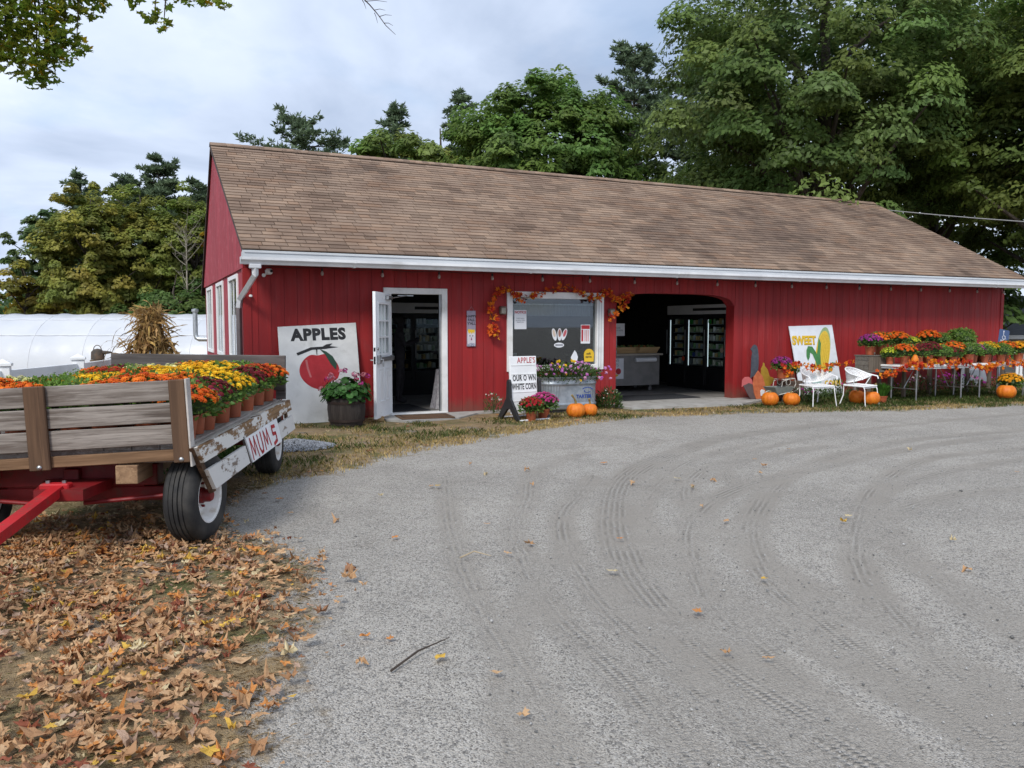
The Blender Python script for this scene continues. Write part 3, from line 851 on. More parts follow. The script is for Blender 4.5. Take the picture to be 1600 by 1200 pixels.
text('lettering', 'NATIVE\nFRUITS', .10, MAT['inkgrey'], ps, facing((.735, -.010, .66), (1, 0, 0), (0, 0, 1)))
mb = MB(); mb.disc((.88, -.0105, .47), .07, 18, 'y'); mb.build('red_mark', MAT['inkred'], ps)
mb = MB(); mb.disc((.72, -.0105, .38), .16, 18, 'y', rz=.035); mb.build('yellow_mark', MAT['inkyellow'], ps)
for i, (x, lab) in enumerate(((8.62, 'wooden produce basket on the steel counter by the small price sign'), (9.15, 'wooden produce basket at the open end of the steel counter'))):
    b = thing('produce_basket', lab, 'basket', (x, 2.62, .893), 0, 'baskets on the steel counter')
    mb = MB(); mb.add([(-.28, -.16, 0), (.28, -.16, 0), (.28, .16, 0), (-.28, .16, 0), (-.34, -.21, .14), (.34, -.21, .14), (.34, .21, .14), (-.34, .21, .14)], [(0, 3, 2, 1), (0, 1, 5, 4), (1, 2, 6, 5), (2, 3, 7, 6), (3, 0, 4, 7)])
    mb.build('basket_body', wood('basket_wood%d' % i, (.55, .38, .2), (.40, .26, .13), 'x'), b)
    mb = MB()
    for k in range(26):
        mb.lathe([(.001, -.03), (.03, -.015), (.035, .005), (.02, .03), (.001, .034)], 7, (random.uniform(-.26, .26), random.uniform(-.14, .14), .13 + random.uniform(0, .03)), random.choice([(.10, .16, .05), (.14, .2, .06), (.3, .12, .04)]))
    mb.build('produce', MAT['goods'], b, True)
ss = thing('price_sign', 'small white card on a metal post standing on the produce counter', 'sign', (8.32, 2.42, .893))
MB().tube([(0, .02, 0), (0, .02, .42)], .01, 6).build('post', MAT['steel'], ss)
cdm = MB().box(-.2, .2, -.002, .008, .40, .68).build('card', MAT['paper'], ss)
text('lettering', 'PLEASE\nWEIGH HERE', .055, MAT['inkgrey'], cdm, facing((0, -.004, .55), (1, 0, 0), (0, 0, 1)))
# chairs and curtain behind the display window
t = thing('indoor_chair', 'pale grey plastic chair behind the display window', 'chair', (4.75, .95, .03), 180)
MB().box(-.25, .25, -.24, .24, .43, .46, .01).build('seat', MAT['white'], t)
MB().box(-.25, .25, .22, .25, .60, .98, .01).build('backrest', MAT['white'], t)
for sx in (-.22, .22):
    for sy in (-.21, .21): MB().box(sx - .015, sx + .015, sy - .015, sy + .015, 0, .43).build('leg', MAT['white'], t)
mb = MB(); n_ = 60
pv = [(4.6 + 1.66 * i / n_, .12 + .02 * math.sin(i * 1.9), z) for z in (1.70, 1.93) for i in range(n_ + 1)]
mb.add(pv, [(i, i + 1, n_ + 2 + i, n_ + 1 + i) for i in range(n_)])
tag(mb.build('valance_curtain', mk('sheer_curtain', (.34, .36, .38), (.28, .30, .32), 6, .9), None, True), 'short grey valance curtain across the top of the display window', 'curtain')
# ---------------------------------------------------------------- potted mums
def mummat(name):
    m, nt, o = new_mat(name)
    c = attr(nt)
    v = coords(nt, 'Object')
    c = mixc(nt, ramp(nt, noise_n(nt, v, 90, 2), .4, .7, 0, .25), c, (.02, .015, .01))
    b = bsdf(nt, o, c, .6, 0, .2)
    t = nt.nodes.new('ShaderNodeBsdfTranslucent'); nt.links.new(c, t.inputs[0])
    mx = nt.nodes.new('ShaderNodeMixShader'); mx.inputs[0].default_value = .25
    nt.links.new(b.outputs[0], mx.inputs[1]); nt.links.new(t.outputs[0], mx.inputs[2]); nt.links.new(mx.outputs[0], o.inputs[0])
    return m
MAT['petal'] = mummat('flower_petals')
MAT['mumleaf'] = leafmat('mum_leaves', (.12, .215, .045), (.085, .165, .038), .3, .5, 20, 'Object')

def pot_mesh(r=.075, h=.15, r0=None):
    r0 = r0 or r * .8
    mb = MB()
    mb.lathe([(.001, .0), (r0, .0), (r0 + (r - r0) * .8, h * .80), (r * .98, h * .80), (r * 1.04, h * .82), (r * 1.06, h), (r * .98, h), (r * .96, h * .86), (.001, h * .86)], 20)
    return mb.mesh('pot', MAT['terracotta'], 35)

def dome_points(n, a, c, zmin, seed):
    r_ = np.random.default_rng(seed); o = []
    k = int(n * 2 / (1 - zmin)) ; g = math.pi * (3 - 5 ** .5)
    for i in range(k):
        z = 1 - 2 * (i + .5) / k
        if z < zmin: break
        q = math.sqrt(1 - z * z); th = i * g + r_.uniform(-.25, .25)
        p = Vector((q * math.cos(th), q * math.sin(th), z))
        f = 1 + r_.uniform(-.08, .06)
        o.append((Vector((p.x * a * f, p.y * a * f, p.z * c * f)), Vector((p.x / a, p.y / a, p.z / c)).normalized()))
    return o

def bloom(mb, p, n, r, col, k=9, lift=.3, rr=random):
    u = n.orthogonal().normalized(); v = n.cross(u); a0 = rr.uniform(0, 6.28)
    for lay, (sc_, up, br) in enumerate(((1.0, .0, .86), (.68, .28, 1.05))):
        vs = [p + n * (r * (up + lift))]
        for j in range(2 * k):
            th = a0 + math.pi * j / k + lay * .2
            q = r * sc_ * (1.0 if j % 2 == 0 else .72)
            vs.append(p + (u * math.cos(th) + v * math.sin(th)) * q + n * (r * (up + (.05 if j % 2 == 0 else .22))))
        t = tuple(min(1, c * br) for c in col)
        mb.add(vs, [(0, 1 + j, 1 + (j + 1) % (2 * k)) for j in range(2 * k)], t)
    return mb

MUMC = {'orange': [(.72, .13, .01), (.62, .09, .008), (.80, .20, .015)], 'yellow': [(.85, .50, .01), (.80, .42, .008), (.9, .58, .03)], 'rust': [(.42, .045, .012), (.34, .03, .01), (.5, .07, .015)],
        'maroon': [(.17, .012, .02), (.13, .01, .018), (.22, .015, .03)], 'purple': [(.33, .03, .22), (.27, .025, .20), (.4, .05, .27)], 'magenta': [(.5, .04, .2), (.42, .03, .18), (.58, .08, .26)],
        'cream': [(.72, .68, .28), (.66, .64, .25), (.78, .74, .4)], 'green': [(.20, .30, .06), (.24, .33, .09), (.16, .26, .05)], 'red': [(.42, .01, .02), (.34, .01, .018), (.5, .02, .03)],
        'lime': [(.50, .56, .04), (.44, .50, .03), (.58, .6, .06)], 'gold': [(.80, .36, .01), (.72, .30, .008), (.85, .42, .02)], 'pink': [(.62, .18, .45), (.55, .14, .42), (.7, .3, .55)]}
def foliage_mesh(a, c, seed, n=330, zmin=-.55, lsize=.032, name='foliage', mat=None, tint=None):
    r_ = random.Random(seed); mb = MB()
    for p, nn in dome_points(n, a, c, zmin, seed):
        s_ = lsize * r_.uniform(.7, 1.25); d = (nn + Vector((r_.uniform(-.7, .7), r_.uniform(-.7, .7), r_.uniform(-.3, .6)))).normalized()
        sd_ = d.cross(Vector((r_.uniform(-1, 1), r_.uniform(-1, 1), r_.uniform(-1, 1)))).normalized()
        q = p * r_.uniform(.72, .97)
        nr = d.cross(sd_)
        vs = [q, q + d * s_ * .55 + sd_ * s_ * .42 + nr * s_ * .1, q + d * s_ * 1.2, q + d * s_ * .55 - sd_ * s_ * .42 + nr * s_ * .1]
        g = r_.uniform(.65, 1.3); t = (g * r_.uniform(.85, 1.2), g, g * .9) if not tint else tuple(g * x for x in tint)
        mb.add(vs, [(0, 1, 2), (0, 2, 3)], t)
    # the plant's inner mass
    mb.lathe([(.01, -c * .5), (a * .5, -c * .35), (a * .78, .0), (a * .6, c * .55), (.01, c * .78)], 10, t=(.35, .4, .35))
    return mb.mesh(name, mat or MAT['mumleaf'])
def blooms_mesh(colr, a, c, seed, n=95, r=.021, zmin=.18, frac=1.0):
    rr = random.Random(seed); mb = MB()
    for p, nn in dome_points(n, a, c, zmin, seed + 50):
        if rr.random() > frac: continue
        cc = rr.choice(MUMC[colr]); g = rr.uniform(.88, 1.1)
        nn = (nn + Vector((rr.uniform(-.3, .3), rr.uniform(-.3, .3), .25))).normalized()
        bloom(mb, p * 1.0, nn, r * rr.uniform(.75, 1.15), tuple(x * g for x in cc), 8, .3, rr)
    return mb.mesh('blooms', MAT['petal'])
POT = pot_mesh(.086, .165)
DA, DC = .195, .15
FOL = [foliage_mesh(DA, DC, 100 + i) for i in range(4)]
FOLG = [foliage_mesh(DA, DC, 120 + i, 520, -.5, .026, 'foliage', MAT['mumleaf'], (1.15, 1.2, .9)) for i in range(2)]
BLM = {}
def get_bl(colr, v):
    if (colr, v) not in BLM:
        if colr == 'green': BLM[colr, v] = blooms_mesh('green', DA * 1.0, DC, 300 + v, 210, .010, .0, .8)
        else: BLM[colr, v] = blooms_mesh(colr, DA * 1.0, DC, hash_(colr) + v, 125, .027 if colr in ('orange', 'gold') else .024, .26, .97)
    return BLM[colr, v]
def hash_(s): return sum(ord(c) * (i + 3) for i, c in enumerate(s))
def potted_mum(label, colr, loc, s=1.0, group=None, spread=1.0, tilt=0, name='potted_mum', base=None):
    t = thing(name, label, 'potted plant', loc, random.uniform(0, 360), group)
    t.scale = (s, s, s)
    t.rotation_euler = (rad(random.uniform(-2, 2)), rad(random.uniform(-2, 2)), rad(random.uniform(0, 360)))
    link('pot', POT, t)
    v = random.randrange(2)
    zc_ = .165 + DC * .45
    k = spread * random.uniform(.92, 1.08)
    link('foliage', (FOLG if colr == 'green' else FOL)[random.randrange(2 if colr == 'green' else 4)], t, (0, 0, zc_), None, (k, k, random.uniform(.92, 1.1)))
    tag(link('blooms', get_bl(colr, v), t, (0, 0, zc_), (0, 0, random.uniform(0, 6)), (k, k, random.uniform(.95, 1.1))), kind='stuff')
    return t
CN = {'orange': 'orange', 'yellow': 'yellow', 'rust': 'rust red', 'maroon': 'dark maroon', 'purple': 'purple', 'magenta': 'magenta', 'cream': 'pale cream', 'green': 'green unopened', 'red': 'bright red', 'lime': 'lime yellow', 'gold': 'golden'}
ORD = ['first', 'second', 'third', 'fourth', 'fifth', 'sixth', 'seventh', 'eighth', 'ninth', 'tenth']

# ---------------------------------------------------------------- hay wagon
WG = thing('hay_wagon', 'weathered plank hay wagon with red running gear and a hand lettered board', 'wagon', (-1.26, -7.02, 0), -19.45)
WM = Matrix.Translation((-1.26, -7.02, 0)) @ Matrix.Rotation(rad(-19.45), 4, 'Z')
wgx = wood('weathered_plank_across', (.33, .295, .265), (.125, .10, .085), 'x', .85, None, .5, 30, .12)
wbx = wood('brown_plank_across', (.27, .16, .09), (.12, .066, .034), 'x', .8, None, .5, 16, .1)
wgz = wood('brown_post', (.15, .088, .052), (.05, .028, .018), 'z', .8, None, .5, 16, .1)
wgy = wood('weathered_plank_along', (.40, .36, .33), (.22, .185, .16), 'y', .85, None, .5, 20, .1)
wdark = wood('dark_grey_plank', (.15, .135, .13), (.075, .065, .062), 'x', .85, None, .5, 20, .1)
wpaint = wood('peeling_board', (.28, .17, .085), (.16, .09, .045), 'y', .8, (.66, .64, .60), .75, 14, .05)
wpaint2 = wood('worn_white_board', (.30, .24, .19), (.13, .10, .085), 'y', .8, (.66, .64, .61), -.25, 12, .05)
redst = mk('red_steel_shaded', (.20, .010, .012), (.14, .008, .010), 4, .5, .1, 30, dirt=(.10, .035, .025), dscale=7)  # red darkened: shade beneath the wagon bed is put into the colour
redbright = mk('red_tongue_paint', (.42, .013, .018), (.33, .011, .016), 4, .5, .1, 40, dirt=(.13, .055, .04), dscale=15)
BZ = .72
# bed
nb = 9
bed = MB().box(-1.53, .04, -.26, 3.16, .60, .685).build('bed', wgy, WG)
for i in range(nb):
    x0 = -1.55 + i * (1.62 / nb)
    MB().box(x0 + .003, x0 + 1.62 / nb - .003, -.28, 3.2, .687, BZ + random.uniform(-.002, .002), .004).build('plank', wgy, bed)
MB().box(.072, .112, -.30, 3.22, .645, .705, .006).build('edge_rail', mk('worn_white_rail', (.50, .47, .42), (.36, .32, .27), 9, .7, .3, 40, (1, .15, 1), dirt=(.2, .15, .11), dscale=9), bed)
# headboard
hbd = MB()
hbd.box(.005, .075, 0.012, .05, .0, .53)
hb = hbd.build('headboard', wgz, WG, False, (.0, -.33, .612), (0, rad(-2.6), 0))
for z0, z1, mt in ((.412, .545, wgx), (.268, .397, wgx), (.122, .252, wgx), (.012, .085, wbx)):
    MB().box(-1.62, .045, -.022, .010, z0, z1, .004).build('plank', mt, hb)
for xa, xb, dx_ in ((-.895, -.765, 0), (.01, .115, 0)):
    MB().box(xa, xb, -.055, -.023, .0, .55, .006).build('post', wgz, hb)
for xa in (-.83, .06):
    mb = MB(); M_ = Matrix.Translation((xa, -.055, .022)) @ Matrix.Rotation(rad(90), 4, 'X')
    mb.lathe([(.016, 0), (.016, .005), (.010, .011), (.001, .012)], 12, M=M_); mb.build('bolt', MAT['steel'], hb, True)
MB().box(.1155, .128, -.058, .03, -.03, .552, .002).build('end_trim', mk('pale_end_trim', (.50, .47, .44), (.38, .35, .32), 12, .7), hb)
# tailgate
tg = MB()
tg.box(.03, .13, .012, .05, .0, .47)
tgo = tg.build('tailgate', wdark, WG, False, (0, 3.08, .725), (0, rad(.9), 0))
for xa in (-1.5, -.7): MB().box(xa - .05, xa + .05, .012, .05, .0, .47).build('post', wdark, tgo)
for z0, z1 in ((.30, .475), (.10, .275)):
    MB().box(-1.66, .135, -.03, .010, z0, z1, .005).build('plank', wdark, tgo)
# side rack hanging down along the open side
sr = MB()
sr.ext([(-.032, -.41, .0), (-.032, -.33, .0), (-.032, -.03, -.36), (-.032, -.11, -.36)], (.028, 0, 0))
sro = sr.build('side_rack', wgz, WG, False, (.145, 0, .715), (0, rad(-7), 0))
for y in (1.5, 3.0): MB().box(-.032, -.004, y - .035, y + .035, -.34, .0, .004).build('post', wgz, sro)
MB().ext([(-.003, -.40, .0), (-.003, 3.14, .0), (-.003, 3.16, -.118), (-.003, -.30, -.118)], (.026, 0, 0)).build('plank', wpaint, sro)
MB().ext([(-.003, -.245, -.178), (-.003, 3.18, -.178), (-.003, 3.22, -.335), (-.003, -.12, -.335)], (.026, 0, 0)).build('plank', wpaint2, sro)
sg = MB().ext([(.0, .86, -.115), (.0, 2.20, -.105), (.0, 2.31, -.345), (.0, .99, -.335)], (.012, 0, 0)).build('sign', mk('mums_sign_white', (.84, .85, .86), (.78, .79, .80), 5, .5, dirt=(.6, .6, .6)), WG, False, (.172, 0, .715), (0, rad(-7), 0))
MB().ext([(-.018, .845, -.10), (-.018, .875, -.10), (-.018, 1.005, -.355), (-.018, .97, -.355)], (.017, 0, 0)).build('sign_edge', mk('sign_edge', (.10, .08, .07), None, 5, .8), sg)
def stroke(mb, pts, wd_, M):
    for a, b in zip(pts[:-1], pts[1:]):
        a = Vector(a); b = Vector(b); d = (b - a); n = Vector((-d.y, d.x)).normalized() * wd_ / 2; e_ = d.normalized() * wd_ * .3
        q = [a - n - e_, b - n + e_, b + n + e_, a + n - e_]
        mb.add([M @ Vector((p.x, p.y, .0)) for p in q], [(0, 1, 2, 3)])
Ms = facing((.0135, .99, -.318), (0, 1, 0), (0, 0, 1)) @ Matrix(((.86, -.32, 0, 0), (0, .70, 0, 0), (0, 0, 1, 0), (0, 0, 0, 1)))
for i_, (wd_, pp) in enumerate(((.035, [(.05, 0), (.08, .26), (.17, .04), (.25, .26), (.31, -.01)]), (.042, [(.40, .25), (.40, .08), (.45, .01), (.53, .02), (.56, .1), (.56, .26)]),
                 (.035, [(.66, .01), (.70, .25), (.79, .06), (.87, .26), (.94, .02)]), (.050, [(1.30, .23), (1.14, .24), (1.13, .14), (1.28, .13), (1.28, .03), (1.10, .0)]))):
    mb = MB(); stroke(mb, pp, wd_, Ms @ Matrix.Translation((0, 0, .0004 * i_))); mb.build('letter', MAT['inkred'], sg)
# running gear
def axle(y):
    mb = MB(); mb.box(-1.42, .0, y - .05, y + .05, .30, .40, .006); mb.box(-1.30, -.2, y - .07, y + .07, .41, .56, .006)
    mb.box(-1.2, -.3, y - .045, y + .045, .40, .411)
    return mb.build('axle', redst, WG)
axle(0); axle(2.63)
MB().box(-.80, -.70, -.12, 2.75, .44, .54, .006).build('reach_beam', redst, WG)
MB().box(-1.28, -.25, -.12, .12, .561, .598).build('bolster', redst, WG)
MB().box(-1.28, -.25, 2.5, 2.74, .561, .598).build('bolster', redst, WG)
for xa in (-.30, -1.30):
    MB().box(xa - .07, xa + .07, -.36, 3.1, .475, .598, .004).build('sill_beam', wood('sill_timber', (.33, .21, .12), (.18, .105, .06), 'y'), WG)
tp = [(-.75, -.1, .43), (-.70, -.42, .44), (-.66, -.72, .43)]
mb = MB(); mb.ext([(-.82, -.5, .40), (-.52, -.5, .40), (-.49, -.1, .40), (-.92, -.1, .40)], (0, 0, .07)); mb.build('drawbar_hinge', redst, WG)
mb = MB()
A = Vector((-.70, -.42, .46)); B = Vector((-.66, -1.35, .36))
d = (B - A).normalized(); s_ = d.cross(Vector((0, 0, 1))).normalized() * .036; u_ = s_.cross(d).normalized() * .032
vs = [P + s_ * i + u_ * j for P in (A, A + (B - A) * 1.9) for i, j in ((-1, -1), (1, -1), (1, 1), (-1, 1))]
mb.add(vs, [(3, 2, 1, 0), (4, 5, 6, 7), (0, 1, 5, 4), (1, 2, 6, 5), (2, 3, 7, 6), (3, 0, 4, 7)])
mb.build('tongue', redbright, WG)
MB().box(-.81, -.63, -.45, -.37, .44, .50, .008).build('hinge_cap', redbright, WG)
for xb in (-.77, -.67): MB().tube([(xb, -.41, .499), (xb, -.41, .516)], .013, 6).build('bolt', MAT['steel'], WG)
MB().tube([(-.62, -.25, .33), (-.12, -.18, .36)], .014, 8).build('tie_rod', redst, WG)
MB().tube([(-.9, -.25, .33), (-1.38, -.18, .36)], .014, 8).build('tie_rod', redst, WG)
# wheels
def wheel_meshes():
    R0 = .325
    prof = [(.185, -.10)]
    prof += [(.205, -.105), (.26, -.108), (.295, -.098), (.312, -.082)]
    for k in range(5):
        c = -.064 + k * .032
        prof += [(R0 - .004 * abs(k - 2) - .001, c - .012), (R0 - .004 * abs(k - 2), c + .011), (R0 - .013, c + .013), (R0 - .013, c + .018)] if k < 4 else [(R0 - .008, c - .012), (R0 - .010, c + .012)]
    prof += [(.312, .082), (.295, .098), (.26, .108), (.205, .105), (.185, .10)]
    Mx = Matrix.Rotation(rad(90), 4, 'Y')
    mb = MB(); mb.lathe(prof, 56, M=Mx)
    m_, nt_, o_ = new_mat('tyre_rubber')
    v_ = coords(nt_, 'Object')
    c_ = mixc(nt_, ramp(nt_, noise_n(nt_, v_, 7, 6), .35, .7), (.022, .022, .023), (.055, .052, .048))
    bsdf(nt_, o_, c_, .75, 0, .3, noise_n(nt_, v_, 70, 4), .3, .004)
    ty = mb.mesh('tyre', m_, 28)
    mb = MB()
    mb.lathe([(.186, -.09), (.192, .088), (.198, .098), (.190, .103), (.178, .094), (.166, .06), (.160, .0), (.150, -.012), (.125, -.006), (.105, .022), (.085, .030), (.075, .015), (.001, .015)], 48, M=Mx)
    rim = mb.mesh('rim', mk('white_rim_paint', (.82, .81, .79), (.70, .68, .64), 8, .45, .05, 30, dirt=(.46, .38, .28), dscale=11), 30)
    mb = MB(); mb.lathe([(.06, .01), (.056, .05), (.046, .06), (.044, .10), (.034, .115), (.001, .118)], 24, M=Mx)
    for k in range(5):
        th = k * 2 * math.pi / 5; mb.tube([(.02, .085 * math.cos(th), .085 * math.sin(th)), (.045, .085 * math.cos(th), .085 * math.sin(th))], .010, 6)
    hub = mb.mesh('hub', redst, 35)
    return ty, rim, hub
TY, RIM, HUB = wheel_meshes()
mb = MB(); mb.lathe([(.19, -.101), (.185, -.08), (.001, -.06)], 30, M=Matrix.Rotation(rad(90), 4, 'Y'))
for x, y, rz, fl in ((.045, -.02, -9, 0), (.03, 2.63, 0, 0), (-1.46, 0, -9, 180), (-1.46, 2.63, 0, 180)):
    wh = link('wheel', TY, WG, (x, y, .323), (0, 0, rad(rz + fl)))
    link('rim', RIM, wh); link('hub', HUB, wh)

# plants on the wagon
edgec = [('orange', .03), ('purple', .27), ('maroon', .53), ('yellow', 1.0), ('yellow', 1.38), ('maroon', 1.96), ('rust', 2.45), ('orange', 2.93)]
for i, (c, y) in enumerate(edgec):
    p = WM @ Vector((-.035 + random.uniform(-.012, .012), y, BZ + .003))
    potted_mum('%s potted mum, %s along the wagon\'s open edge from the headboard' % (CN[c], ORD[i]), c, p, random.uniform(.98, 1.08) * (.85 if c == 'purple' else 1), 'mums on the hay wagon', 1.08)
grid = [['orange', 'orange', 'orange', 'yellow', 'yellow', 'yellow', 'maroon', 'green'],
        ['orange', 'orange', 'rust', 'yellow', 'yellow', 'gold', 'gold', 'rust'],
        ['green', 'yellow', 'yellow', 'orange', 'orange', 'yellow', 'cream', 'rust'],
        ['orange', 'green', 'green', 'yellow', 'rust', 'orange', 'cream', 'cream'],
        ['orange', 'cream', 'orange', 'green', 'green', 'orange', 'maroon', 'green']]
for r in range(5):
    for c in range(8):
        p = WM @ Vector((-.31 - .27 * r + random.uniform(-.02, .02), .02 + .385 * c + (.1 if r % 2 == 0 else .0) + random.uniform(-.03, .03), BZ + .003))
        col = grid[r][c]
        potted_mum('%s mum, %s wagon row from the open side, %s back from headboard' % (CN[col], ORD[r + 1], ORD[c]), col, p, random.uniform(1.04, 1.16) * (.93 if r > 2 else 1), 'mums on the hay wagon', 1.15)
# ---------------------------------------------------------------- leaves and garlands
LEAF2D = [(0, -.42), (.05, -.12), (.30, -.26), (.27, -.08), (.52, .02), (.36, .12), (.44, .34), (.20, .24), (.13, .36), (0, .60), (-.13, .36), (-.20, .24), (-.44, .34), (-.36, .12), (-.52, .02), (-.27, -.08), (-.30, -.26), (-.05, -.12)]
OAK2D = [(0, -.5), (.05, -.3), (.16, -.28), (.1, -.14), (.24, -.06), (.13, .06), (.25, .18), (.12, .26), (.14, .4), (0, .58), (-.14, .4), (-.12, .26), (-.25, .18), (-.13, .06), (-.24, -.06), (-.1, -.14), (-.16, -.28), (-.05, -.3)]
OVATE2D = [(0, -.5), (.10, -.36), (.22, -.18), (.27, .02), (.24, .2), (.15, .38), (0, .58), (-.15, .38), (-.24, .2), (-.27, .02), (-.22, -.18), (-.10, -.36)]
def leaf_geo(size, curl=.3, rr=random, shape=LEAF2D, jit=0.0):
    vs = [(0, 0, 0)]
    a, b, ph = rr.uniform(-curl, curl * 1.6), rr.uniform(-curl, curl * 1.6), rr.uniform(0, 6)
    for i, (x, y) in enumerate(shape):
        q_ = 1 + rr.uniform(-jit, jit * .6); x, y = x * q_, y * q_
        z = a * x * x * 2.2 + b * y * y * 1.6 + curl * .22 * math.sin(i * 1.7 + ph)
        vs.append((x * size, y * size, z * size))
    n = len(shape)
    return vs, [(0, 1 + i, 1 + (i + 1) % n) for i in range(n)]
MAT['fall'] = None
def fallmat():
    m, nt, o = new_mat('fallen_leaf')
    v = coords(nt, 'Object')
    c = mixc(nt, 1.0, mixc(nt, ramp(nt, noise_n(nt, v, 38, 5, .6), .38, .66), (1, 1, 1), (.62, .55, .5)), attr(nt), 'MULTIPLY')
    b = bsdf(nt, o, c, .7, 0, .25, noise_n(nt, v, 60, 3), .25, .003)
    t = nt.nodes.new('ShaderNodeBsdfTranslucent'); nt.links.new(c, t.inputs[0])
    mx = nt.nodes.new('ShaderNodeMixShader'); mx.inputs[0].default_value = .18
    nt.links.new(b.outputs[0], mx.inputs[1]); nt.links.new(t.outputs[0], mx.inputs[2]); nt.links.new(mx.outputs[0], o.inputs[0])
    return m
MAT['fall'] = fallmat()
GARC = [(.75, .20, .01), (.70, .12, .01), (.55, .05, .012), (.78, .33, .02), (.42, .02, .02), (.72, .16, .02)]
def rot_rand(rr=random, tilt=3.14):
    return Matrix.Rotation(rr.uniform(0, 6.28), 4, 'Z') @ Matrix.Rotation(rr.uniform(-tilt, tilt), 4, 'X') @ Matrix.Rotation(rr.uniform(0, 6.28), 4, 'Z')
def garland(label, pts, n, size=.085, spread=.06, depth=.05):
    g = thing('leaf_garland', label, 'garland', pts[0], 0, 'orange autumn leaf garlands')
    o = Vector(pts[0]); P = smooth_line(pts, 8)
    MB().tube([Vector(p) - o for p in P], .006, 5).build('vine', mk('brown_vine', (.10, .06, .03), None, 5, .8), g)
    mb = MB()
    for k in range(n):
        p = Vector(P[random.randrange(len(P))]) - o + Vector((random.gauss(0, spread), -abs(random.gauss(0, depth)), random.gauss(0, spread)))
        vs, fs = leaf_geo(size * random.uniform(.7, 1.35), .45)
        mb.add(vs, fs, random.choice(GARC), Matrix.Translation(p) @ Matrix.Rotation(rad(70) + random.gauss(0, .5), 4, 'X') @ Matrix.Rotation(random.gauss(0, .6), 4, 'Y') @ Matrix.Rotation(random.uniform(0, 6.28), 4, 'Z'))
    tag(mb.build('leaves', MAT['fall'], g), kind='stuff')
    return g
wp = lambda L_, y: [(x, y, z) for x, z in L_]
garland('orange leaf garland draped over the top of the display window', wp([(4.18, 1.34), (4.14, 1.48), (4.15, 1.62), (4.1, 1.84), (4.19, 2.05), (4.41, 2.16), (4.54, 2.06), (4.79, 2.02), (5.11, 2.11), (5.37, 2.18), (5.7, 2.21), (5.98, 2.1), (6.18, 2.03), (6.46, 2.17), (6.63, 1.99), (6.81, 2.05), (7.0, 2.09)], -.09), 270, .078, .034)
garland('short tail of orange leaves hanging at the edge of the arched opening', wp([(6.95, 2.02), (6.85, 1.9), (6.7, 1.8), (6.53, 1.66)], -.09), 45, .08, .03)
garland('orange leaf garland running over the backs of the two white chairs', [(9.5, -1.45, .78), (9.58, -1.5, .6), (9.8, -1.5, .80), (10.1, -1.5, .75), (10.4, -1.55, .72), (10.7, -1.65, .76), (10.98, -1.7, .80)], 80, .085, .03)
garland('orange leaf garland along the front edge of the flower tables', [(11.5, -2.0, .56), (11.83, -2.0, .61), (12.1, -2.0, .72), (12.3, -2.0, .75), (12.64, -2.0, .72), (12.9, -2.0, .77), (13.2, -2.0, .77), (13.5, -2.0, .73), (13.88, -2.0, .77), (14.28, -2.0, .68), (14.5, -2.0, .64), (14.79, -2.0, .70), (15.31, -2.0, .76), (15.85, -2.0, .71), (16.4, -2.0, .74)], 270, .085, .04, .03)

# ---------------------------------------------------------------- signs by the wall
def poly(mb, pts, M, t=None):
    mb.add([M @ Vector((x, z, 0)) for x, z in pts], [tuple(range(len(pts)))], t)
def ell(cx_, cz_, a, b, n=28, a0=0, rot=0):
    o = []
    for k in range(n):
        th = a0 + 2 * math.pi * k / n; x, z = a * math.cos(th), b * math.sin(th)
        o.append((cx_ + x * math.cos(rot) - z * math.sin(rot), cz_ + x * math.sin(rot) + z * math.cos(rot)))
    return o
# APPLES board
ap = thing('apples_sign', 'large white APPLES board with a painted red apple leaning on the wall', 'sign', (.50, -.36, .0), 1)
lean = math.atan2(.30, 1.53)
PA = Matrix.Rotation(-lean, 4, 'X')
MB().ext([(0, 0, .0), (1.25, 0, .0), (1.235, 0, 1.60), (-.015, 0, 1.53)], (0, .014, 0), None, PA).build('board', mk('white_sign_board', (.66, .665, .66), (.57, .575, .57), 4, .6, .1, 30, dirt=(.40, .40, .38), dscale=2.2), ap)
F_ = lambda x, z, k=1: PA @ facing((x, -.0015 * k, z), (1, 0, 0), (0, 0, 1))
text('lettering', 'APPLES', .25, MAT['inkblack'], ap, F_(.62, 1.40) @ Matrix.Rotation(rad(1.5), 4, 'Z'), .014, 'CENTER', .0008, 1.0, 1.12)
mb = MB(); poly(mb, [(.60 + .30 * math.cos(t) * (1 + .06 * math.cos(2 * t)) * (1.0 if math.sin(t) > -.3 else .92 + .08 * abs(math.cos(t))), .82 + .295 * math.sin(t) - (.045 * math.exp(-((t - 1.62) / .3) ** 2))) for t in np.linspace(0, 2 * math.pi, 48, endpoint=False)], F_(0, 0))
mb.build('apple_picture', mk('apple_red_paint', (.42, .022, .03), (.34, .016, .022), 6, .6), ap)
mb = MB(); poly(mb, [(.38, 1.0), (.40, .86), (.44, .72), (.47, .72), (.43, .87), (.415, 1.0)], F_(0, 0, 2)); mb.build('apple_highlight', mk('apple_highlight', (.50, .14, .14), None, 6, .6), ap)
mb = MB(); poly(mb, [(.27, 1.07), (.50, 1.16), (.70, 1.17), (.92, 1.20), (.80, 1.215), (.66, 1.21), (.48, 1.20), (.25, 1.11)], F_(0, 0, 3)); poly(mb, [(.66, 1.205), (.73, 1.245), (.83, 1.26), (.78, 1.215)], F_(0, 0, 4))
poly(mb, [(.56, 1.17), (.565, 1.08), (.575, 1.08), (.58, 1.17)], F_(0, 0, 5)); mb.build('branch_picture', MAT['inkblack'], ap)
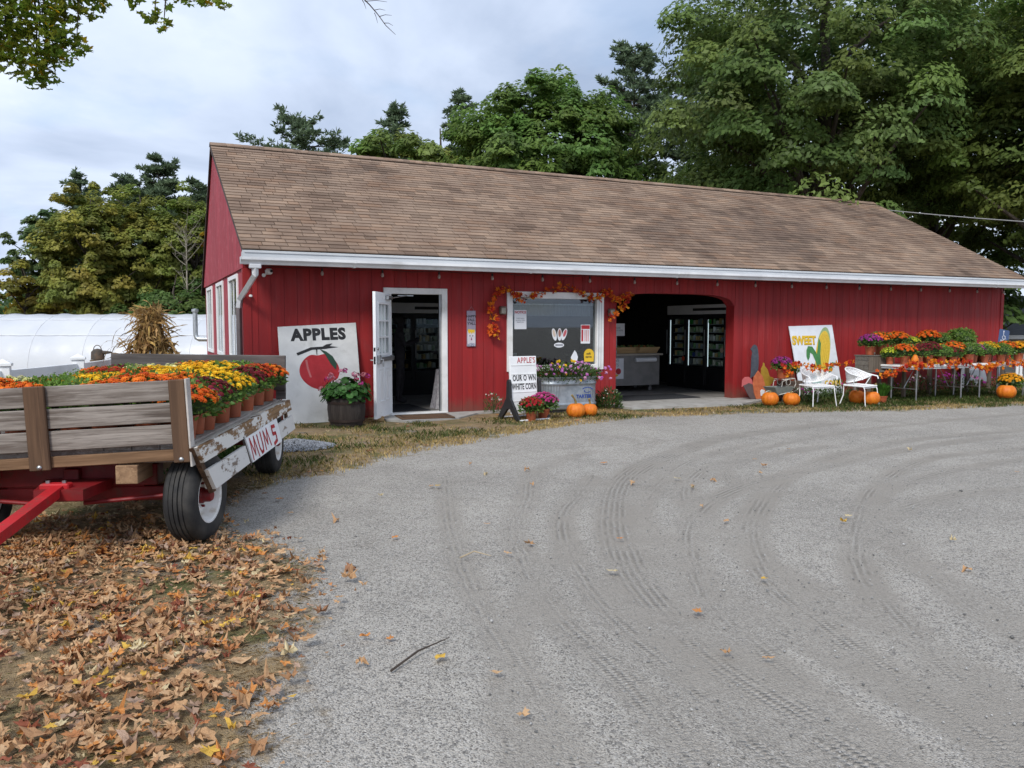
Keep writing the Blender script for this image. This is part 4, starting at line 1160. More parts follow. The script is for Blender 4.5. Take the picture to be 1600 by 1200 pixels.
mb = MB(); poly(mb, [(.62, 1.17), (.72, 1.13), (.82, 1.05), (.88, .93), (.86, .83), (.78, .93), (.70, 1.08)], F_(0, 0, 5)); mb.build('leaf_picture', mk('dark_leaf_paint', (.02, .06, .035), None, 5, .6), ap)
# SWEET CORN board
sw = thing('sweet_corn_sign', 'white board with a painted yellow corn cob and the words SWEET CORN', 'sign', (11.06, -.28, .06), 1)
lean2 = math.atan2(.24, 1.47)
PS = Matrix.Rotation(-lean2, 4, 'X')
MB().ext([(.12, 0, 0), (1.36, 0, .0), (1.24, 0, 1.50), (-.03, 0, 1.47)], (0, .016, 0), None, PS).build('board', mk('sweet_board', (.74, .77, .82), (.68, .71, .76), 4, .5, dirt=(.6, .6, .6)), sw)
S_ = lambda x, z, k=1: PS @ facing((x, -.0015 * k, z), (1, 0, 0), (0, 0, 1))
text('lettering', 'SWEET', .25, MAT['inkyellow'], sw, S_(.36, 1.16, 2), .010, 'CENTER', .0008, .88)
text('lettering_shadow', 'SWEET', .25, mk('dark_gold', (.35, .22, .02), None, 4, .6), sw, S_(.367, 1.152, 1), .016, 'CENTER', .0004, .88)
text('lettering', 'CORN', .16, MAT['inkyellow'], sw, S_(1.08, .22, 2), .008, 'CENTER', .0008, 1)
cob = ell(.87, .86, .205, .53, 36, 0, rad(-17))
mb = MB(); poly(mb, ell(.90, .95, .20, .52, 36, 0, rad(-17)), S_(0, 0, .6)); mb.build('husk_edge', mk('pale_husk', (.30, .42, .20), None, 5, .6), sw)
mb = MB(); poly(mb, cob, S_(0, 0, 1.4)); mb.build('cob_picture', mk('corn_yellow', (.74, .52, .06), (.64, .43, .04), 26, .6), sw)
mb = MB()
for k in range(-3, 4):
    a = rad(-17); cs_, sn_ = math.cos(a), math.sin(a)
    pl_ = []
    for t in np.linspace(-.9, .9, 12):
        x = k * .045 * math.sqrt(max(0, 1 - t * t)) * 1.15; z = t * .5
        pl_.append((.88 + x * cs_ - z * sn_, .86 + x * sn_ + z * cs_))
    for p, q in zip(pl_[:-1], pl_[1:]):
        poly(mb, [(p[0] - .004, p[1]), (p[0] + .004, p[1]), (q[0] + .004, q[1]), (q[0] - .004, q[1])], S_(0, 0, 2))
mb.build('kernel_lines', mk('kernel_lines', (.50, .30, .02), None, 4, .6), sw)
mb = MB(); poly(mb, [(.64, .50), (.68, .80), (.80, 1.22), (.85, 1.10), (.80, .86), (.78, .52)], S_(0, 0, 3)); poly(mb, [(.40, .95), (.46, 1.04), (.58, 1.03), (.68, .90), (.76, .70), (.78, .52), (.68, .52), (.64, .70), (.57, .86), (.50, .90), (.48, .80), (.42, .72), (.385, .82)], S_(0, 0, 4))
poly(mb, [(.97, .44), (1.02, .58), (1.12, .68), (1.26, .66), (1.14, .60), (1.06, .48)], S_(0, 0, 4)); 
mb.build('husk_picture', mk('husk_green', (.07, .24, .08), (.05, .18, .06), 10, .6), sw)
mb = MB(); poly(mb, [(.40, .56), (.86, .56), (.74, .24), (.50, .24)], S_(0, 0, 1)); mb.build('bucket_picture', mk('mint_paint', (.42, .60, .56), None, 5, .6), sw)
# letter board on a black roll-about stand
st = thing('letter_board', 'white letter board reading OUR OWN WHITE CORN on a black stand', 'sign', (3.86, -1.42, .0), 8)
for x in (-.02, .56):
    mb = MB()
    pr = [(-.30, 0), (-.20, 0), (-.02, .19), (.06, .19), (.26, 0), (.36, 0), (.09, .36), (.075, .62), (.05, .66), (.02, .66), (-.005, .62), (-.02, .36)]
    mb.ext([(x, y, z) for y, z in pr], (.045, 0, 0)); mb.build('stand_leg', MAT['black'], st)
MB().tube([(.0, -.28, .025), (.58, -.28, .025)], .014, 8).build('cross_bar', MAT['paper'], st)
MB().tube([(.0, .33, .025), (.58, .33, .025)], .014, 8).build('cross_bar', MAT['paper'], st)
PB = Matrix.Translation((.03, .0, .10)) @ Matrix.Rotation(rad(-4), 4, 'X')
MB().box(.0, .52, .0, .04, 0, .93, .006, None, PB).build('board', MAT['whiteclean'], st)
for k in range(6):
    MB().box(.02, .50, -.006, .0, .055 + k * .145, .065 + k * .145, 0, None, PB).build('letter_rail', MAT['white'], st)
B_ = lambda x, z: PB @ facing((x, -.002, z), (1, 0, 0), (0, 0, 1))
text('lettering', "APPLE'S", .13, MAT['inkred'], st, B_(.32, .86), .001, 'CENTER', .0008, .75, 1.1)
text('lettering', "OUR O WN", .13, MAT['inkblack'], st, B_(.27, .575), .003, 'CENTER', .0008, .62, 1.08)
text('lettering', "WHITE CORN", .13, MAT['inkblack'], st, B_(.265, .435), .003, 'CENTER', .0008, .56, 1.05)
potted_mum('bright red mum in front of the letter board, beside a magenta one', 'red', (4.12, -1.66, 0), 1.0, 'mums at the letter board')
potted_mum('magenta pink mum in front of the letter board, beside a red one', 'magenta', (4.42, -1.50, 0), 1.12, 'mums at the letter board')
# hanging scarecrow plaque
hp = thing('scarecrow_plaque', 'narrow painted plank with a scarecrow face hung on the red wall', 'plaque', (3.68, -.04, 1.16))
MB().box(0, .165, 0, .018, 0, .62, .003).build('board', mk('lilac_board', (.30, .26, .33), (.24, .21, .27), 12, .7), hp)
mb = MB(); mb.add([(.01, -.0015, .03), (.155, -.0015, .03), (.155, -.0015, .27), (.01, -.0015, .27)], [(0, 1, 2, 3)]); mb.build('face', mk('pale_face', (.62, .58, .62), None, 8, .7), hp)
mb = MB(); mb.add([(.02, -.003, .25), (.045, -.003, .22), (.065, -.003, .25), (.09, -.003, .215), (.11, -.003, .25), (.135, -.003, .22), (.15, -.003, .29), (.02, -.003, .30)], [tuple(range(8))]); mb.build('straw_hair', MAT['inkyellow'], hp)
mb = MB(); mb.add([(.068, -.003, .11), (.098, -.003, .11), (.083, -.003, .165)], [(0, 1, 2)]); mb.build('nose', mk('plum', (.25, .03, .12), None, 4, .7), hp)
for x in (.055, .108): mb = MB(); mb.disc((x, -.003, .185), .011, 10, 'y'); mb.build('eye', MAT['inkblack'], hp)
mb = MB(); mb.add([(.012, -.003, .005), (.153, -.003, .005), (.153, -.003, .045), (.083, -.003, .07), (.012, -.003, .045)], [tuple(range(5))]); mb.build('collar', mk('check_blue', (.12, .13, .22), (.5, .5, .55), 60, .8), hp)
text('lettering', 'HAPPY\nFALL\nY\'ALL', .062, MAT['inkblack'], hp, facing((.083, -.002, .46), (1, 0, 0), (0, 0, 1)), .001)
mb = MB(); mb.tube([(.03, 0, .615), (.083, -.005, .69), (.135, 0, .615)], .002, 4); mb.build('string', MAT['inkgrey'], hp)
# lamps beside the display window
for x, z, lab in ((4.35, 1.72, 'small grey bracket box on the wall beside the garland tail, door side'), (6.60, 1.70, 'small grey bracket box on the wall beside the arched opening')):
    b = thing('bracket_box', lab, 'wall box', (x, -.02, z), 0, 'wall boxes beside the display window')
    MB().box(-.055, .055, -.09, .0, 0, .14, .01).build('housing', mk('aged_box', (.10, .075, .06), (.2, .17, .14), 9, .6), b)
    MB().box(-.04, .04, -.095, -.091, .02, .11, .001).build('face_plate', mk('aged_plate', (.25, .23, .2), None, 9, .5), b)
# notices and decals on the display window
def decal_board(name, label, pts, mat, y=.022):
    t = thing(name, label, 'notice', (pts[0][0], y, pts[0][1]), 0, 'notices on the display window')
    o = pts[0]; mb = MB(); mb.ext([(x - o[0], 0, z - o[1]) for x, z in pts], (0, .003, 0)); mb.build('sheet', mat, t); return t
rc = lambda x0, x1, z0, z1: [(x0, z0), (x1, z0), (x1, z1), (x0, z1)]
n_ = decal_board('notice', 'white paper notice with red heading taped in the display window', rc(4.62, 4.86, 1.46, 1.80), MAT['paper'])
text('lettering', 'NOTICE', .062, MAT['inkred'], n_, facing((.12, -.0015, .30), (1, 0, 0), (0, 0, 1)), .002)
text('small_print', 'fresh native\nproduce daily\nthank you', .034, MAT['inkgrey'], n_, facing((.12, -.0015, .16), (1, 0, 0), (0, 0, 1)))
n_ = decal_board('notice', 'red and white striped poster on the display window beside the frame', rc(5.99, 6.19, 1.19, 1.54), MAT['paper'])
mb = MB(); mb.add([(.01, -.002, .27), (.19, -.002, .27), (.19, -.002, .34), (.01, -.002, .34)], [(0, 1, 2, 3)]); mb.add([(.012, -.002, .04), (.05, -.002, .04), (.05, -.002, .26), (.012, -.002, .26)], [(0, 1, 2, 3)]); mb.build('red_print', MAT['inkred'], n_)
mb = MB()
for k in range(3): mb.add([(.08 + k * .035, -.002, .04), (.098 + k * .035, -.002, .04), (.098 + k * .035, -.002, .25), (.08 + k * .035, -.002, .25)], [(0, 1, 2, 3)])
mb.build('pink_print', mk('pink_print', (.6, .25, .25), None, 4, .6), n_)
n_ = decal_board('notice', 'yellow rounded placard low in the display window', [(6.07, .85), (6.27, .85)] + [(6.17 + .11 * math.cos(t), .98 + .11 * math.sin(t)) for t in np.linspace(0, math.pi, 12)], MAT['inkyellow'])
text('lettering', 'soft\nserve', .06, MAT['inkblack'], n_, facing((.09, -.0015, .12), (1, 0, 0), (0, 0, 1)), .001)
t = thing('ice_cream_decal', 'cutout of three ice cream pops above a label on the display window', 'decal', (5.45, .02, 1.12))
for dx_, an, cc in ((-.10, 14, (.62, .50, .40)), (.01, 0, (.36, .16, .12)), (.11, -22, (.55, .12, .14))):
    M_ = Matrix.Translation((.08 + dx_, 0, .24)) @ Matrix.Rotation(rad(-an), 4, 'Y')
    mb = MB(); mb.ext([(x, 0, z) for x, z in ell(0, 0, .045, .115, 20)], (0, .003, 0), None, M_); pc = mb.build('pop', MAT['paper'], t)
    mb = MB(); mb.ext([(x, -.003, z) for x, z in ell(0, .025, .028, .07, 16)], (0, .002, 0), None, M_); mb.build('print', mk('pop_print%d' % an, cc, None, 5, .6), pc)
mb = MB(); mb.ext([(x, 0, z) for x, z in ell(.08, .045, .105, .045, 20)], (0, .003, 0)); lb = mb.build('label_oval', MAT['paper'], t)
MB().box(.0, .16, -.003, -.001, .03, .065).build('label_print', MAT['inkgrey'], lb)
t = thing('cone_decal', 'small white ice cream figure cutout low in the display window', 'decal', (5.80, .02, .82))
mb = MB(); mb.ext([(x, 0, z) for x, z in [(.0, 0), (.1, 0), (.13, .12), (.1, .2), (.06, .25), (.03, .2), (-.02, .12)]], (0, .003, 0)); mb.build('sheet', MAT['paper'], t)
# string of bulbs under the eave
sl_ = thing('string_light', 'string of clear bulbs on a dark cable along the eave', 'string lights', (0, -.16, 2.42))
pts = []
for k in range(19):
    x = .2 + k * .98; pts += [(x, 0, .02), (x + .49, 0, -.012)]
MB().tube(pts, .005, 5).build('cable', MAT['black'], sl_)
BULB = MB().lathe([(.001, -.125), (.018, -.118), (.026, -.095), (.022, -.07), (.012, -.052)], 12).mesh('bulb', mk('clear_bulb', (.42, .36, .33), (.36, .3, .28), 5, .15), True)
SOCK = MB().lathe([(.013, -.054), (.017, -.05), (.017, -.012), (.008, -.004), (.001, -.003)], 10).mesh('socket', MAT['black'], True)
for k in range(18):
    x = .2 + k * .98 + .97
    b_ = link('bulb', BULB, sl_, (x, 0, .012)); link('socket', SOCK, b_)
# security camera and small fittings
t = thing('security_camera', 'small white security camera under the eave by the downspout', 'camera', (.36, -.02, 2.33))
MB().box(-.05, .05, -.14, -.02, -.02, .07, .02).build('body', MAT['whiteclean'], t)
MB().tube([(.03, -.142, .03), (.03, -.15, .03)], .022, 12).build('lens', MAT['inkblack'], t)
MB().tube([(-.07, -.04, -.03), (-.07, -.02, -.03)], .03, 10).tube([(-.06, -.03, -.02), (0, -.06, 0)], .012, 6).build('mount', MAT['whiteclean'], t)
t = MB().lathe([(.001, -.02), (.025, -.018), (.028, .0), (.02, .016), (.001, .02)], 12).build('wall_sensor', MAT['whiteclean'], None, True, (.09, -.05, 1.98)); tag(t, 'small round white sensor on the red wall under the downspout elbow', 'sensor')

# ---------------------------------------------------------------- planters
gerl = leafmat('geranium_leaves', (.05, .14, .03), (.035, .10, .025), .2, .45, 12, 'Object')
def leafy(mb, c, a, h, n, ls, rr, upw=.4, rnd=True):
    for k in range(n):
        th = rr.uniform(0, 6.28); q = rr.random() ** .5; z = rr.random()
        p = Vector((c[0] + a[0] * q * math.cos(th), c[1] + a[1] * q * math.sin(th), c[2] + h * z * (1 - .45 * q * q)))
        nn = Vector((math.cos(th) * q, math.sin(th) * q, upw + rr.random() * .6)).normalized()
        u = nn.orthogonal().normalized(); v = nn.cross(u); s_ = ls * rr.uniform(.6, 1.25); a0 = rr.uniform(0, 6.28)
        m = 7 if rnd else 4
        if rnd: vs = [p - nn * s_ * .2] + [p + (u * math.cos(a0 + 6.283 * j / m) + v * math.sin(a0 + 6.283 * j / m)) * s_ * (1 if j else .3) for j in range(m)]
        else:
            d = (nn + u * rr.uniform(-.8, .8)).normalized(); e_ = d.cross(v).normalized() if rr.random() < .5 else v
            vs = [p, p + d * s_ + e_ * s_ * .35, p + d * s_ * 2.2, p + d * s_ - e_ * s_ * .35]
        g = rr.uniform(.6, 1.35); t = (g, g, g * .85)
        mb.add(vs, [(0, 1 + j, 1 + (j + 1) % m) for j in range(m)] if rnd else [(0, 1, 2), (0, 2, 3)], t)
br = thing('barrel_planter', 'dark wooden half barrel of pink and white geraniums by the door', 'planter', (1.35, -.88, 0))
mb = MB(); mb.lathe([(.001, 0), (.24, 0), (.275, .12), (.29, .25), (.285, .38), (.28, .44), (.262, .44), (.26, .40), (.001, .40)], 28, fn=lambda th, r, z: r * (1 - .012 * (abs(math.sin(7 * th)) > .97))); mb.build('barrel', wood('dark_stave', (.055, .045, .04), (.028, .022, .02), 'z', .7), br, 30)
for z, r in ((.09, .268), (.36, .288)):
    mb = MB(); mb.lathe([(r, z - .02), (r + .006, z - .02), (r + .006, z + .02), (r, z + .02)], 28); mb.build('hoop', mk('rust_band%d' % int(z * 100), (.05, .035, .03), None, 8, .6, metal=.6), br)
MB().disc((0, 0, .405), .258, 20).build('soil', MAT['soil'], br)
rr = random.Random(5); mb = MB(); leafy(mb, (0, 0, .40), (.38, .36), .34, 520, .05, rr); mb.build('foliage', gerl, br)
mb = MB()
for k in range(22):
    th = rr.uniform(0, 6.28); q = rr.uniform(.1, .40); c = Vector((q * math.cos(th), q * math.sin(th), .66 + rr.uniform(-.06, .22) - q * .3)); cc = rr.choice([(.62, .05, .20), (.75, .65, .68), (.65, .22, .26), (.55, .06, .28), (.7, .3, .4)])
    for j in range(16):
        d = Vector((rr.gauss(0, 1), rr.gauss(0, 1), rr.gauss(.3, 1))).normalized(); bloom(mb, c + d * .035, d, .018, cc, 5, .2, rr)
tag(mb.build('blooms', MAT['petal'], br), kind='stuff')
# galvanised stock tank
tk_ = thing('stock_tank', 'oval galvanised stock tank planted with pink and yellow flowers below the window', 'planter', (5.36, -.55, 0), 0)
def oval(r, z, n=72, L_=.32, rib=0.0):
    o = []
    for k in range(n):
        th = 2 * math.pi * k / n; q = r + (rib * math.sin(th * 36))
        x = q * math.cos(th) + (L_ if math.cos(th) > 0 else -L_); y = q * math.sin(th)
        o.append((x, y, z))
    return o
def ovloft(rings, n):
    mb = MB(); vs = [p for r in rings for p in r]; fs = []
    for i in range(len(rings) - 1):
        for j in range(n): fs.append((i * n + j, i * n + (j + 1) % n, (i + 1) * n + (j + 1) % n, (i + 1) * n + j))
    return mb.add(vs, fs)
nn_ = 216
rg = lambda r, z, rib=0: oval(r, z, nn_, .27, rib)
mb = ovloft([rg(.27, .06), rg(.285, .065), rg(.30, .09), rg(.295, .12), rg(.305, .14), rg(.305, .16), rg(.290, .18), rg(.288, .19, .004), rg(.288, .47, .004), rg(.290, .48), rg(.305, .50), rg(.305, .53), rg(.29, .55), rg(.298, .60), rg(.312, .615), rg(.312, .63), rg(.29, .63), rg(.285, .58)], nn_)
mb.build('tank', mk('tank_galvanised', (.36, .39, .42), (.26, .29, .32), 9, .45, .05, 30, metal=.6), tk_, 50)
mb = MB(); mb.add(rg(.286, .585), [tuple(range(nn_))]); mb.build('soil', MAT['soil'], tk_)
mb = MB(); mb.add(rg(.27, .0) + rg(.27, .061), [(j, (j + 1) % nn_, nn_ + (j + 1) % nn_, nn_ + j) for j in range(nn_)]); mb.build('base', MAT['inkblack'], tk_)
text('lettering', 'TARTER', .085, MAT['inkblue'], tk_, facing((.20, -.2945, .285), (1, 0, 0), (0, 0, 1)), .003, 'CENTER', .0008, 1.0)
mb = MB()
for r0_, r1_, a, b in ((.075, .092, .3, 2.7), (.04, .055, 2.9, 5.9)):
    pp = np.linspace(a, b, 14)
    for p, q in zip(pp[:-1], pp[1:]):
        mb.add([(.27 + r_ * math.cos(t) * 1.3, -.2945, .385 + r_ * .7 * math.sin(t)) for r_, t in ((r0_, p), (r0_, q), (r1_, q), (r1_, p))], [(3, 2, 1, 0)])
mb.build('emblem', MAT['inkblue'], tk_)
rr = random.Random(9); mb = MB(); leafy(mb, (0, 0, .55), (.66, .36), .30, 1700, .036, rr, .3, False)
for k in range(160):
    a = rr.choice([0, math.pi, 4.71, 4.71, 4.71]) + rr.uniform(-.7, .7); p0 = Vector((.58 * math.cos(a), .31 * math.sin(a), .60 - rr.random() * .1)); leafy(mb, p0, (.05, .05), .05, 2, .02, rr, .2, False)
mb.build('foliage', leafmat('petunia_leaves', (.06, .11, .03), (.045, .085, .025), .2, .5, 14, 'Object'), tk_)
mb = MB()
for k in range(78):
    a = rr.uniform(0, 6.28); q = rr.random() ** .5; p = Vector((.70 * q * math.cos(a), .36 * q * math.sin(a), .83 + rr.uniform(-.05, .1) - .14 * q * q))
    if k < 12: p = Vector((rr.uniform(-.62, .72), -.34 + rr.uniform(-.03, .05), rr.uniform(.55, .78)))
    if k > 70: p = Vector((.62 + rr.uniform(-.1, .2), -.2, rr.uniform(.5, .8)))
    cc = (.80, .50, .01) if (abs(p.x + .02) < .2 and rr.random() < .6) else rr.choice([(.50, .16, .48), (.58, .24, .52), (.46, .12, .44), (.62, .32, .5)])
    bloom(mb, p, (Vector((0, -.8, .6)) + Vector((rr.gauss(0, .4), rr.gauss(0, .4), rr.gauss(0, .3)))).normalized(), .034, cc, 5, .1, rr)
tag(mb.build('blooms', MAT['petal'], tk_), kind='stuff')
# low leafy plants at the wall
def bush(label, loc, a, h, n, ls, seed, mat, flow=None, nf=0, fs=.018, name='flowering_plant', group='plants at the foot of the wall'):
    rr = random.Random(seed); t = thing(name, label, 'plant', loc, 0, group)
    mb = MB()
    for k in range(7):
        th = rr.uniform(0, 6.28); mb.tube([(0, 0, 0), (a[0] * .3 * math.cos(th), a[1] * .3 * math.sin(th), h * .5), (a[0] * .6 * math.cos(th), a[1] * .6 * math.sin(th), h * .85)], .005, 4)
    mb.build('stems', mk('plant_stem_%d' % seed, (.06, .08, .025), None, 4, .8), t)
    mb = MB(); leafy(mb, (0, 0, .02), a, h, n, ls, rr, .5, False); mb.build('foliage', mat, t)
    if flow:
        mb = MB()
        for k in range(nf):
            th = rr.uniform(0, 6.28); q = rr.random() ** .5; p = Vector((a[0] * q * math.cos(th), a[1] * q * math.sin(th), h * (1.0 - .35 * q * q) + rr.uniform(-.06, .06)))
            bloom(mb, p, Vector((rr.gauss(0, .4), -.5, .7)).normalized(), fs * rr.uniform(.7, 1.3), rr.choice(flow), 5, .2, rr)
        tag(mb.build('blooms', MAT['petal'], t), kind='stuff')
    return t
dgl = leafmat('shrub_leaves', (.045, .085, .025), (.06, .105, .03), .2, .5, 12, 'Object')
bush('low green plant with white flowers between the pumpkins and the arched opening', (6.28, -.50, 0), (.24, .2), .36, 620, .036, 21, dgl, [(.7, .7, .62)], 16, .014)
bush('wispy plant with white flowers at the wall behind the letter board', (4.05, -.32, 0), (.16, .13), .36, 150, .028, 22, dgl, [(.66, .62, .56)], 12, .018)
# ---------------------------------------------------------------- pumpkins
def pumpkin_mesh(seed, squash=.82, ribs=11):
    rr = random.Random(seed); mb = MB(); pr = []
    for k in range(19):
        a = math.pi * k / 18; pr.append((max(.001, math.sin(a) ** .85), -math.cos(a) * squash * (1 - .12 * (math.sin(a) < .35) * 1)))
    sk = rr.uniform(-.05, .05)
    mb.lathe(pr, 66, fn=lambda th, r, z: r * (1 - .055 * (1 - abs(math.sin(ribs * th / 2))) ** 1.6 + sk * math.cos(th)))
    m, nt, o = new_mat('pumpkin_skin'); v = coords(nt, 'Object')
    c = mixc(nt, ramp(nt, noise_n(nt, v, 2.5, 5), .35, .65), (.66, .19, .012), (.58, .14, .010))
    c = mixc(nt, ramp(nt, noise_n(nt, v, 26, 5, .7), .60, .75, 0, .5), c, (.70, .33, .06))
    c = mixc(nt, ramp(nt, noise_n(nt, v, 5, 7, .75), .64, .70, 0, .7), c, (.42, .26, .10))
    bsdf(nt, o, c, .5, 0, .35, noise_n(nt, v, 12, 5), .25, .03)
    return mb.mesh('flesh', m, True)
PKM = [pumpkin_mesh(31 + i, [.82, .9, .86][i]) for i in range(3)]
stemm = mk('pumpkin_stem', (.26, .19, .08), (.17, .14, .05), 12, .8, .4, 40)
def pumpkin(label, loc, r, k=0, stem=.1, rz=0, tilt=(0, 0), sdir=.4, scol=None, zs=1.0):
    t = thing('pumpkin', label, 'pumpkin', loc, rz, 'pumpkins along the shop front')
    sq = [.82, .9, .86][k] * zs
    e_ = link('flesh', PKM[k], t, (0, 0, r * sq * .93), (rad(tilt[0]), rad(tilt[1]), 0), (r, r, r * zs))
    mb = MB(); z0 = r * sq * 1.80
    mb.tube([(0, 0, z0 - .03), (0, 0, z0 + stem * .2), (stem * sdir * .4, 0, z0 + stem * .6), (stem * sdir, -.01, z0 + stem)], [.030, .020, .016, .019], 7)
    mb.build('stem', stemm, t, True)
pumpkin('round pumpkin with a long curved stem in front of the stock tank', (5.02, -1.50, 0), .158, 0, .15, 200, (2, 3), .6)
pumpkin('smaller pumpkin with a short stub stem in front of the stock tank', (5.34, -1.42, 0), .130, 1, .09, 20, (0, 5), -.4, None, 1.0)
pumpkin('squat stemless pumpkin in front of the toy wheelbarrow', (9.40, -1.28, 0), .162, 2, .03, 40)
pumpkin('round pumpkin in front of the sweet corn board, beside the chair', (9.80, -1.42, 0), .160, 0, .02, 90, (2, -4))
pumpkin('pumpkin lying behind the second chair leg, partly hidden by another', (11.18, -1.75, 0), .162, 2, .03, 10, (20, 0))
pumpkin('pumpkin with an upright pale stem beside the second white chair', (11.22, -2.05, 0), .16, 1, .16, -30, (0, 0), .5)
pumpkin('pumpkin on the grass in front of a golden mum at the table end', (15.0, -2.2, 0), .185, 0, .04, 20, (0, 3))
t = thing('orange_gourd', 'upright orange gourd on the flower table among the maroon mums', 'gourd', (12.62, -1.86, .735))
mb = MB(); mb.lathe([(.001, 0), (.05, .005), (.075, .06), (.07, .12), (.045, .18), (.02, .21), (.001, .215)], 20, fn=lambda th, r, z: r * (1 + .03 * math.cos(8 * th))); mb.build('flesh', PKM[0].materials[0], t, True)
MB().tube([(0, 0, .21), (.005, 0, .25)], .008, 6).build('stem', stemm, t)

# ---------------------------------------------------------------- painted wooden cutouts by the opening
ctn = thing('harvest_cutout', 'painted plywood cutout of a crow with acorn, pumpkin and gourds beside the opening', 'cutout', (9.56, -.36, .03), 2)
Pc = Matrix.Rotation(rad(-9), 4, 'X')
def cut(name, pts, mat, y, th=.012):
    mb = MB(); mb.ext([(x, y, z) for x, z in pts], (0, th, 0), None, Pc); return mb.build(name, mat, ctn)
acorn = [(-.02, .28), (.0, .40), (.08, .46), (.18, .46), (.26, .40), (.27, .34)]
cut('acorn_cap', [(-.03, .26)] + acorn + [(.28, .28), (.16, .33), (.06, .29)], mk('pink_paint', (.50, .12, .12), (.44, .1, .1), 9, .7), -.02)
cut('acorn_nut', [(.0, .285), (.06, .30), (.16, .335), (.27, .29), (.29, .15), (.28, .02), (.18, -.02), (.10, .1)], mk('brown_grey_paint', (.11, .075, .075), None, 9, .7), -.035)
cut('crow', [(.24, .42), (.27, .55), (.30, .72), (.33, .88), (.36, .95), (.345, 1.0), (.31, 1.03), (.355, 1.055), (.39, 1.10), (.44, 1.12), (.50, 1.09), (.52, 1.0), (.52, .88), (.50, .72), (.46, .55), (.42, .50), (.34, .46), (.29, .46)], mk('slate_paint', (.05, .058, .075), (.07, .078, .095), 12, .8), .0)
cut('pumpkin', [(.30, .0), (.26, .12), (.25, .30), (.29, .45), (.36, .52), (.42, .58), (.47, .52), (.53, .46), (.57, .30), (.57, .12), (.54, .0)], mk('faded_orange_paint', (.52, .15, .06), (.42, .10, .04), 14, .7), -.05)
cut('gourd', [(.56, .12), (.53, .3), (.51, .5), (.53, .62), (.58, .68), (.60, .74), (.63, .73), (.63, .67), (.70, .60), (.74, .45), (.84, .42), (.88, .36), (.80, .31), (.74, .28), (.72, .12), (.66, .04)], mk('mustard_paint', (.34, .20, .02), (.28, .16, .015), 9, .7), -.03)
cut('label_card', [(.42, .06), (.52, .05), (.53, .17), (.46, .19), (.42, .16)], MAT['paper'], -.065, .012)
MB().box(-.05, .8, -.10, .04, -.03, .005).build('base_plank', wood('base_plank', (.2, .09, .06), (.12, .055, .04), 'x'), ctn)
# toy wheelbarrow planter with two mums
wb = thing('wheelbarrow_planter', 'small wrought iron wheelbarrow plant stand painted white', 'plant stand', (9.95, -.78, 0))
wi = mk('chipped_white_iron', (.62, .60, .55), (.48, .45, .40), 20, .6, .1, 60)
mb = MB(); mb.add([(-.02, -.13, .17), (.30, -.13, .17), (.30, .13, .17), (-.02, .13, .17), (-.12, -.17, .31), (.40, -.17, .31), (.40, .17, .31), (-.12, .17, .31)], [(0, 3, 2, 1), (0, 1, 5, 4), (1, 2, 6, 5), (2, 3, 7, 6), (3, 0, 4, 7)])
mb.build('tray', mk('grey_tray', (.26, .28, .26), (.2, .22, .2), 12, .6), wb)
wr = [(-.13 + .11 * math.cos(t), 0, .12 + .11 * math.sin(t)) for t in np.linspace(0, 6.283, 20, endpoint=False)]
mb = MB(); mb.tube(wr, .010, 6, close=True)
for k in range(3): a = k * math.pi / 3; mb.tube([(-.13 + .1 * math.cos(a), 0, .12 + .1 * math.sin(a)), (-.13 - .1 * math.cos(a), 0, .12 - .1 * math.sin(a))], .006, 5)
mb.build('wheel', wi, wb)
for s_ in (-.14, .14):
    mb = MB(); mb.tube([(-.13, s_ * .4, .12), (.1, s_, .17), (.45, s_, .22), (.62, s_, .34)], .009, 6); mb.build('handle', wi, wb)
    mb = MB(); mb.tube([(.34, s_, .2), (.40, s_, .09), (.36, s_, .0)], .009, 6); mb.build('leg', wi, wb)
mb = MB()
for s_ in (-.12, .12):
    mb.tube([(.10, s_, .31), (.12, s_, .42), (.30, s_, .46), (.44, s_, .47)], .007, 5); mb.tube([(.40, s_, .24), (.47, s_, .36), (.44, s_, .47)], .007, 5)
    mb.tube([(.27 + .06 * math.cos(t), s_, .40 + .06 * math.sin(t)) for t in np.linspace(0, 6.283, 16, endpoint=False)], .005, 5, close=True)
mb.tube([(.44, -.12, .47), (.44, .12, .47)], .007, 5); mb.tube([(.12, -.12, .45), (.44, -.12, .47)], .006, 4); mb.tube([(.12, .12, .45), (.44, .12, .47)], .006, 4)
for x in (.15, .22, .29, .36): mb.tube([(x, -.12, .46), (x, .12, .46)], .005, 4)
mb.build('scroll_rack', wi, wb)
potted_mum('purple mum held by the wrought iron wheelbarrow stand', 'purple', (10.13, -.80, .472), 1.12, 'mums at the wheelbarrow stand')
potted_mum('golden mum behind the purple one at the wheelbarrow stand', 'gold', (10.62, -.55, .40), .95, 'mums at the wheelbarrow stand')
tag(MB().box(10.42, 10.82, -.74, -.36, 0, .398, .005).build('plant_box', wood('old_box', (.14, .10, .075), (.08, .055, .04), 'x')), 'plain wooden box carrying the golden mum behind the wheelbarrow stand', 'box')

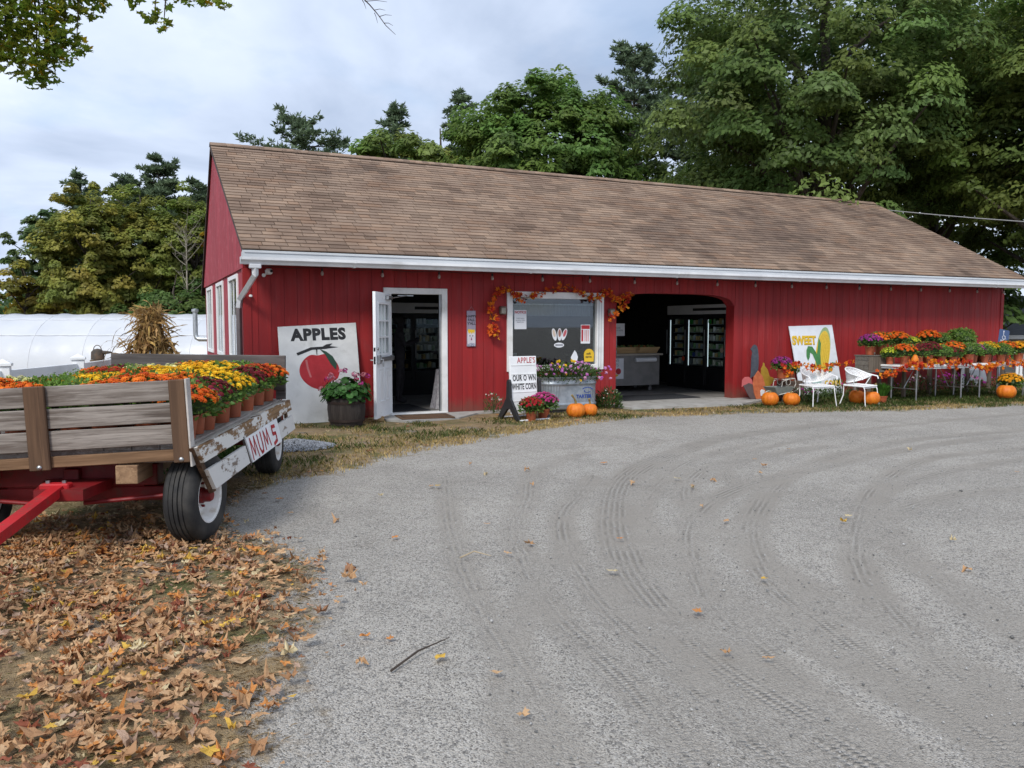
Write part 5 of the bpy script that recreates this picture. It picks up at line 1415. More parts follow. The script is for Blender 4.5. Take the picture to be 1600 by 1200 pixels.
# ---------------------------------------------------------------- white garden chairs
meshm, nt, o = new_mat('white_metal_mesh')
v = coords(nt, 'Object')
wvx = nt.nodes.new('ShaderNodeTexVoronoi'); wvx.inputs['Scale'].default_value = 60; nt.links.new(v, wvx.inputs['Vector'])
bs_ = nt.nodes.new('ShaderNodeBsdfPrincipled'); bs_.inputs['Base Color'].default_value = (.70, .70, .70, 1); bs_.inputs['Roughness'].default_value = .45
tr_ = nt.nodes.new('ShaderNodeBsdfTransparent'); mx_ = nt.nodes.new('ShaderNodeMixShader')
nt.links.new(ramp(nt, wvx.outputs['Distance'], .30, .42, .38, 1), mx_.inputs[0]); nt.links.new(tr_.outputs[0], mx_.inputs[1]); nt.links.new(bs_.outputs[0], mx_.inputs[2]); nt.links.new(mx_.outputs[0], o.inputs[0])
MAT['wmesh'] = meshm
def garden_chair(label, loc, rz):
    t = thing('garden_chair', label, 'chair', loc, rz, 'white metal garden chairs')
    wm_ = MAT['whiteclean']; SH = .39
    mb = MB(); mb.tube([(-.24, -.22, SH - .012), (.24, -.22, SH - .012), (.25, .16, SH), (.14, .24, SH), (-.14, .24, SH), (-.25, .16, SH)], .014, 8, close=True); mb.build('seat_frame', wm_, t)
    mb = MB(); prs = []
    for k in range(9):
        y = -.22 + .44 * k / 8; wx_ = .24 if y < .16 else .24 - (y - .16) * 1.2
        prs.append((y, wx_, SH + .004 - .015 * math.sin(math.pi * k / 8) - (.05 if k == 0 else 0)))
    mb.add([(sx * q, y, z) for y, q, z in prs for sx in (-1, 1)], [(2 * i, 2 * i + 1, 2 * i + 3, 2 * i + 2) for i in range(8)]); mb.build('seat', MAT['wmesh'], t)
    for sx in (-1, 1):
        mb = MB(); mb.tube([(sx * .24, -.21, SH - .01), (sx * .235, -.235, SH - .08), (sx * .25, -.25, .15), (sx * .265, -.27, .0)], .009, 7); mb.build('leg', wm_, t)
        mb = MB(); mb.tube([(sx * .22, .19, SH), (sx * .21, .20, .2), (sx * .24, .26, .0)], .011, 7); mb.build('leg', wm_, t)
    # barrel back: top rail curls forward into arms
    top = []; bot = []
    for k in range(17):
        a = math.pi * (k / 16); x = -.30 * math.cos(a); y = -.10 + .34 * math.sin(a) ** .7; z = SH + .19 + .14 * math.sin(a)
        top.append(Vector((x, y, z))); bot.append(Vector((x * .86, y * .92, SH + .17 - .13 * math.sin(a) ** .6)))
    mb = MB(); tl = [Vector((-.30, -.22, SH + .12)), Vector((-.31, -.20, SH + .17))] + top + [Vector((.31, -.20, SH + .17)), Vector((.30, -.22, SH + .12))]
    mb.tube(tl, .012, 8); mb.build('back_rail', wm_, t, True)
    mb = MB(); mb.add(top + bot, [(i, i + 1, 18 + i, 17 + i) for i in range(16)]); mb.build('backrest', MAT['wmesh'], t, True)
    mb = MB(); mb.tube(bot, .009, 6); mb.build('lower_rail', wm_, t)
    for sx in (-1, 1):
        mb = MB(); mb.tube([(sx * .295, -.09, SH + .19), (sx * .24, .0, SH)], .009, 6); mb.build('arm_support', wm_, t)
garden_chair('white metal mesh garden chair in front of the sweet corn board', (10.22, -1.62, .0), -8)
garden_chair('white metal mesh garden chair beside the flower tables', (10.98, -1.96, .0), 14)

# ---------------------------------------------------------------- flower tables
def folding_table(label, loc, L_):
    t = thing('folding_table', label, 'table', loc, 0, 'white folding tables')
    MB().box(0, L_, 0, .74, .69, .732, .008).build('tabletop', MAT['white'], t)
    MB().box(.02, L_ - .02, .02, .72, .655, .688).build('apron', MAT['fascia'], t)
    for x in (.28, L_ - .28):
        for y in (.07, .66):
            MB().tube([(x, y, .68), (x, y, 0)], .016, 8).build('leg', MAT['steel'], t)
        MB().tube([(x, .07, .25), (x, .66, .25)], .010, 6).build('stretcher', MAT['steel'], t)
        MB().tube([(x, .36, .26), (x + (.3 if x < 1 else -.3), .36, .66)], .009, 6).build('brace', MAT['steel'], t)
    return t
folding_table('white folding table crowded with mums, nearer the chairs', (12.32, -2.0, 0), 1.90)
folding_table('white folding table crowded with mums, nearer the picket fence', (14.24, -2.0, 0), 2.0)
gwx = wood('grey_crate', (.20, .185, .16), (.12, .105, .09), 'x')
gwz = wood('grey_crate_up', (.17, .14, .11), (.09, .072, .058), 'z')
def crate(label, loc, w_, d_, h_, group='wooden crates behind the tables'):
    t = thing('wooden_crate', label, 'crate', loc, 0, group)
    n = max(3, int(w_ / .13))
    MB().box(.01, w_ - .01, .012, d_ - .012, .01, h_ - .01).build('box', gwx, t)
    for k in range(n):
        MB().box(k * w_ / n + .003, (k + 1) * w_ / n - .003, 0, .011, 0, h_, .002).build('slat', gwz, t)
    for k in range(3):
        MB().box(0, .009, .013, d_ - .013, k * h_ / 3 + .004, (k + 1) * h_ / 3 - .004).build('slat', gwx, t)
    MB().box(-.01, w_ + .01, -.01, d_ + .01, h_ - .012, h_ + .008, .002).build('lid', gwx, t)
    return t
sb = thing('plank_bench', 'low plank bench behind the chairs carrying a wooden crate', 'bench', (11.9, -1.35, 0))
MB().box(0, 1.25, 0, .45, .57, .61, .004).build('plank', gwx, sb)
for x in (.1, 1.12):
    for y in (.05, .4): MB().box(x - .03, x + .03, y - .03, y + .03, 0, .569).build('leg', gwz, sb)
crate('grey slatted crate holding a purple and an orange mum at the table end', (11.98, -1.30, .612), .72, .36, .30)
bs = thing('plank_shelf', 'raised plank shelf against the red wall behind the tables', 'shelf', (13.1, -.85, 0))
MB().box(0, 4.0, 0, .42, .90, .945, .004).build('plank', gwx, bs)
for x in (.15, 1.35, 2.6, 3.85):
    for y in (.05, .37): MB().box(x - .035, x + .035, y - .035, y + .035, 0, .899).build('leg', gwz, bs)
G_ = 'mums on the flower tables'
for i, (c, x, y, z, s_, lab) in enumerate([
    ('purple', 12.17, -1.15, .923, 1.08, 'purple mum on the grey slatted crate'), ('orange', 12.52, -1.10, .923, 1.2, 'orange mum on the grey slatted crate'),
    ('orange', 13.55, -.66, .948, 1.15, 'orange mum on the wall shelf, nearest the crate'), ('lime', 13.98, -.66, .948, .85, 'small lime yellow mum on the wall shelf'),
    ('orange', 14.55, -.66, .948, 1.2, 'orange mum in the middle of the wall shelf'), ('green', 14.98, -.64, .948, 1.1, 'green budded mum beside the middle orange one on the wall shelf'),
    ('green', 15.75, -.58, .948, 1.38, 'largest green budded mum on the wall shelf'), ('green', 15.62, -.80, .87, 1.05, 'smaller green mum in front of the largest one on the wall shelf')]):
    if i == 7: z = .948
    potted_mum(lab, c, (x, y, z), s_, G_, 1.15)
front = [('lime', 12.44, -1.42, .9), ('orange', 12.58, -1.66, 1.1), ('maroon', 12.90, -1.72, 1.05), ('green', 12.98, -1.42, .85), ('maroon', 13.26, -1.66, 1.15), ('orange', 13.42, -1.42, 1.1), ('green', 13.60, -1.72, 1.0),
         ('yellow', 13.82, -1.42, 1.0), ('maroon', 13.90, -1.74, .9), ('orange', 14.10, -1.60, 1.15), ('rust', 14.22, -1.38, 1.05), ('green', 14.42, -1.74, 1.15), ('purple', 14.66, -1.66, 1.05), ('cream', 14.74, -1.40, 1.05),
         ('green', 14.92, -1.74, 1.05), ('yellow', 15.16, -1.62, 1.15), ('cream', 15.22, -1.38, 1.0), ('green', 15.46, -1.74, 1.05), ('rust', 15.56, -1.40, 1.0), ('orange', 15.80, -1.62, 1.15), ('gold', 16.08, -1.72, 1.15)]
cnt = {}
tot = {}
for c, *_ in front: tot[c] = tot.get(c, 0) + 1
for c, x, y, s_ in front:
    cnt[c] = cnt.get(c, 0) + 1
    lab = '%s mum on the flower tables, %s of its colour from the chairs' % (CN[c], ORD[cnt[c] - 1]) if tot[c] > 1 else 'the only %s mum standing on the flower tables' % CN[c]
    potted_mum(lab, c, (x, y, .735), s_, G_, 1.1)
potted_mum('golden mum on the grass behind the pumpkin at the table end', 'gold', (15.35, -2.05, .02), 1.25, 'mums on the ground')
# grassy green potted plant beside the pumpkins
gp = thing('potted_grass_plant', 'green spiky potted plant on the grass beside the pumpkins', 'potted plant', (11.72, -1.86, 0))
link('pot', POT, gp, None, None, (1.15, 1.15, .9))
mb = MB(); rr = random.Random(4)
for k in range(260):
    th = rr.uniform(0, 6.28); q = rr.random() ** .6; b = Vector((.07 * q * math.cos(th), .07 * q * math.sin(th), .13)); tip = Vector((.24 * q * math.cos(th), .24 * q * math.sin(th), .38 + .05 * rr.random() - .08 * q * q)); sd_ = Vector((-math.sin(th), math.cos(th), 0)) * .008
    mid_ = b.lerp(tip, .55) + Vector((0, 0, .03)); g = rr.uniform(.7, 1.3)
    mb.add([b - sd_, b + sd_, mid_ + sd_ * 1.3, mid_ - sd_ * 1.3, tip], [(0, 1, 2, 3), (3, 2, 4)], (g, g, g * .8))
mb.build('foliage', leafmat('grass_plant', (.07, .19, .03), (.05, .14, .025), .25, .5, 10, 'Object'), gp)
# flower bed below the tables
PK = [(.42, .03, .30), (.5, .08, .36), (.55, .25, .4)]
bush('low bed plant with magenta flowers under the nearer end of the tables', (13.1, -.9, 0), (.45, .3), .30, 420, .03, 41, dgl, PK, 8, .03)
bush('leafy plant with white and pink flowers under the middle of the tables', (14.3, -.7, 0), (.55, .3), .42, 500, .03, 42, dgl, [(.6, .5, .55), (.45, .2, .3)], 18, .03)
bush('leafy plant with bright magenta flowers under the far table', (15.3, -.75, 0), (.42, .3), .42, 420, .03, 43, dgl, [(.55, .05, .45), (.48, .04, .36)], 26, .034)
bush('small plant with pink flowers below the white cutout', (16.3, -.6, 0), (.26, .2), .32, 200, .03, 44, dgl, [(.6, .08, .42), (.66, .4, .5)], 14, .034)
bush('magenta flowered plant at the wall end under the far table', (17.3, -.6, 0), (.40, .2), .36, 260, .03, 45, dgl, [(.62, .06, .45)], 18, .034)
bush('low green bed plant below the sweet corn board', (11.3, -.55, 0), (.55, .28), .30, 420, .034, 46, dgl, None)
bush('low green bed plant with a few pink flowers behind the first chair', (10.55, -1.0, 0), (.34, .25), .28, 320, .032, 47, dgl, [(.5, .05, .3)], 12, .028)
bush('low green bed plant behind the second chair', (12.1, -.5, 0), (.45, .25), .34, 320, .034, 48, dgl, [(.45, .05, .2)], 4, .028)
# white animal-shaped cutout under the far table
wc = thing('white_cutout', 'white painted board cutout standing against the red wall under the far table', 'cutout', (16.35, -.12, .02))
mb = MB(); mb.ext([(x, 0, z) for x, z in [(.1, 0), (.22, 0), (.26, .34), (.55, .38), (.62, .06), (.70, .06), (.74, .30), (1.0, .12), (1.08, .16), (.95, .42), (.86, .58), (.62, .62), (.38, .58), (.30, .66), (.18, .70), (.02, .62), (.0, .52), (.10, .46)]], (0, .014, 0)); mb.build('board', MAT['whiteclean'], wc)
MB().box(.42, .86, -.012, -.001, .18, .44, .002).build('placard', MAT['paper'], wc)
# accessible parking sign
ac = thing('parking_sign', 'blue accessible parking sign with a white wheelchair symbol', 'sign', (17.12, -.52, 0), 0)
MB().box(.13, .17, .0, .03, .0, 1.42, .004).build('post', MAT['galv'], ac)
Pk = Matrix.Translation((0, -.004, .96)) @ Matrix.Rotation(rad(8), 4, 'Y')
pt = [(x + cx_, z + cz_) for cx_, cz_, a0 in ((.36, .03, -90), (.36, .47, 0), (.04, .47, 90), (.04, .03, 180)) for x, z in [(.03 * math.cos(rad(a0 + k * 30)), .03 * math.sin(rad(a0 + k * 30))) for k in range(4)]]
mb = MB(); mb.ext([(x, 0, z) for x, z in pt], (0, .003, 0), None, Pk); sgn = mb.build('plate', mk('sign_blue', (.06, .10, .22), (.05, .09, .20), 4, .5), ac)
C_ = Pk @ facing((0, -.002, 0), (1, 0, 0), (0, 0, 1))
mb = MB()
pp = np.linspace(rad(160), rad(380), 16)
for p, q in zip(pp[:-1], pp[1:]): mb.add([C_ @ Vector((.20 + r_ * math.cos(t), .325 + r_ * math.sin(t), 0)) for r_, t in ((.05, p), (.065, p), (.065, q), (.05, q))], [(0, 1, 2, 3)])
mb.add([C_ @ Vector((x, y, .0005)) for x, y in ell(.175, .455, .02, .02, 12)], [tuple(range(12))])
stroke(mb, [(.175, .43), (.185, .35), (.235, .35), (.26, .285), (.28, .29)], .018, C_)
mb.build('wheelchair_symbol', MAT['paper'], sgn)
text('lettering', 'RESERVED\nPARKING', .055, MAT['paper'], sgn, C_ @ Matrix.Translation((.2, .2, 0)), .001, 'CENTER', .0005, .9)
text('small_lettering', 'VAN ACCESSIBLE', .03, MAT['paper'], sgn, C_ @ Matrix.Translation((.2, .09, 0)), 0, 'CENTER', .0005, .9)
# picket fence beyond the corner
pf = thing('picket_fence', 'white picket fence running on from the corner of the red shop', 'fence', (18.1, -.35, 0), -8)
for k in range(34):
    x = .05 + k * .12
    MB().ext([(x, 0, .08), (x + .075, 0, .08), (x + .075, 0, 1.0), (x + .0375, 0, 1.07), (x, 0, 1.0)], (0, .02, 0)).build('picket', MAT['whiteclean'], pf)
for z in (.25, .8): MB().box(0, 4.2, .021, .06, z, z + .08).build('rail', MAT['whiteclean'], pf)
# ---------------------------------------------------------------- person inside
def person(loc, rz):
    t = thing('person', 'person in dark clothes standing inside the narrow doorway, seen from the side', 'person', loc, rz)
    J = {'pel': (0, 0, .92), 'bel': (0, .01, 1.05), 'che': (0, .02, 1.25), 'nek': (0, .0, 1.43), 'hd0': (0, -.01, 1.50), 'hd1': (0, -.02, 1.58), 'hd2': (0, -.01, 1.66),
         'lh': (.09, 0, .88), 'lk': (.10, -.03, .48), 'la': (.10, .02, .08), 'lt': (.11, -.13, .035), 'rh': (-.09, 0, .88), 'rk': (-.10, .03, .48), 'ra': (-.10, .06, .08), 'rt': (-.11, -.09, .035),
         'ls': (.17, .01, 1.37), 'le': (.22, -.10, 1.13), 'lw': (.16, -.30, 1.22), 'lf': (.13, -.38, 1.26), 'rs': (-.17, .01, 1.37), 're': (-.22, -.08, 1.12), 'rw': (-.15, -.28, 1.18), 'rf': (-.12, -.36, 1.22)}
    E_ = [('pel', 'bel', 0), ('bel', 'che', 0), ('che', 'nek', 0), ('nek', 'hd0', 0), ('hd0', 'hd1', 0), ('hd1', 'hd2', 0), ('pel', 'lh', 0), ('lh', 'lk', 0), ('lk', 'la', 0), ('la', 'lt', 0), ('pel', 'rh', 0), ('rh', 'rk', 0), ('rk', 'ra', 0), ('ra', 'rt', 0), ('che', 'ls', 0), ('ls', 'le', 0), ('le', 'lw', 0), ('lw', 'lf', 0), ('che', 'rs', 0), ('rs', 're', 0), ('re', 'rw', 0), ('rw', 'rf', 0)]
    Rr = {'pel': (.16, .12), 'bel': (.15, .11), 'che': (.16, .11), 'nek': (.055, .055), 'hd0': (.07, .075), 'hd1': (.085, .10), 'hd2': (.075, .085), 'lh': (.095, .10), 'lk': (.065, .065), 'la': (.045, .045), 'lt': (.04, .03), 'ls': (.065, .065), 'le': (.045, .045), 'lw': (.03, .03), 'lf': (.035, .02)}
    nm = list(J); me = bpy.data.meshes.new('body'); me.from_pydata([J[n] for n in nm], [(nm.index(a), nm.index(b)) for a, b, _ in E_], [])
    o = link('body', me, t)
    md = o.modifiers.new('skin', 'SKIN'); md.use_smooth_shade = True
    for i, n in enumerate(nm):
        k = n if n in Rr else 'l' + n[1:]
        me.skin_vertices[0].data[i].radius = Rr[k]
    me.skin_vertices[0].data[0].use_root = True
    o.modifiers.new('sub', 'SUBSURF').levels = 2; o.modifiers['sub'].render_levels = 2
    me.materials.append(mk('dark_clothes', (.03, .028, .032), (.045, .04, .045), 8, .9))
    mb = MB(); mb.lathe([(.001, -.02), (.10, -.02), (.115, .05), (.10, .11), (.06, .15), (.001, .165)], 16, (0, .02, 1.56), fn=lambda th, r, z: r * (1 + .06 * math.sin(5 * th + 9 * z)) * (.72 if -2.2 < th - 6.28 * (th > 3.14) < -.9 and z < .06 else 1))
    mb.build('hair', mk('dark_hair', (.012, .009, .008), None, 20, .6, .4, 60), t, True)
person((3.08, 1.9, .032), 75)
tb = thing('draped_stand', 'small stand draped in pale patterned cloth just inside the doorway', 'stand', (3.60, .72, .03))
mb = MB(); mb.lathe([(.30, .0), (.26, .25), (.22, .60), (.21, .70), (.001, .705)], 40, fn=lambda th, r, z: r * (1 + .10 * (1 - z / .7) * math.sin(9 * th))); mb.build('cloth', mk('pale_print_cloth', (.40, .39, .41), (.22, .2, .23), 22, .9), tb, True)
# ---------------------------------------------------------------- things beyond the wagon
# white rail fence
vf = thing('vinyl_fence', 'white vinyl rail fence with capped posts behind the wagon', 'fence', (0, 0, .05))
fp = [Vector((-3.21, -5.77, 0)), Vector((-2.67, -4.46, 0)), Vector((-2.13, -3.15, 0)), Vector((-1.72, -1.70, 0)), Vector((-1.4, -.2, 0))]
for i, p in enumerate(fp):
    mb = MB(); mb.box(p.x - .06, p.x + .06, p.y - .06, p.y + .06, 0, 1.10, .004); po = mb.build('post', MAT['whiteclean'], vf)
    mb = MB(); q = .075
    mb.box(p.x - q, p.x + q, p.y - q, p.y + q, 1.10, 1.125, .003); mb.add([(p.x - q, p.y - q, 1.125), (p.x + q, p.y - q, 1.125), (p.x + q, p.y + q, 1.125), (p.x - q, p.y + q, 1.125), (p.x, p.y, 1.165)], [(0, 1, 4), (1, 2, 4), (2, 3, 4), (3, 0, 4)])
    mb.build('post_cap', MAT['whiteclean'], po)
    if i:
        a = fp[i - 1]; d = (p - a); l = d.length; an = math.atan2(d.y, d.x)
        for z in (.30, .62, .92):
            MB().box(.06, l - .06, -.02, .02, z, z + .14, .004, None, Matrix.Translation(a) @ Matrix.Rotation(an, 4, 'Z')).build('rail', MAT['whiteclean'], vf)
# rusty watering can on a stump
st_ = MB().lathe([(.001, 0), (.10, 0), (.09, .5), (.085, 1.11), (.001, 1.115)], 14).build('wooden_stump', wood('stump', (.2, .15, .1), (.1, .07, .05), 'z'), None, True, (-1.97, -2.2, 0)); tag(st_, 'slim wooden stump behind the fence carrying the watering can', 'stump')
wcn = thing('watering_can', 'rusty dark watering can with a hoop handle behind the wagon', 'watering can', (-1.97, -2.2, 1.115), -20)
rs = mk('rusty_iron', (.05, .045, .04), (.11, .07, .045), 14, .7, .2, 60)
mb = MB(); mb.lathe([(.001, 0), (.075, 0), (.07, .09), (.045, .12), (.001, .13)], 18); mb.build('body', rs, wcn, True)
mb = MB(); mb.tube([(.06, 0, .08), (.15, 0, .085), (.20, 0, .06)], [.026, .012, .01], 8); mb.lathe([(.001, 0), (.02, .0), (.024, .02), (.001, .025)], 10, (.20, 0, .045)); mb.build('spout', rs, wcn, True)
mb = MB(); mb.tube([(.045 * math.cos(t) + .0, 0, .115 + .055 * math.sin(t)) for t in np.linspace(0, math.pi, 12)], .005, 6); mb.build('handle', rs, wcn)
# corn shock
cs_o = thing('corn_shock', 'tall bundle of dried corn stalks standing behind the wagon', 'corn stalks', (-1.38, -2.72, 0))
cs_o.scale = (.98, .95, 1.04)
rr = random.Random(77)
strw = leafmat('dry_corn', (.46, .31, .135), (.33, .205, .08), .3, .7, 9, 'Object')
mb = MB()
for k in range(46):
    th = rr.uniform(0, 6.28); q = rr.random() ** .5
    b = Vector((.52 * q * math.cos(th), .34 * q * math.sin(th), 0)); n_ = Vector((.06 * math.cos(th + .4), .06 * math.sin(th + .4), 1.52 + rr.uniform(-.05, .05))); tp_ = n_ + Vector((.10 * math.cos(th + .8) - .04, .10 * math.sin(th + .8), rr.uniform(.04, .2)))
    mb.tube([b, b.lerp(n_, .5) + Vector((rr.gauss(0, .02), rr.gauss(0, .02), 0)), n_, tp_], [.011, .010, .008, .003], 5, (rr.uniform(.7, 1.1),) * 3)
mb.build('stalk_bundle', strw, cs_o)
mb = MB()
def blade(mb, b, d, l, wd_, droop, g):
    pts = []; p = Vector(b); dd = Vector(d).normalized()
    for i in range(6):
        pts.append(p.copy()); p = p + dd * (l / 5); dd = (dd + Vector((rr.gauss(0, .12), rr.gauss(0, .12), -droop))).normalized()
    sdv = dd.cross(Vector((rr.gauss(0, .4), rr.gauss(0, .4), 1))).normalized()
    vs = []; 
    for i, q in enumerate(pts):
        w_ = wd_ * (1 - (i / 5) ** 2) + .001; tw = Matrix.Rotation(i * .35 * rr.choice([-1, 1]), 3, dd)
        vs += [q - (tw @ sdv) * w_, q + (tw @ sdv) * w_]
    mb.add(vs, [(2 * i, 2 * i + 1, 2 * i + 3, 2 * i + 2) for i in range(5)], (g, g * rr.uniform(.9, 1.02), g * rr.uniform(.75, 1.0)))
for k in range(760):
    z = rr.uniform(.55, 1.66); q = .05 + .50 * max(0, (1.55 - z) / 1.0); th = rr.uniform(0, 6.28)
    b = (q * math.cos(th) * rr.uniform(.55, 1.05), q * .7 * math.sin(th) * rr.uniform(.5, 1), z)
    blade(mb, b, (math.cos(th) * .35 + rr.gauss(0, .5), math.sin(th) * .35 + rr.gauss(0, .4), rr.uniform(-.9, .7)), rr.uniform(.12, .32), rr.uniform(.008, .024), rr.uniform(.05, .6), rr.uniform(.45, 1.35))
for k in range(120):
    th = rr.uniform(0, 6.28); blade(mb, (rr.gauss(0, .07) - .02, rr.gauss(0, .06), 1.5 + rr.uniform(-.06, .1)), (math.cos(th) * .7 - .15, math.sin(th) * .6, rr.uniform(.2, 1)), rr.uniform(.14, .30), rr.uniform(.005, .013), rr.uniform(.2, .6), rr.uniform(.6, 1.3))
for k in range(16):
    blade(mb, (-.25 + rr.gauss(0, .08), rr.gauss(0, .1), rr.uniform(1.0, 1.45)), (-1, rr.gauss(0, .3), rr.uniform(-.2, .5)), rr.uniform(.22, .36), rr.uniform(.004, .009), rr.uniform(.4, .7), rr.uniform(.25, .6))
tag(mb.build('dry_blades', strw, cs_o), kind='stuff')
MB().tube([(.085 * math.cos(t), .085 * math.sin(t), 1.47 + .01 * math.sin(2 * t)) for t in np.linspace(0, 6.283, 18, endpoint=False)], .012, 6, close=True).build('twine', mk('twine', (.25, .16, .07), None, 20, .9), cs_o)
# polythene greenhouse
AXZ = rad(-25.229)
gh = thing('greenhouse', 'long white polythene tunnel greenhouse beyond the fence', 'greenhouse', (-1.9, 31.5, -1.0), -25.229)
HG, WG_ = 3.12, 3.4
arc = [(-WG_ * math.cos(t) * (1.0), HG * (math.sin(t) ** .8)) for t in np.linspace(0, math.pi, 30)]
m, nt, o = new_mat('white_polythene')
v = coords(nt, 'Object')
c_ = mixc(nt, ramp(nt, noise_n(nt, v, .35, 4), .35, .7), (.82, .85, .90), (.72, .76, .83))
b_ = bsdf(nt, o, c_, .32, 0, .5, noise_n(nt, v, 1.2, 4), .25, .08)
t_ = nt.nodes.new('ShaderNodeBsdfTranslucent'); nt.links.new(c_, t_.inputs[0])
mx_ = nt.nodes.new('ShaderNodeMixShader'); mx_.inputs[0].default_value = .35
nt.links.new(b_.outputs[0], mx_.inputs[1]); nt.links.new(t_.outputs[0], mx_.inputs[2]); nt.links.new(mx_.outputs[0], o.inputs[0])
hoopm = mk('hoop_steel', (.84, .86, .9), None, 4, .4)
x0g, x1g, bay = -15.0, 7.0, 1.22
nb_ = int((x1g - x0g) / bay)
mb = MB(); vs = []; K = 4
cols_ = nb_ * K + 1
for i in range(cols_):
    x = x0g + i * bay / K; sag = .035 * math.sin(math.pi * (i % K) / K)
    for (y, z) in arc: vs.append((x, y * (1 - sag * .6 / 3), z * (1 - sag * .35)))
na = len(arc)
mb.add(vs, [(i * na + j, (i + 1) * na + j, (i + 1) * na + j + 1, i * na + j + 1) for i in range(cols_ - 1) for j in range(na - 1)])
mb.build('cover', m, gh, 'all')
mb = MB(); mb.add([(x1g - .3, y, z) for y, z in arc], [tuple(range(na))]); mb.build('end_wall', m, gh)
HOOP = MB().tube([(0, y * 1.004, z * 1.004) for y, z in arc], .009, 5).mesh('hoop', hoopm)
for i in range(0, nb_ + 1, 2): link('hoop', HOOP, gh, (x0g + i * bay, 0, 0))
for k, zz in ((6, .0), (10, 0)):
    y, z = arc[k]; MB().tube([(x0g, y * 1.004, z * 1.004), (x1g - .3, y * 1.004, z * 1.004)], .014, 5).build('purlin', hoopm, gh)
MB().box(x0g, x1g - .3, -WG_ - .05, -WG_ - .01, 0, .25).build('baseboard', mk('grey_board', (.4, .38, .36), None, 4, .8), gh)
fl = thing('exhaust_pipe', 'galvanised heater exhaust pipe with a cap beside the greenhouse', 'pipe', (.60, 19.1, -1.0))
mb = MB(); mb.tube([(0, 0, 3.1), (0, 0, 2.2), (.03, -.015, 2.08), (.12, -.06, 2.03), (.5, -.23, 2.03)], .085, 12); mb.build('duct', MAT['galv'], fl, True)
mb = MB(); mb.lathe([(.09, 3.02), (.12, 3.05), (.12, 3.14), (.001, 3.16)], 14); mb.build('cap', MAT['galv'], fl, True)
mb = MB(); mb.box(.42, .9, -.6, 0, 0, 2.3, .02); mb.build('heater_cabinet', MAT['whiteclean'], fl)
# grey-roofed shed and wire on the far side
hs = thing('grey_roofed_house', 'low white house with a grey shingle roof beyond the picket fence', 'house', (36.0, 10.5, -1.0), -20)
MB().box(-5, 6, -3, 3, 0, 2.2).build('wall', mk('pale_siding', (.5, .48, .43), (.44, .42, .38), 5, .7), hs)
mb = MB(); mb.ext([(-5.6, -3.6, 2.1), (-5.6, 3.6, 2.1), (-5.6, 0, 3.9)], (12.2, 0, 0)); mb.build('roof', mk('grey_shingle', (.13, .14, .155), (.09, .095, .11), 5, .9, .3, 30, (.5, 6, 6)), hs)
MB().box(-5.6, 6.6, -3.68, -3.58, 1.98, 2.14).build('eave_board', MAT['white'], hs)
wr_ = MB(); A_ = Vector((17.0, 8.6, 5.6)); B_w = Vector((24, -7, 3.75))
A_ = Vector((19.11, 3.99, 4.95)) + (Vector((19.11, 3.99, 4.95)) - Vector((20.44, 1.11, 4.5))) * 1.0; B_w = Vector((20.44, 1.11, 4.5)) + (Vector((20.44, 1.11, 4.5)) - Vector((19.11, 3.99, 4.95))) * 3
wr_.tube([A_.lerp(B_w, t) + Vector((0, 0, -.35 * 4 * t * (1 - t) + .18)) for t in np.linspace(0, 1, 16)], .014, 5)
wo = wr_.build('overhead_wire', mk('wire_grey', (.28, .28, .28), None, 4, .5)); tag(wo, 'thin grey overhead wire crossing in front of the big maples', 'wire')

# ---------------------------------------------------------------- trees
BARK = mk('bark', (.085, .07, .058), (.045, .036, .03), 5, .9, .7, 14, (1, 1, .2), bdist=.05, kind='World')
LM = leafmat('broad_leaves', (.145, .215, .062), (.115, .183, .055), .48, .5, .5)
LMY = leafmat('turning_leaves', (.29, .295, .072), (.205, .255, .064), .48, .5, .35)
LMP = leafmat('pine_needles', (.11, .16, .09), (.125, .175, .095), .35, .6, .4)
def leaf_quads(P, Nrm, S, r_, aspect=.55):
    """diamond leaves at P facing Nrm"""
    n = len(P); rd = r_.normal(size=(n, 3)); U = np.cross(Nrm, rd); U /= np.linalg.norm(U, axis=1)[:, None] + 1e-9
    Vv = np.cross(Nrm, U); a = S[:, None]
    bend = Nrm * (a * .18)
    V = np.stack([P - U * a, P + Vv * a * aspect - bend * 0 + bend, P + U * a, P - Vv * a * aspect + bend], 1).reshape(-1, 3)
    F = np.arange(n * 4).reshape(n, 4)
    return V, F
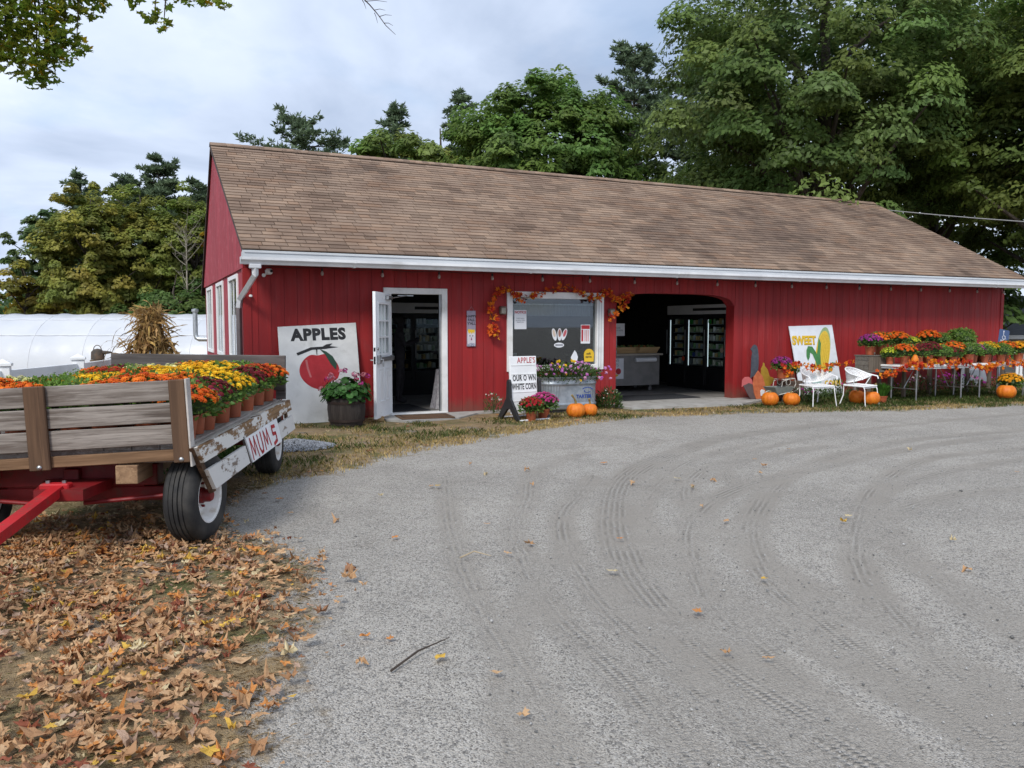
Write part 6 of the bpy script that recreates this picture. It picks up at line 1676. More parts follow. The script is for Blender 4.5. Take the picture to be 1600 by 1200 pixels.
def broadleaf(label, base, H, rx, rz, ncl, nlf, lsize, mat, seed, hue=(1, 1, 1), name='broadleaf_tree', group='trees behind the shop', trunk=.25, lobes=7, droop=.5, rcl=.20, var=.22, zlow=-.6, ry=None, flat=.5, loff=.5):
    r_ = np.random.default_rng(seed)
    base = Vector(base); t = thing(name, label, 'tree', base, 0, group)
    ry = ry or rx
    cz_ = H - rz
    # lobes of the crown
    L_ = []
    for k in range(lobes):
        d = r_.normal(size=3); d /= np.linalg.norm(d); d[2] = abs(d[2]) * .9 - .25
        L_.append((np.array([d[0] * rx * loff, d[1] * ry * loff, cz_ + d[2] * rz * loff * 1.1]), r_.uniform(.5, .72) + (.5 - loff) * .5))
    L_.append((np.array([0, 0, cz_]), .75))
    C = []
    per = ncl // len(L_)
    for c, k in L_:
        d = r_.normal(size=(per, 3)); d /= np.linalg.norm(d, axis=1)[:, None]; d = d[d[:, 2] > zlow]
        u = r_.uniform(.35, 1, len(d)) ** .5
        C.append(c + d * u[:, None] * np.array([rx * k, ry * k, rz * k]))
    C = np.concatenate(C)
    Ps, Ns, Ss, Ts = [], [], [], []
    ctr = np.array([0, 0, cz_])
    for c in C:
        rc = rcl * rx * r_.uniform(.55, 1.2); m = int(nlf * r_.uniform(.7, 1.3))
        d = r_.normal(size=(m, 3)); d /= np.linalg.norm(d, axis=1)[:, None]
        d[:, 2] = np.where(d[:, 2] < 0, d[:, 2] * .45, d[:, 2])
        u = r_.uniform(.45, 1, m) ** .6
        P = c + d * u[:, None] * rc * np.array([1, 1, flat]); P[:, 2] -= droop * rc * (np.hypot(d[:, 0], d[:, 1]) * u) ** 2
        outw = (c - ctr); outw = outw / (np.linalg.norm(outw) + 1e-6)
        Nn = d * .75 + outw * .65 + np.array([0, 0, .5]) + r_.normal(size=(m, 3)) * .38
        Nn /= np.linalg.norm(Nn, axis=1)[:, None]
        cb = r_.uniform(1 - var, 1 + var); hu = np.array(hue) * np.array([r_.uniform(.9, 1.18), 1, r_.uniform(.85, 1.1)])
        Ps.append(P); Ns.append(Nn); Ss.append(lsize * r_.uniform(.6, 1.3, m)); Ts.append(cb * hu * r_.uniform(.75, 1.25, (m, 1)))
    P = np.concatenate(Ps); Nn = np.concatenate(Ns); S = np.concatenate(Ss); T = np.concatenate(Ts)
    V, F = leaf_quads(P, Nn, S, r_)
    link('crown', np_mesh('crown', V, F, mat, T), t)
    mb = MB(); top = Vector((0, 0, H * .86))
    pts = [Vector((r_.normal() * .1 * i / 4, r_.normal() * .1 * i / 4, H * .86 * i / 5)) for i in range(6)]
    mb.tube(pts, [trunk * 1.25, trunk, trunk * .8, trunk * .6, trunk * .35, trunk * .1], 9)
    mb.build('trunk', BARK, t, True)
    mb = MB()
    for k in range(min(26, len(C))):
        c = Vector(C[r_.integers(len(C))]); z0 = min(max(c.z - c.xy.length * .8, H * .18), H * .7); s0 = Vector((0, 0, z0)); md_ = s0.lerp(c, .5) + Vector((0, 0, .06 * c.xy.length))
        rr_ = trunk * .34
        mb.tube([s0, md_, c], [rr_, rr_ * .6, rr_ * .15], 5)
    tag(mb.build('limbs', BARK, t), kind='stuff')
    return t
def pine(label, base, H, rx, seed, bare=.35, n_wh=15, name='pine_tree', group='trees behind the shop', flat=False, dens=1.0, ns=.30, hue=(1, 1, 1)):
    r_ = np.random.default_rng(seed); t = thing(name, label, 'tree', base, 0, group)
    mb = MB(); mb.tube([(0, 0, 0), (.05, 0, H * .4), (0, .05, H * .75), (0, 0, H)], [.24, .18, .10, .02], 8); mb.build('trunk', BARK, t, True)
    mb = MB(); Ps, Ds, Ts = [], [], []
    for w_ in range(n_wh):
        f = (w_ + r_.uniform(-.3, .3)) / (n_wh - 1); f = min(max(f, 0), 1); z = H * (bare + (1 - bare) * f * .985); z00 = z; dzw = H * (1 - bare) / n_wh
        if flat: L0 = rx * (.55 + .6 * math.sin(math.pi * min(1, f * .8 + .15))) * (1 if f < .85 else .75)
        else: L0 = rx * ((1 - f) ** .7 * .85 + .24)
        nbr = int(r_.integers(6, 9))
        for b in range(nbr):
            z = min(z00 + r_.uniform(-.55, .55) * dzw, H); th = r_.uniform(0, 6.283); L = L0 * r_.uniform(.45, 1.15); rise = r_.uniform(-.02, .28) if not flat else r_.uniform(.1, .45)
            s0 = Vector((0, 0, z)); e_ = Vector((L * math.cos(th), L * math.sin(th), z + L * rise)); m_ = s0.lerp(e_, .55) - Vector((0, 0, .04 * L))
            mb.tube([s0, m_, e_], [.035 + .008 * L, .025, .006], 4)
            k = max(4, int(L * 8 * dens))
            for j in range(k):
                u = r_.uniform(.30, 1.03); p = np.array(m_.lerp(e_, (u - .55) / .45) if u > .55 else s0.lerp(m_, u / .55)); side = L * .24 * (1.1 - u * .6)
                p = p + np.array([-math.sin(th), math.cos(th), 0]) * r_.normal() * side + np.array([0, 0, abs(r_.normal()) * .09])
                m = 11
                d = r_.normal(size=(m, 3)); d[:, 2] = d[:, 2] * .5 + .55; d += np.array([math.cos(th), math.sin(th), 0]) * .5; d /= np.linalg.norm(d, axis=1)[:, None]
                Ps.append(np.repeat(p[None], m, 0)); Ds.append(d); g = r_.uniform(.7, 1.3); Ts.append(np.tile(np.array(hue) * g, (m, 1)))
    P = np.concatenate(Ps); D = np.concatenate(Ds); T = np.concatenate(Ts); n = len(P); l = ns * r_.uniform(.7, 1.25, n)[:, None]
    sd_ = np.cross(D, r_.normal(size=(n, 3))); sd_ /= np.linalg.norm(sd_, axis=1)[:, None]
    V = np.stack([P, P + D * l * .5 + sd_ * l * .13, P + D * l, P + D * l * .5 - sd_ * l * .13], 1).reshape(-1, 3); F = np.arange(n * 4).reshape(n, 4)
    link('crown', np_mesh('crown', V, F, LMP, T), t)
    tag(mb.build('branches', BARK, t), kind='stuff')
    return t
GB = -1.0
GR = 'trees behind the shop'
broadleaf('huge green maple rising above the right half of the shop roof', (22.0, 9.9, GB), 19.0, 7.8, 8.9, 440, 330, .10, LM, 1, (1, 1, .95), 'maple_tree', GR, .42, 9, .6, .15, .25, -.75)
broadleaf('dense green maple behind the huge one, beyond the right end of the roof', (31.0, 12.0, GB), 19.5, 7.5, 9.2, 300, 230, .13, LM, 2, (1.0, .98, .95), 'maple_tree', GR, .42, 9, .6, .16, .25, -.8)
broadleaf('green maple overhanging the far right end of the shop beside the wire', (28.5, 4.2, GB), 17.0, 6.6, 8.2, 360, 290, .10, LM, 3, (1.1, 1.02, .9), 'maple_tree', GR, .4, 9, .6, .16, .25, -.8)
broadleaf('low shrubby tree beyond the right corner of the shop, behind the picket fence', (29.0, 8.6, GB), 6.2, 3.2, 3.6, 110, 130, .13, LM, 8, (.9, .95, .9), 'broadleaf_tree', GR, .2, 6, .5, .2, .25, -.95)
broadleaf('rounded dark green maple rising behind the middle of the shop roof', (15.4, 19.4, GB), 15.0, 4.7, 6.4, 430, 210, .115, LM, 4, (.98, 1.08, .85), 'maple_tree', GR, .3, 10, .4, .16, .28, -.8, None, .75, .30)
broadleaf('low yellowing maple beside the rounded one behind the roof', (12.6, 25.0, GB), 14.2, 3.9, 5.6, 180, 150, .14, LMY, 5, (.78, .92, .9), 'maple_tree', GR, .28, 6, .5, .18, .25)
broadleaf('dull green tree at the low left end of the roofline clump', (11.0, 28.4, GB), 14.0, 3.2, 5.2, 140, 140, .15, LMY, 6, (.68, .86, .9), 'broadleaf_tree', GR, .28, 6, .5, .2, .25)
broadleaf('mid green tree filling the gap between rounded maple and the huge maple', (20.4, 17.0, GB), 10.6, 3.6, 4.8, 130, 140, .14, LM, 7, (.95, 1, .95), 'broadleaf_tree', GR, .28, 6, .5, .2, .25)
pine('flat topped pine showing above the left of the roof ridge', (8.1, 36.0, GB), 14.2, 3.5, 11, .5, 9, 'pine_tree', GR, True, 1.1, .36)
pine('tall open pine with visible trunk between the two groups of maples', (25.6, 27.8, GB), 18.6, 2.7, 12, .40, 17, 'pine_tree', GR, True, 1.3, .34)
pine('tall pine half hidden by the huge maple', (28.8, 25.6, GB), 19.0, 3.2, 13, .3, 20, 'pine_tree', GR, False, 1.3, .36)
pine('thin pine tip poking up at the left of the roofline clump', (13.2, 34.5, GB), 15.4, 2.4, 14, .4, 16, 'pine_tree', GR, False, 1.3, .34)
pine('thin pine tip beside the rounded maple', (17.4, 34.5, GB), 17.0, 2.0, 15, .4, 15, 'pine_tree', GR, False, 1.3, .34)
pine('thin pine tip between rounded maple and the open pine', (24.4, 33.0, GB), 17.2, 2.0, 16, .4, 15, 'pine_tree', GR, False, 1.3, .34)
GL = 'trees beyond the greenhouse'
broadleaf('dark grey green tree at the outer edge of the trees beyond the greenhouse', (-6.7, 50.0, GB), 12.0, 2.5, 5.9, 150, 130, .15, LM, 21, (.85, .9, 1.1), 'broadleaf_tree', GL, .25, 6, .5, .22, .25, -.9)
broadleaf('yellow green tree in front beyond the greenhouse', (-3.7, 44.0, GB), 12.0, 3.4, 6.4, 220, 160, .13, LMY, 22, (1.02, .97, .85), 'broadleaf_tree', GL, .25, 9, .3, .17, .2, -.95, None, .85, .42)
broadleaf('widest yellow green tree in the middle beyond the greenhouse', (-.6, 45.6, GB), 12.8, 3.9, 6.8, 240, 160, .13, LMY, 23, (.9, .96, .9), 'broadleaf_tree', GL, .25, 9, .3, .17, .2, -.95, None, .85, .42)
broadleaf('olive green tree beyond the greenhouse next to the shop gable', (2.6, 44.4, GB), 12.2, 3.3, 6.5, 210, 160, .13, LMY, 24, (.78, .92, .85), 'broadleaf_tree', GL, .25, 9, .3, .17, .2, -.95, None, .85, .42)
broadleaf('small orange turning tree between the greenhouse trees and the gable', (3.5, 41.5, GB), 10.4, 1.2, 3.2, 60, 120, .12, LMY, 25, (2.0, 1.15, .5), 'broadleaf_tree', GL, .15, 4, .4, .25, .2)
broadleaf('brownish low tree at the foot of the dark tree beyond the greenhouse', (-7.4, 46.0, GB), 7.4, 2.4, 4.0, 110, 120, .14, LMY, 26, (.95, .78, .6), 'broadleaf_tree', GL, .2, 5, .4, .22, .25, -.95)
broadleaf('dark green shrubby tree behind the corn shock beyond the greenhouse', (1.2, 41.0, GB), 6.6, 3.6, 3.8, 140, 130, .14, LM, 27, (.75, .82, .75), 'broadleaf_tree', GL, .2, 5, .4, .22, .25, -.95)
pine('tallest pine standing up behind the trees beyond the greenhouse', (.9, 59.0, GB), 15.8, 3.6, 31, .3, 22, 'pine_tree', GL, False, 1.3, .40)
pine('pine beside the tallest one beyond the greenhouse, toward the gable', (3.8, 58.0, GB), 14.0, 3.0, 32, .3, 20, 'pine_tree', GL, False, 1.3, .40)
pine('pine standing between the dark tree and the tallest pine beyond the greenhouse', (-4.6, 57.0, GB), 13.6, 3.2, 33, .3, 20, 'pine_tree', GL, False, 1.3, .40)
pine('shorter pine leaning against the tallest one beyond the greenhouse', (-1.6, 60.0, GB), 14.4, 2.8, 34, .3, 20, 'pine_tree', GL, False, 1.3, .40)
# bare dead tree
dt = thing('dead_tree', 'bare pale dead tree among the trees beyond the greenhouse', 'tree', (1.55, 40.5, GB), 0, GL)
rr = random.Random(8); mb = MB(); mb.tube([(0, 0, 0), (.1, 0, 4), (.15, 0, 8.6)], [.09, .07, .015], 6); mb.build('trunk', mk('bleached_bark', (.30, .27, .22), (.2, .18, .14), 6, .9), dt)
mb = MB()
for k in range(34):
    z = rr.uniform(4.0, 8.3); th = rr.uniform(0, 6.28); l = rr.uniform(.5, 1.5); a = Vector((.12, 0, z)); e_ = a + Vector((l * math.cos(th), l * math.sin(th), l * rr.uniform(.5, 1.3)))
    mb.tube([a, a.lerp(e_, .5) + Vector((0, 0, -.08)), e_], [.025, .016, .004], 4)
    for j in range(3): q = a.lerp(e_, rr.uniform(.4, .9)); mb.tube([q, q + Vector((rr.gauss(0, .3), rr.gauss(0, .3), rr.uniform(.1, .5)))], [.010, .003], 3)
tag(mb.build('branches', bpy.data.materials['bleached_bark'], dt), kind='stuff')
# far wooded rise
mb = MB(); P_, N_, S_q, T_q = [], [], [], []
r_ = np.random.default_rng(5)
for k in range(900):
    x = r_.uniform(-60, 90); y = r_.uniform(88, 120); hgt = r_.uniform(3.5, 6.6) if x < 40 else r_.uniform(6, 12)
    m_ = 60; d = r_.normal(size=(m_, 3)); d /= np.linalg.norm(d, axis=1)[:, None]; d[:, 2] = np.abs(d[:, 2])
    P_.append(np.array([x, y, -1.0]) + d * np.array([2.2, 2.2, hgt])); N_.append(d); S_q.append(r_.uniform(.3, .55, m_)); T_q.append(np.tile(np.array([.8, .95, .9]) * r_.uniform(.6, 1.1), (m_, 1)))
V, F = leaf_quads(np.concatenate(P_), np.concatenate(N_), np.concatenate(S_q), r_, .8)
tag(link('far_woods', np_mesh('far_woods', V, F, LM, np.concatenate(T_q))), 'distant wooded skyline far beyond the greenhouse', 'woods', None, 'stuff')
# ---------------------------------------------------------------- the maple whose boughs hang into the view
Rv = Vector((.904628, -.426202, .0)); Fv = Vector((.425163, .902312, -.071198)); Uv = Rv.cross(Fv)
mp = thing('maple_tree', 'near maple with leafy boughs hanging into the top of the view', 'tree', (-5.4, -2.2, 0), 0)
o_ = Vector((-5.4, -2.2, 0))
mb = MB(); mb.tube([(0, 0, -.1), (.05, 0, 1.2), (.0, .05, 3), (.1, 0, 5), (.2, .1, 7.5)], [.42, .31, .27, .22, .12], 14); mb.build('trunk', BARK, mp, True)
CL = [(-2.6, -3.6, 4.75, .45), (-2.3, -3.75, 4.55, .34), (-2.65, -3.6, 4.25, .30), (-2.35, -3.72, 4.15, .22), (-2.12, -3.85, 4.18, .16), (-2.3, -3.7, 4.0, .15), (-2.38, -3.72, 3.92, .09), (-2.75, -3.5, 4.45, .32), (-2.05, -3.85, 4.70, .22), (-2.2, -3.8, 4.35, .24), (-2.0, -3.9, 4.3, .10),
      (-1.80, -3.95, 4.74, .14), (-1.45, -4.1, 4.70, .11), (-1.3, -4.15, 4.58, .09), (-1.22, -4.22, 4.47, .06), (-1.03, -4.3, 4.75, .13), (-.85, -4.37, 4.72, .10), (-.68, -4.45, 4.67, .07), (.22, -4.9, 4.76, .04), (-2.9, -3.3, 4.9, .4), (-3.2, -3.2, 4.5, .5), (-2.2, -3.7, 5.1, .4), (-1.2, -4.1, 5.1, .35), (-3.4, -3.0, 5.3, .6), (-2.5, -3.4, 5.5, .6)]
mb = MB()
mb.tube([Vector((.1, 0, 4.4)), Vector((1.4, -.8, 5.0)), Vector((2.6, -1.3, 4.95)), Vector((3.8, -1.9, 4.95)), Vector((5.0, -2.45, 4.98)), Vector((5.9, -2.8, 4.95))], [.12, .08, .05, .03, .018, .008], 7)
for x, y, z, r in CL:
    q = Vector((x, y, z)) - o_; s0 = Vector((min(q.x + .1, q.x), q.y + .1, 4.97))
    mb.tube([s0, s0.lerp(q, .5) + Vector((.03, 0, .04)), q], [.012, .008, .003], 4)
tag(mb.build('limbs', BARK, mp), kind='stuff')
rr = random.Random(3); mb = MB()
MLM = leafmat('near_maple_leaves', (.20, .27, .04), (.14, .22, .035), .55, .45, 2.0)
for x, y, z, r in CL:
    n = int(60 * (r / .2) ** 2) if r < .5 else 190
    n = max(9, min(n, 230))
    for k in range(n):
        d = Vector((rr.gauss(0, .5), rr.gauss(0, .5), rr.gauss(0, .42))) * r
        p = Vector((x, y, z)) - o_ + d
        vs, fs = leaf_geo(.105 * rr.uniform(.65, 1.2), .35, rr)
        g = rr.uniform(.55, 1.25); tn = (g * rr.uniform(.8, 1.3), g, g * .8)
        if rr.random() < .05: tn = (3.2 * g, 1.5 * g, .4)
        mb.add(vs, fs, tn, Matrix.Translation(p) @ Matrix.Rotation(rr.uniform(0, 6.28), 4, 'Z') @ Matrix.Rotation(rr.gauss(0, .75), 4, 'X') @ Matrix.Rotation(rr.uniform(0, 6.28), 4, 'Z'))
mb.build('crown', MLM, mp)
# bare twig
mb = MB(); tw = lambda u, v: CAM + (Rv * ((u - 800) / 1266.3) + Uv * ((600 - v) / 1266.3) + Fv) * 8.0 - o_
twp = [(540, -60), (560, -10), (578, 8), (590, 22), (603, 40), (618, 54)]
mb.tube([tw(*p) for p in twp], [.008, .007, .006, .005, .004, .002], 5)
for a, b in (((560, -10), (590, -2)), ((570, 2), (605, 3)), ((584, 16), (602, 16)), ((592, 26), (612, 24)), ((585, 20), (590, 36)), ((600, 36), (614, 40)), ((566, 0), (572, 14))):
    mb.tube([tw(*a), tw((a[0] + b[0]) / 2, (a[1] + b[1]) / 2 - 2), tw(*b)], [.004, .003, .0015], 4)
mb.build('bare_twig', BARK, mp)

# ---------------------------------------------------------------- fallen leaves
def px_of(P):
    d = P - np.array(CAM); f_ = np.array(Fv); z = d @ f_
    return 800 + 1266.3 * (d @ np.array(Rv)) / z, 600 - 1266.3 * (d @ np.array(Uv)) / z, z
FC = [(.52, .32, .17), (.44, .25, .13), (.60, .40, .23), (.55, .34, .18), (.34, .18, .10), (.62, .27, .08), (.68, .44, .08), (.28, .09, .05), (.64, .54, .33), (.44, .31, .23), (.50, .22, .09)]
FWT = [4, 4, 4, 4, 3, 1.6, .8, 1, 1.2, 2, 1.2]
r_ = np.random.default_rng(42)
xy = np.stack([r_.uniform(-4.2, .4, 24000), r_.uniform(-11.6, -5.6, 24000)], 1)
s_d = gravel_w(xy)
nz = np.array([noise.noise(Vector((x * 1.1, y * 1.1, 3))) for x, y in xy])
band = sstep(-5.4, -7.0, xy[:, 1]) * .85 + .15
pr = sstep(.32, -.55, s_d + .45 * nz) * band * (.60 + .75 * nz)
keep = r_.uniform(0, 1, len(xy)) < np.minimum(pr * 1.15, .95)
xy = xy[keep]
leaves = [(x, y, 'litter') for x, y in xy]
for k in range(70):      # strays out on the gravel
    x = r_.uniform(-.6, 8); y = r_.uniform(-10.5, -3.2)
    if gravel_w(np.array([[x, y]]))[0] > .2 and r_.random() < (1.0 if x < 1.5 else .45): leaves.append((x, y, 'stray'))
for x, y in ((-.38, -9.72), (-.2, -6.9), (.35, -6.2), (.9, -6.0), (1.8, -6.3), (2.75, -6.6), (1.62, -5.6), (3.1, -5.5), (.05, -7.6), (.62, -8.3)): leaves.append((x, y, 'stray'))
for k in range(420):
    x = r_.uniform(-.6, 9); y = r_.uniform(-4.8, -.6); s0 = gravel_w(np.array([[x, y]]))[0]
    if -3 < s0 < .15 and r_.random() < .55 and not (y > -1.0 and (2.0 < x < 3.8 or x > 6.5)): leaves.append((x, y, 'verge'))
LV = []
for i in range(20):
    rr = random.Random(900 + i); vs, fs = leaf_geo(1.0, (.18, .3, .55, .85)[i % 4], rr, OAK2D if i % 5 == 4 else OVATE2D if i % 5 == 2 else LEAF2D, .30); LV.append((vs, fs))
LCM = {}
FCN = ['tan', 'brown', 'pale tan', 'buff', 'dark brown', 'orange', 'yellow', 'dark red', 'straw coloured', 'greyish brown', 'rusty orange']
s_d_of = lambda x, y: gravel_w(np.array([[x, y]]))[0]
def ordinal(n): return '%d%s' % (n, 'th' if 10 < n % 100 < 14 else {1: 'st', 2: 'nd', 3: 'rd'}.get(n % 10, 'th'))
info = []
for x, y, k in leaves:
    z = float(ground_z(np.array([x]), np.array([y]))[0])
    u, v, d = px_of(np.array([[x, y, z]])); u, v, d = u[0], v[0], d[0]
    info.append((x, y, z, k, d, (0 < u < 1600 and v < 1195)))
vis = sorted([i for i in info if i[5]], key=lambda i: i[4])
stray = [i for i in vis if i[3] == 'stray']
nearl = [i for i in vis if i[3] == 'litter'][:300 - len(stray)]
ind = set(id(i) for i in stray + nearl)
restl = MB()
for it in info:
    x, y, z, k, d, s_ = it
    rr = random.Random(int((x * 977 + y * 131) * 1000)); sh = rr.randrange(20); ci = rr.choices(range(len(FC)), FWT)[0]
    sz = rr.choice([.03, .045, .05, .058, .065, .07, .08, .095]) * rr.uniform(.85, 1.15) * (1.0 if k != 'verge' else .75)
    if k == 'stray': ci = rr.choice([0, 2, 3, 6, 8, 5]); sz = rr.uniform(.05, .085)
    tl_ = .06 if k == 'stray' else .13
    e_ = (rr.gauss(0, tl_), rr.gauss(0, tl_), rr.uniform(0, 6.28)); zz = z + (rr.uniform(.010, .042) if k == 'litter' else .010)
    if id(it) in ind:
        if (sh, ci) not in LCM:
            b_ = MB(); b_.add(LV[sh][0], LV[sh][1], FC[ci]); LCM[sh, ci] = b_.mesh('fallen_leaf', MAT['fall'])
        o = link('fallen_leaf', LCM[sh, ci], None, (x, y, zz), e_, (sz, sz, sz))
        cn = FCN[ci]
        if k == 'stray':
            n_s = [id(q) for q in stray].index(id(it)) + 1
            tag(o, '%s leaf alone on the gravel, %s of the stray leaves counting from the viewer' % (cn, ordinal(n_s)), 'leaf', 'stray leaves on the gravel')
        else:
            sw_ = 'small' if sz < .052 else 'large' if sz > .084 else 'middling'
            pw = 'at the gravel edge' if s_d_of(x, y) > -.3 else 'beside the wagon wheel' if y > -7.7 else 'among the nearest litter' if y < -9.3 else 'midway in the leaf litter'
            tag(o, '%s %s %s leaf %s, %s' % (sw_, cn, 'oak' if sh % 5 == 4 else 'oval' if sh % 5 == 2 else 'lobed', pw, 'tilted' if abs(e_[0]) + abs(e_[1]) > .3 else 'lying flat'), 'leaf', 'leaves in the litter by the wagon')
    else:
        M_ = Matrix.Translation((x, y, zz)) @ Matrix.Rotation(e_[2], 4, 'Z') @ Matrix.Rotation(e_[1], 4, 'Y') @ Matrix.Rotation(e_[0], 4, 'X') @ Matrix.Scale(sz, 4)
        restl.add(LV[sh][0], LV[sh][1], FC[ci], M_)
for k_ in range(2600):       # crumbs of broken leaf
    x = random.uniform(-3.0, .3); y = random.uniform(-10.9, -5.6)
    if s_d_of(x, y) > random.uniform(-.3, .35): continue
    c_ = FC[random.choices(range(len(FC)), FWT)[0]]; q_ = random.uniform(.006, .02); a_ = random.uniform(0, 6.28)
    restl.add([(x + q_ * math.cos(a_ + j * 2.1) * random.uniform(.6, 1.4), y + q_ * math.sin(a_ + j * 2.1) * random.uniform(.6, 1.4), .004 + random.uniform(0, .012)) for j in range(3)], [(0, 1, 2)], c_)
tag(restl.build('leaf_litter', MAT['fall']), 'scattered dry autumn leaves over the verge and under the wagon', 'leaf litter', None, 'stuff')

# ---------------------------------------------------------------- grass and thatch
def grass(name, label, n, region, hfun, colfun, seed, wd_=.004, lie=1.1):
    r_ = np.random.default_rng(seed)
    x = r_.uniform(region[0], region[1], n); y = r_.uniform(region[2], region[3], n)
    s0 = gravel_w(np.stack([x, y], 1)); k, h, c = hfun(x, y, s0, r_), None, None
    x, y, s0 = x[k], y[k], s0[k]; m = len(x)
    h, c = colfun(x, y, s0, r_)
    th = r_.uniform(0, 6.283, m); ln = r_.uniform(.2, lie, m) * h; w_ = wd_ * r_.uniform(.7, 1.5, m)
    z = ground_z(x, y) - .012
    b = np.stack([x, y, z], 1); sd_ = np.stack([-np.sin(th), np.cos(th), 0 * th], 1) * w_[:, None]
    tip = b + np.stack([np.cos(th) * ln, np.sin(th) * ln, h], 1); mid = b + np.stack([np.cos(th) * ln * .35, np.sin(th) * ln * .35, h * .62], 1)
    V = np.stack([b - sd_, b + sd_, mid + sd_ * .8, tip, mid - sd_ * .8], 1).reshape(-1, 3); F = np.arange(m * 5).reshape(m, 5)
    tag(link(name, np_mesh(name, V, F, MAT['grass'], c)), label, 'grass', None, 'stuff')
MAT['grass'] = leafmat('grass_blades', (1, 1, 1), (.85, .85, .8), .3, .6, 3)
pnoise = lambda x, y, s: np.array([noise.noise(Vector((a * s, b * s, 1.7))) for a, b in zip(x, y)])
def vk(x, y, s0, r_):
    nn = pnoise(x, y, 1.6); ok = (s0 < .18) & (s0 > -3.6) & ~((y > -1.0) & (x > 2.0) & (x < 4.5)) & ~((y > -1.05) & (x > 6.4) & (x < 10.2)) & (y < -.05)
    pr = .42 + .9 * nn + .35 * ((x > 1.2) & (x < 6) & (s0 > -1.1)) + .35 * (x > 8.5) + .25 * sstep(.1, -.4, s0) - .5 * ((x < 4.5) & (y > -2.2) & (nn < .1))
    return ok & (r_.uniform(0, 1, len(x)) < pr)
def vc(x, y, s0, r_):
    m = len(x); nn = pnoise(x, y, 1.1); gr = sstep(-.25, .35, nn + .55 * ((x > 9) & (s0 < -.3)) - .25 * (s0 > -.35) + r_.normal(size=m) * .22)
    c = (1 - gr)[:, None] * np.array([.54, .39, .16]) + gr[:, None] * np.array([.085, .135, .03]); c = c * r_.uniform(.65, 1.3, (m, 1))
    return r_.uniform(.018, .05, m) * (1 + .5 * gr), c
grass('verge_grass', 'patchy dry and green grass along the shop front', 95000, (-.6, 19, -5.2, -.05), vk, vc, 61)
def lk(x, y, s0, r_):
    nn = pnoise(x, y, 1.4); return (s0 < .15) & (r_.uniform(0, 1, len(x)) < (.5 + .7 * nn) * sstep(.2, -.2, s0))
def lc(x, y, s0, r_):
    m = len(x); nn = pnoise(x, y, 1.9); gr = sstep(.18, .5, nn + r_.normal(size=m) * .15)
    c = (1 - gr)[:, None] * np.array([.42, .30, .165]) + gr[:, None] * np.array([.12, .19, .06]); h_ = r_.uniform(.005, .020, m); return h_, c * r_.uniform(.45, 1.4, (m, 1))
grass('thatch', 'dry thatch and green tufts between the fallen leaves', 210000, (-3.3, .25, -10.9, -4.4), lk, lc, 62, .0020, 4.5)
def bk(x, y, s0, r_): return (x < -.4) & (s0 < 0)
def bc(x, y, s0, r_):
    m = len(x); c = np.array([.06, .12, .03]) * r_.uniform(.6, 1.4, (m, 1)); return r_.uniform(.05, .16, m), c
grass('rough_grass', 'longer green grass beyond the wagon and the white fence', 30000, (-9, -.3, -4.2, 8), bk, bc, 63, .008)
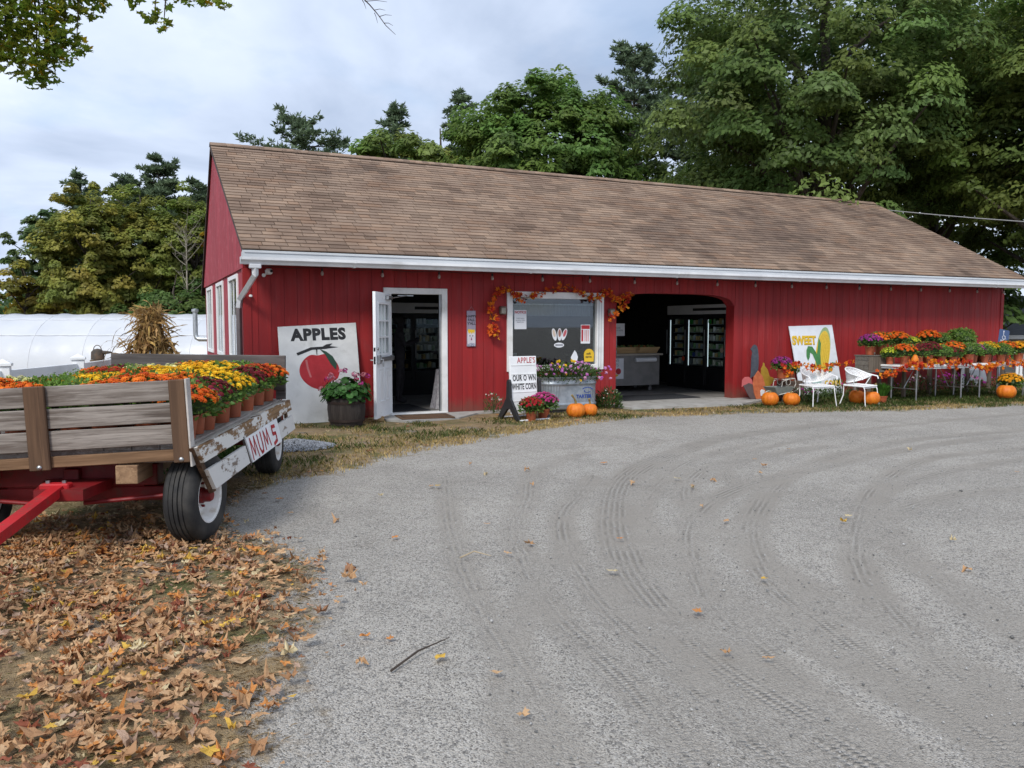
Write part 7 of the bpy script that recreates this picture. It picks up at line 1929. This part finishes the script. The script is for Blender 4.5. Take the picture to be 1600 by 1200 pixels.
# ---------------------------------------------------------------- loose stones
r_ = np.random.default_rng(9); n = 9000
x = r_.uniform(-1.6, 9.5, n); y = -12 + 10 * r_.uniform(0, 1, n) ** 1.6
k = gravel_w(np.stack([x, y], 1)) > -.25; x, y = x[k], y[k]; n = len(x)
s_ = np.exp(r_.normal(-5.35, .36, n)); base = np.array([(1, 0, 0), (0, 1, 0), (-1, 0, 0), (0, -1, 0), (0, 0, .75), (0, 0, -.75)])
V = base[None] * s_[:, None, None] * r_.uniform(.6, 1.3, (n, 6, 3)); a = r_.uniform(0, 6.28, n); ca, sa = np.cos(a)[:, None], np.sin(a)[:, None]
V = np.stack([V[..., 0] * ca - V[..., 1] * sa, V[..., 0] * sa + V[..., 1] * ca, V[..., 2]], -1) + np.stack([x, y, ground_z(x, y) - .017 + s_ * .3], 1)[:, None]
Fb = np.array([(0, 1, 4), (1, 2, 4), (2, 3, 4), (3, 0, 4), (1, 0, 5), (2, 1, 5), (3, 2, 5), (0, 3, 5)])
F = (Fb[None] + (np.arange(n) * 6)[:, None, None]).reshape(-1, 3)
tn = np.repeat(r_.choice([.14, .22, .3, .38, .5], n, p=[.24, .26, .28, .18, .04])[:, None] * np.array([1, .985, .96]), 8, 0)
m, nt, o = new_mat('loose_stone'); bsdf(nt, o, attr(nt), .9, 0, .2)
tag(link('gravel', np_mesh('gravel', V.reshape(-1, 3), F, m, tn)), 'loose grey stones scattered over the gravel lot', 'gravel', None, 'stuff')
# a bluish heap of crushed stone by the rear wheel
r_ = np.random.default_rng(10); n = 3500; a = r_.uniform(0, 6.28, n); q = r_.uniform(0, 1, n) ** .6
x = .22 + .5 * q * np.cos(a); y = -2.85 + .4 * q * np.sin(a); s_ = r_.uniform(.008, .018, n)
V = base[None] * s_[:, None, None] * r_.uniform(.6, 1.3, (n, 6, 3)) + np.stack([x, y, .10 * (1 - q) ** 1.0 + .005], 1)[:, None]
F = (Fb[None] + (np.arange(n) * 6)[:, None, None]).reshape(-1, 3); tn = np.repeat(r_.uniform(.10, .30, n)[:, None] * np.array([.95, 1.0, 1.1]), 8, 0)
tag(link('crushed_stone', np_mesh('crushed_stone', V.reshape(-1, 3), F, m, tn)), 'low heap of blue grey crushed stone behind the wagon wheel', 'gravel', None, 'stuff')
# sticks
for i, (pts, lab) in enumerate((([(-.62, -9.75, .0), (-.45, -9.62, .012), (-.25, -9.5, .0)], 'thin dark twig on the gravel near the yellow leaf'), ([(.30, -8.25, 0), (.42, -8.2, .015), (.5, -8.3, .0)], 'short pale stick on the gravel in the middle of the lot'), ([(3.55, -2.55, 0), (3.9, -2.45, .01), (4.2, -2.5, 0)], 'dry corn husk lying on the verge by the letter board'))):
    o = MB().tube(pts, [.006, .005, .002], 5).build('stick', mk('stick_%d' % i, [(.06, .045, .035), (.45, .36, .24), (.5, .4, .24)][i], None, 9, .9)); tag(o, lab, 'stick')
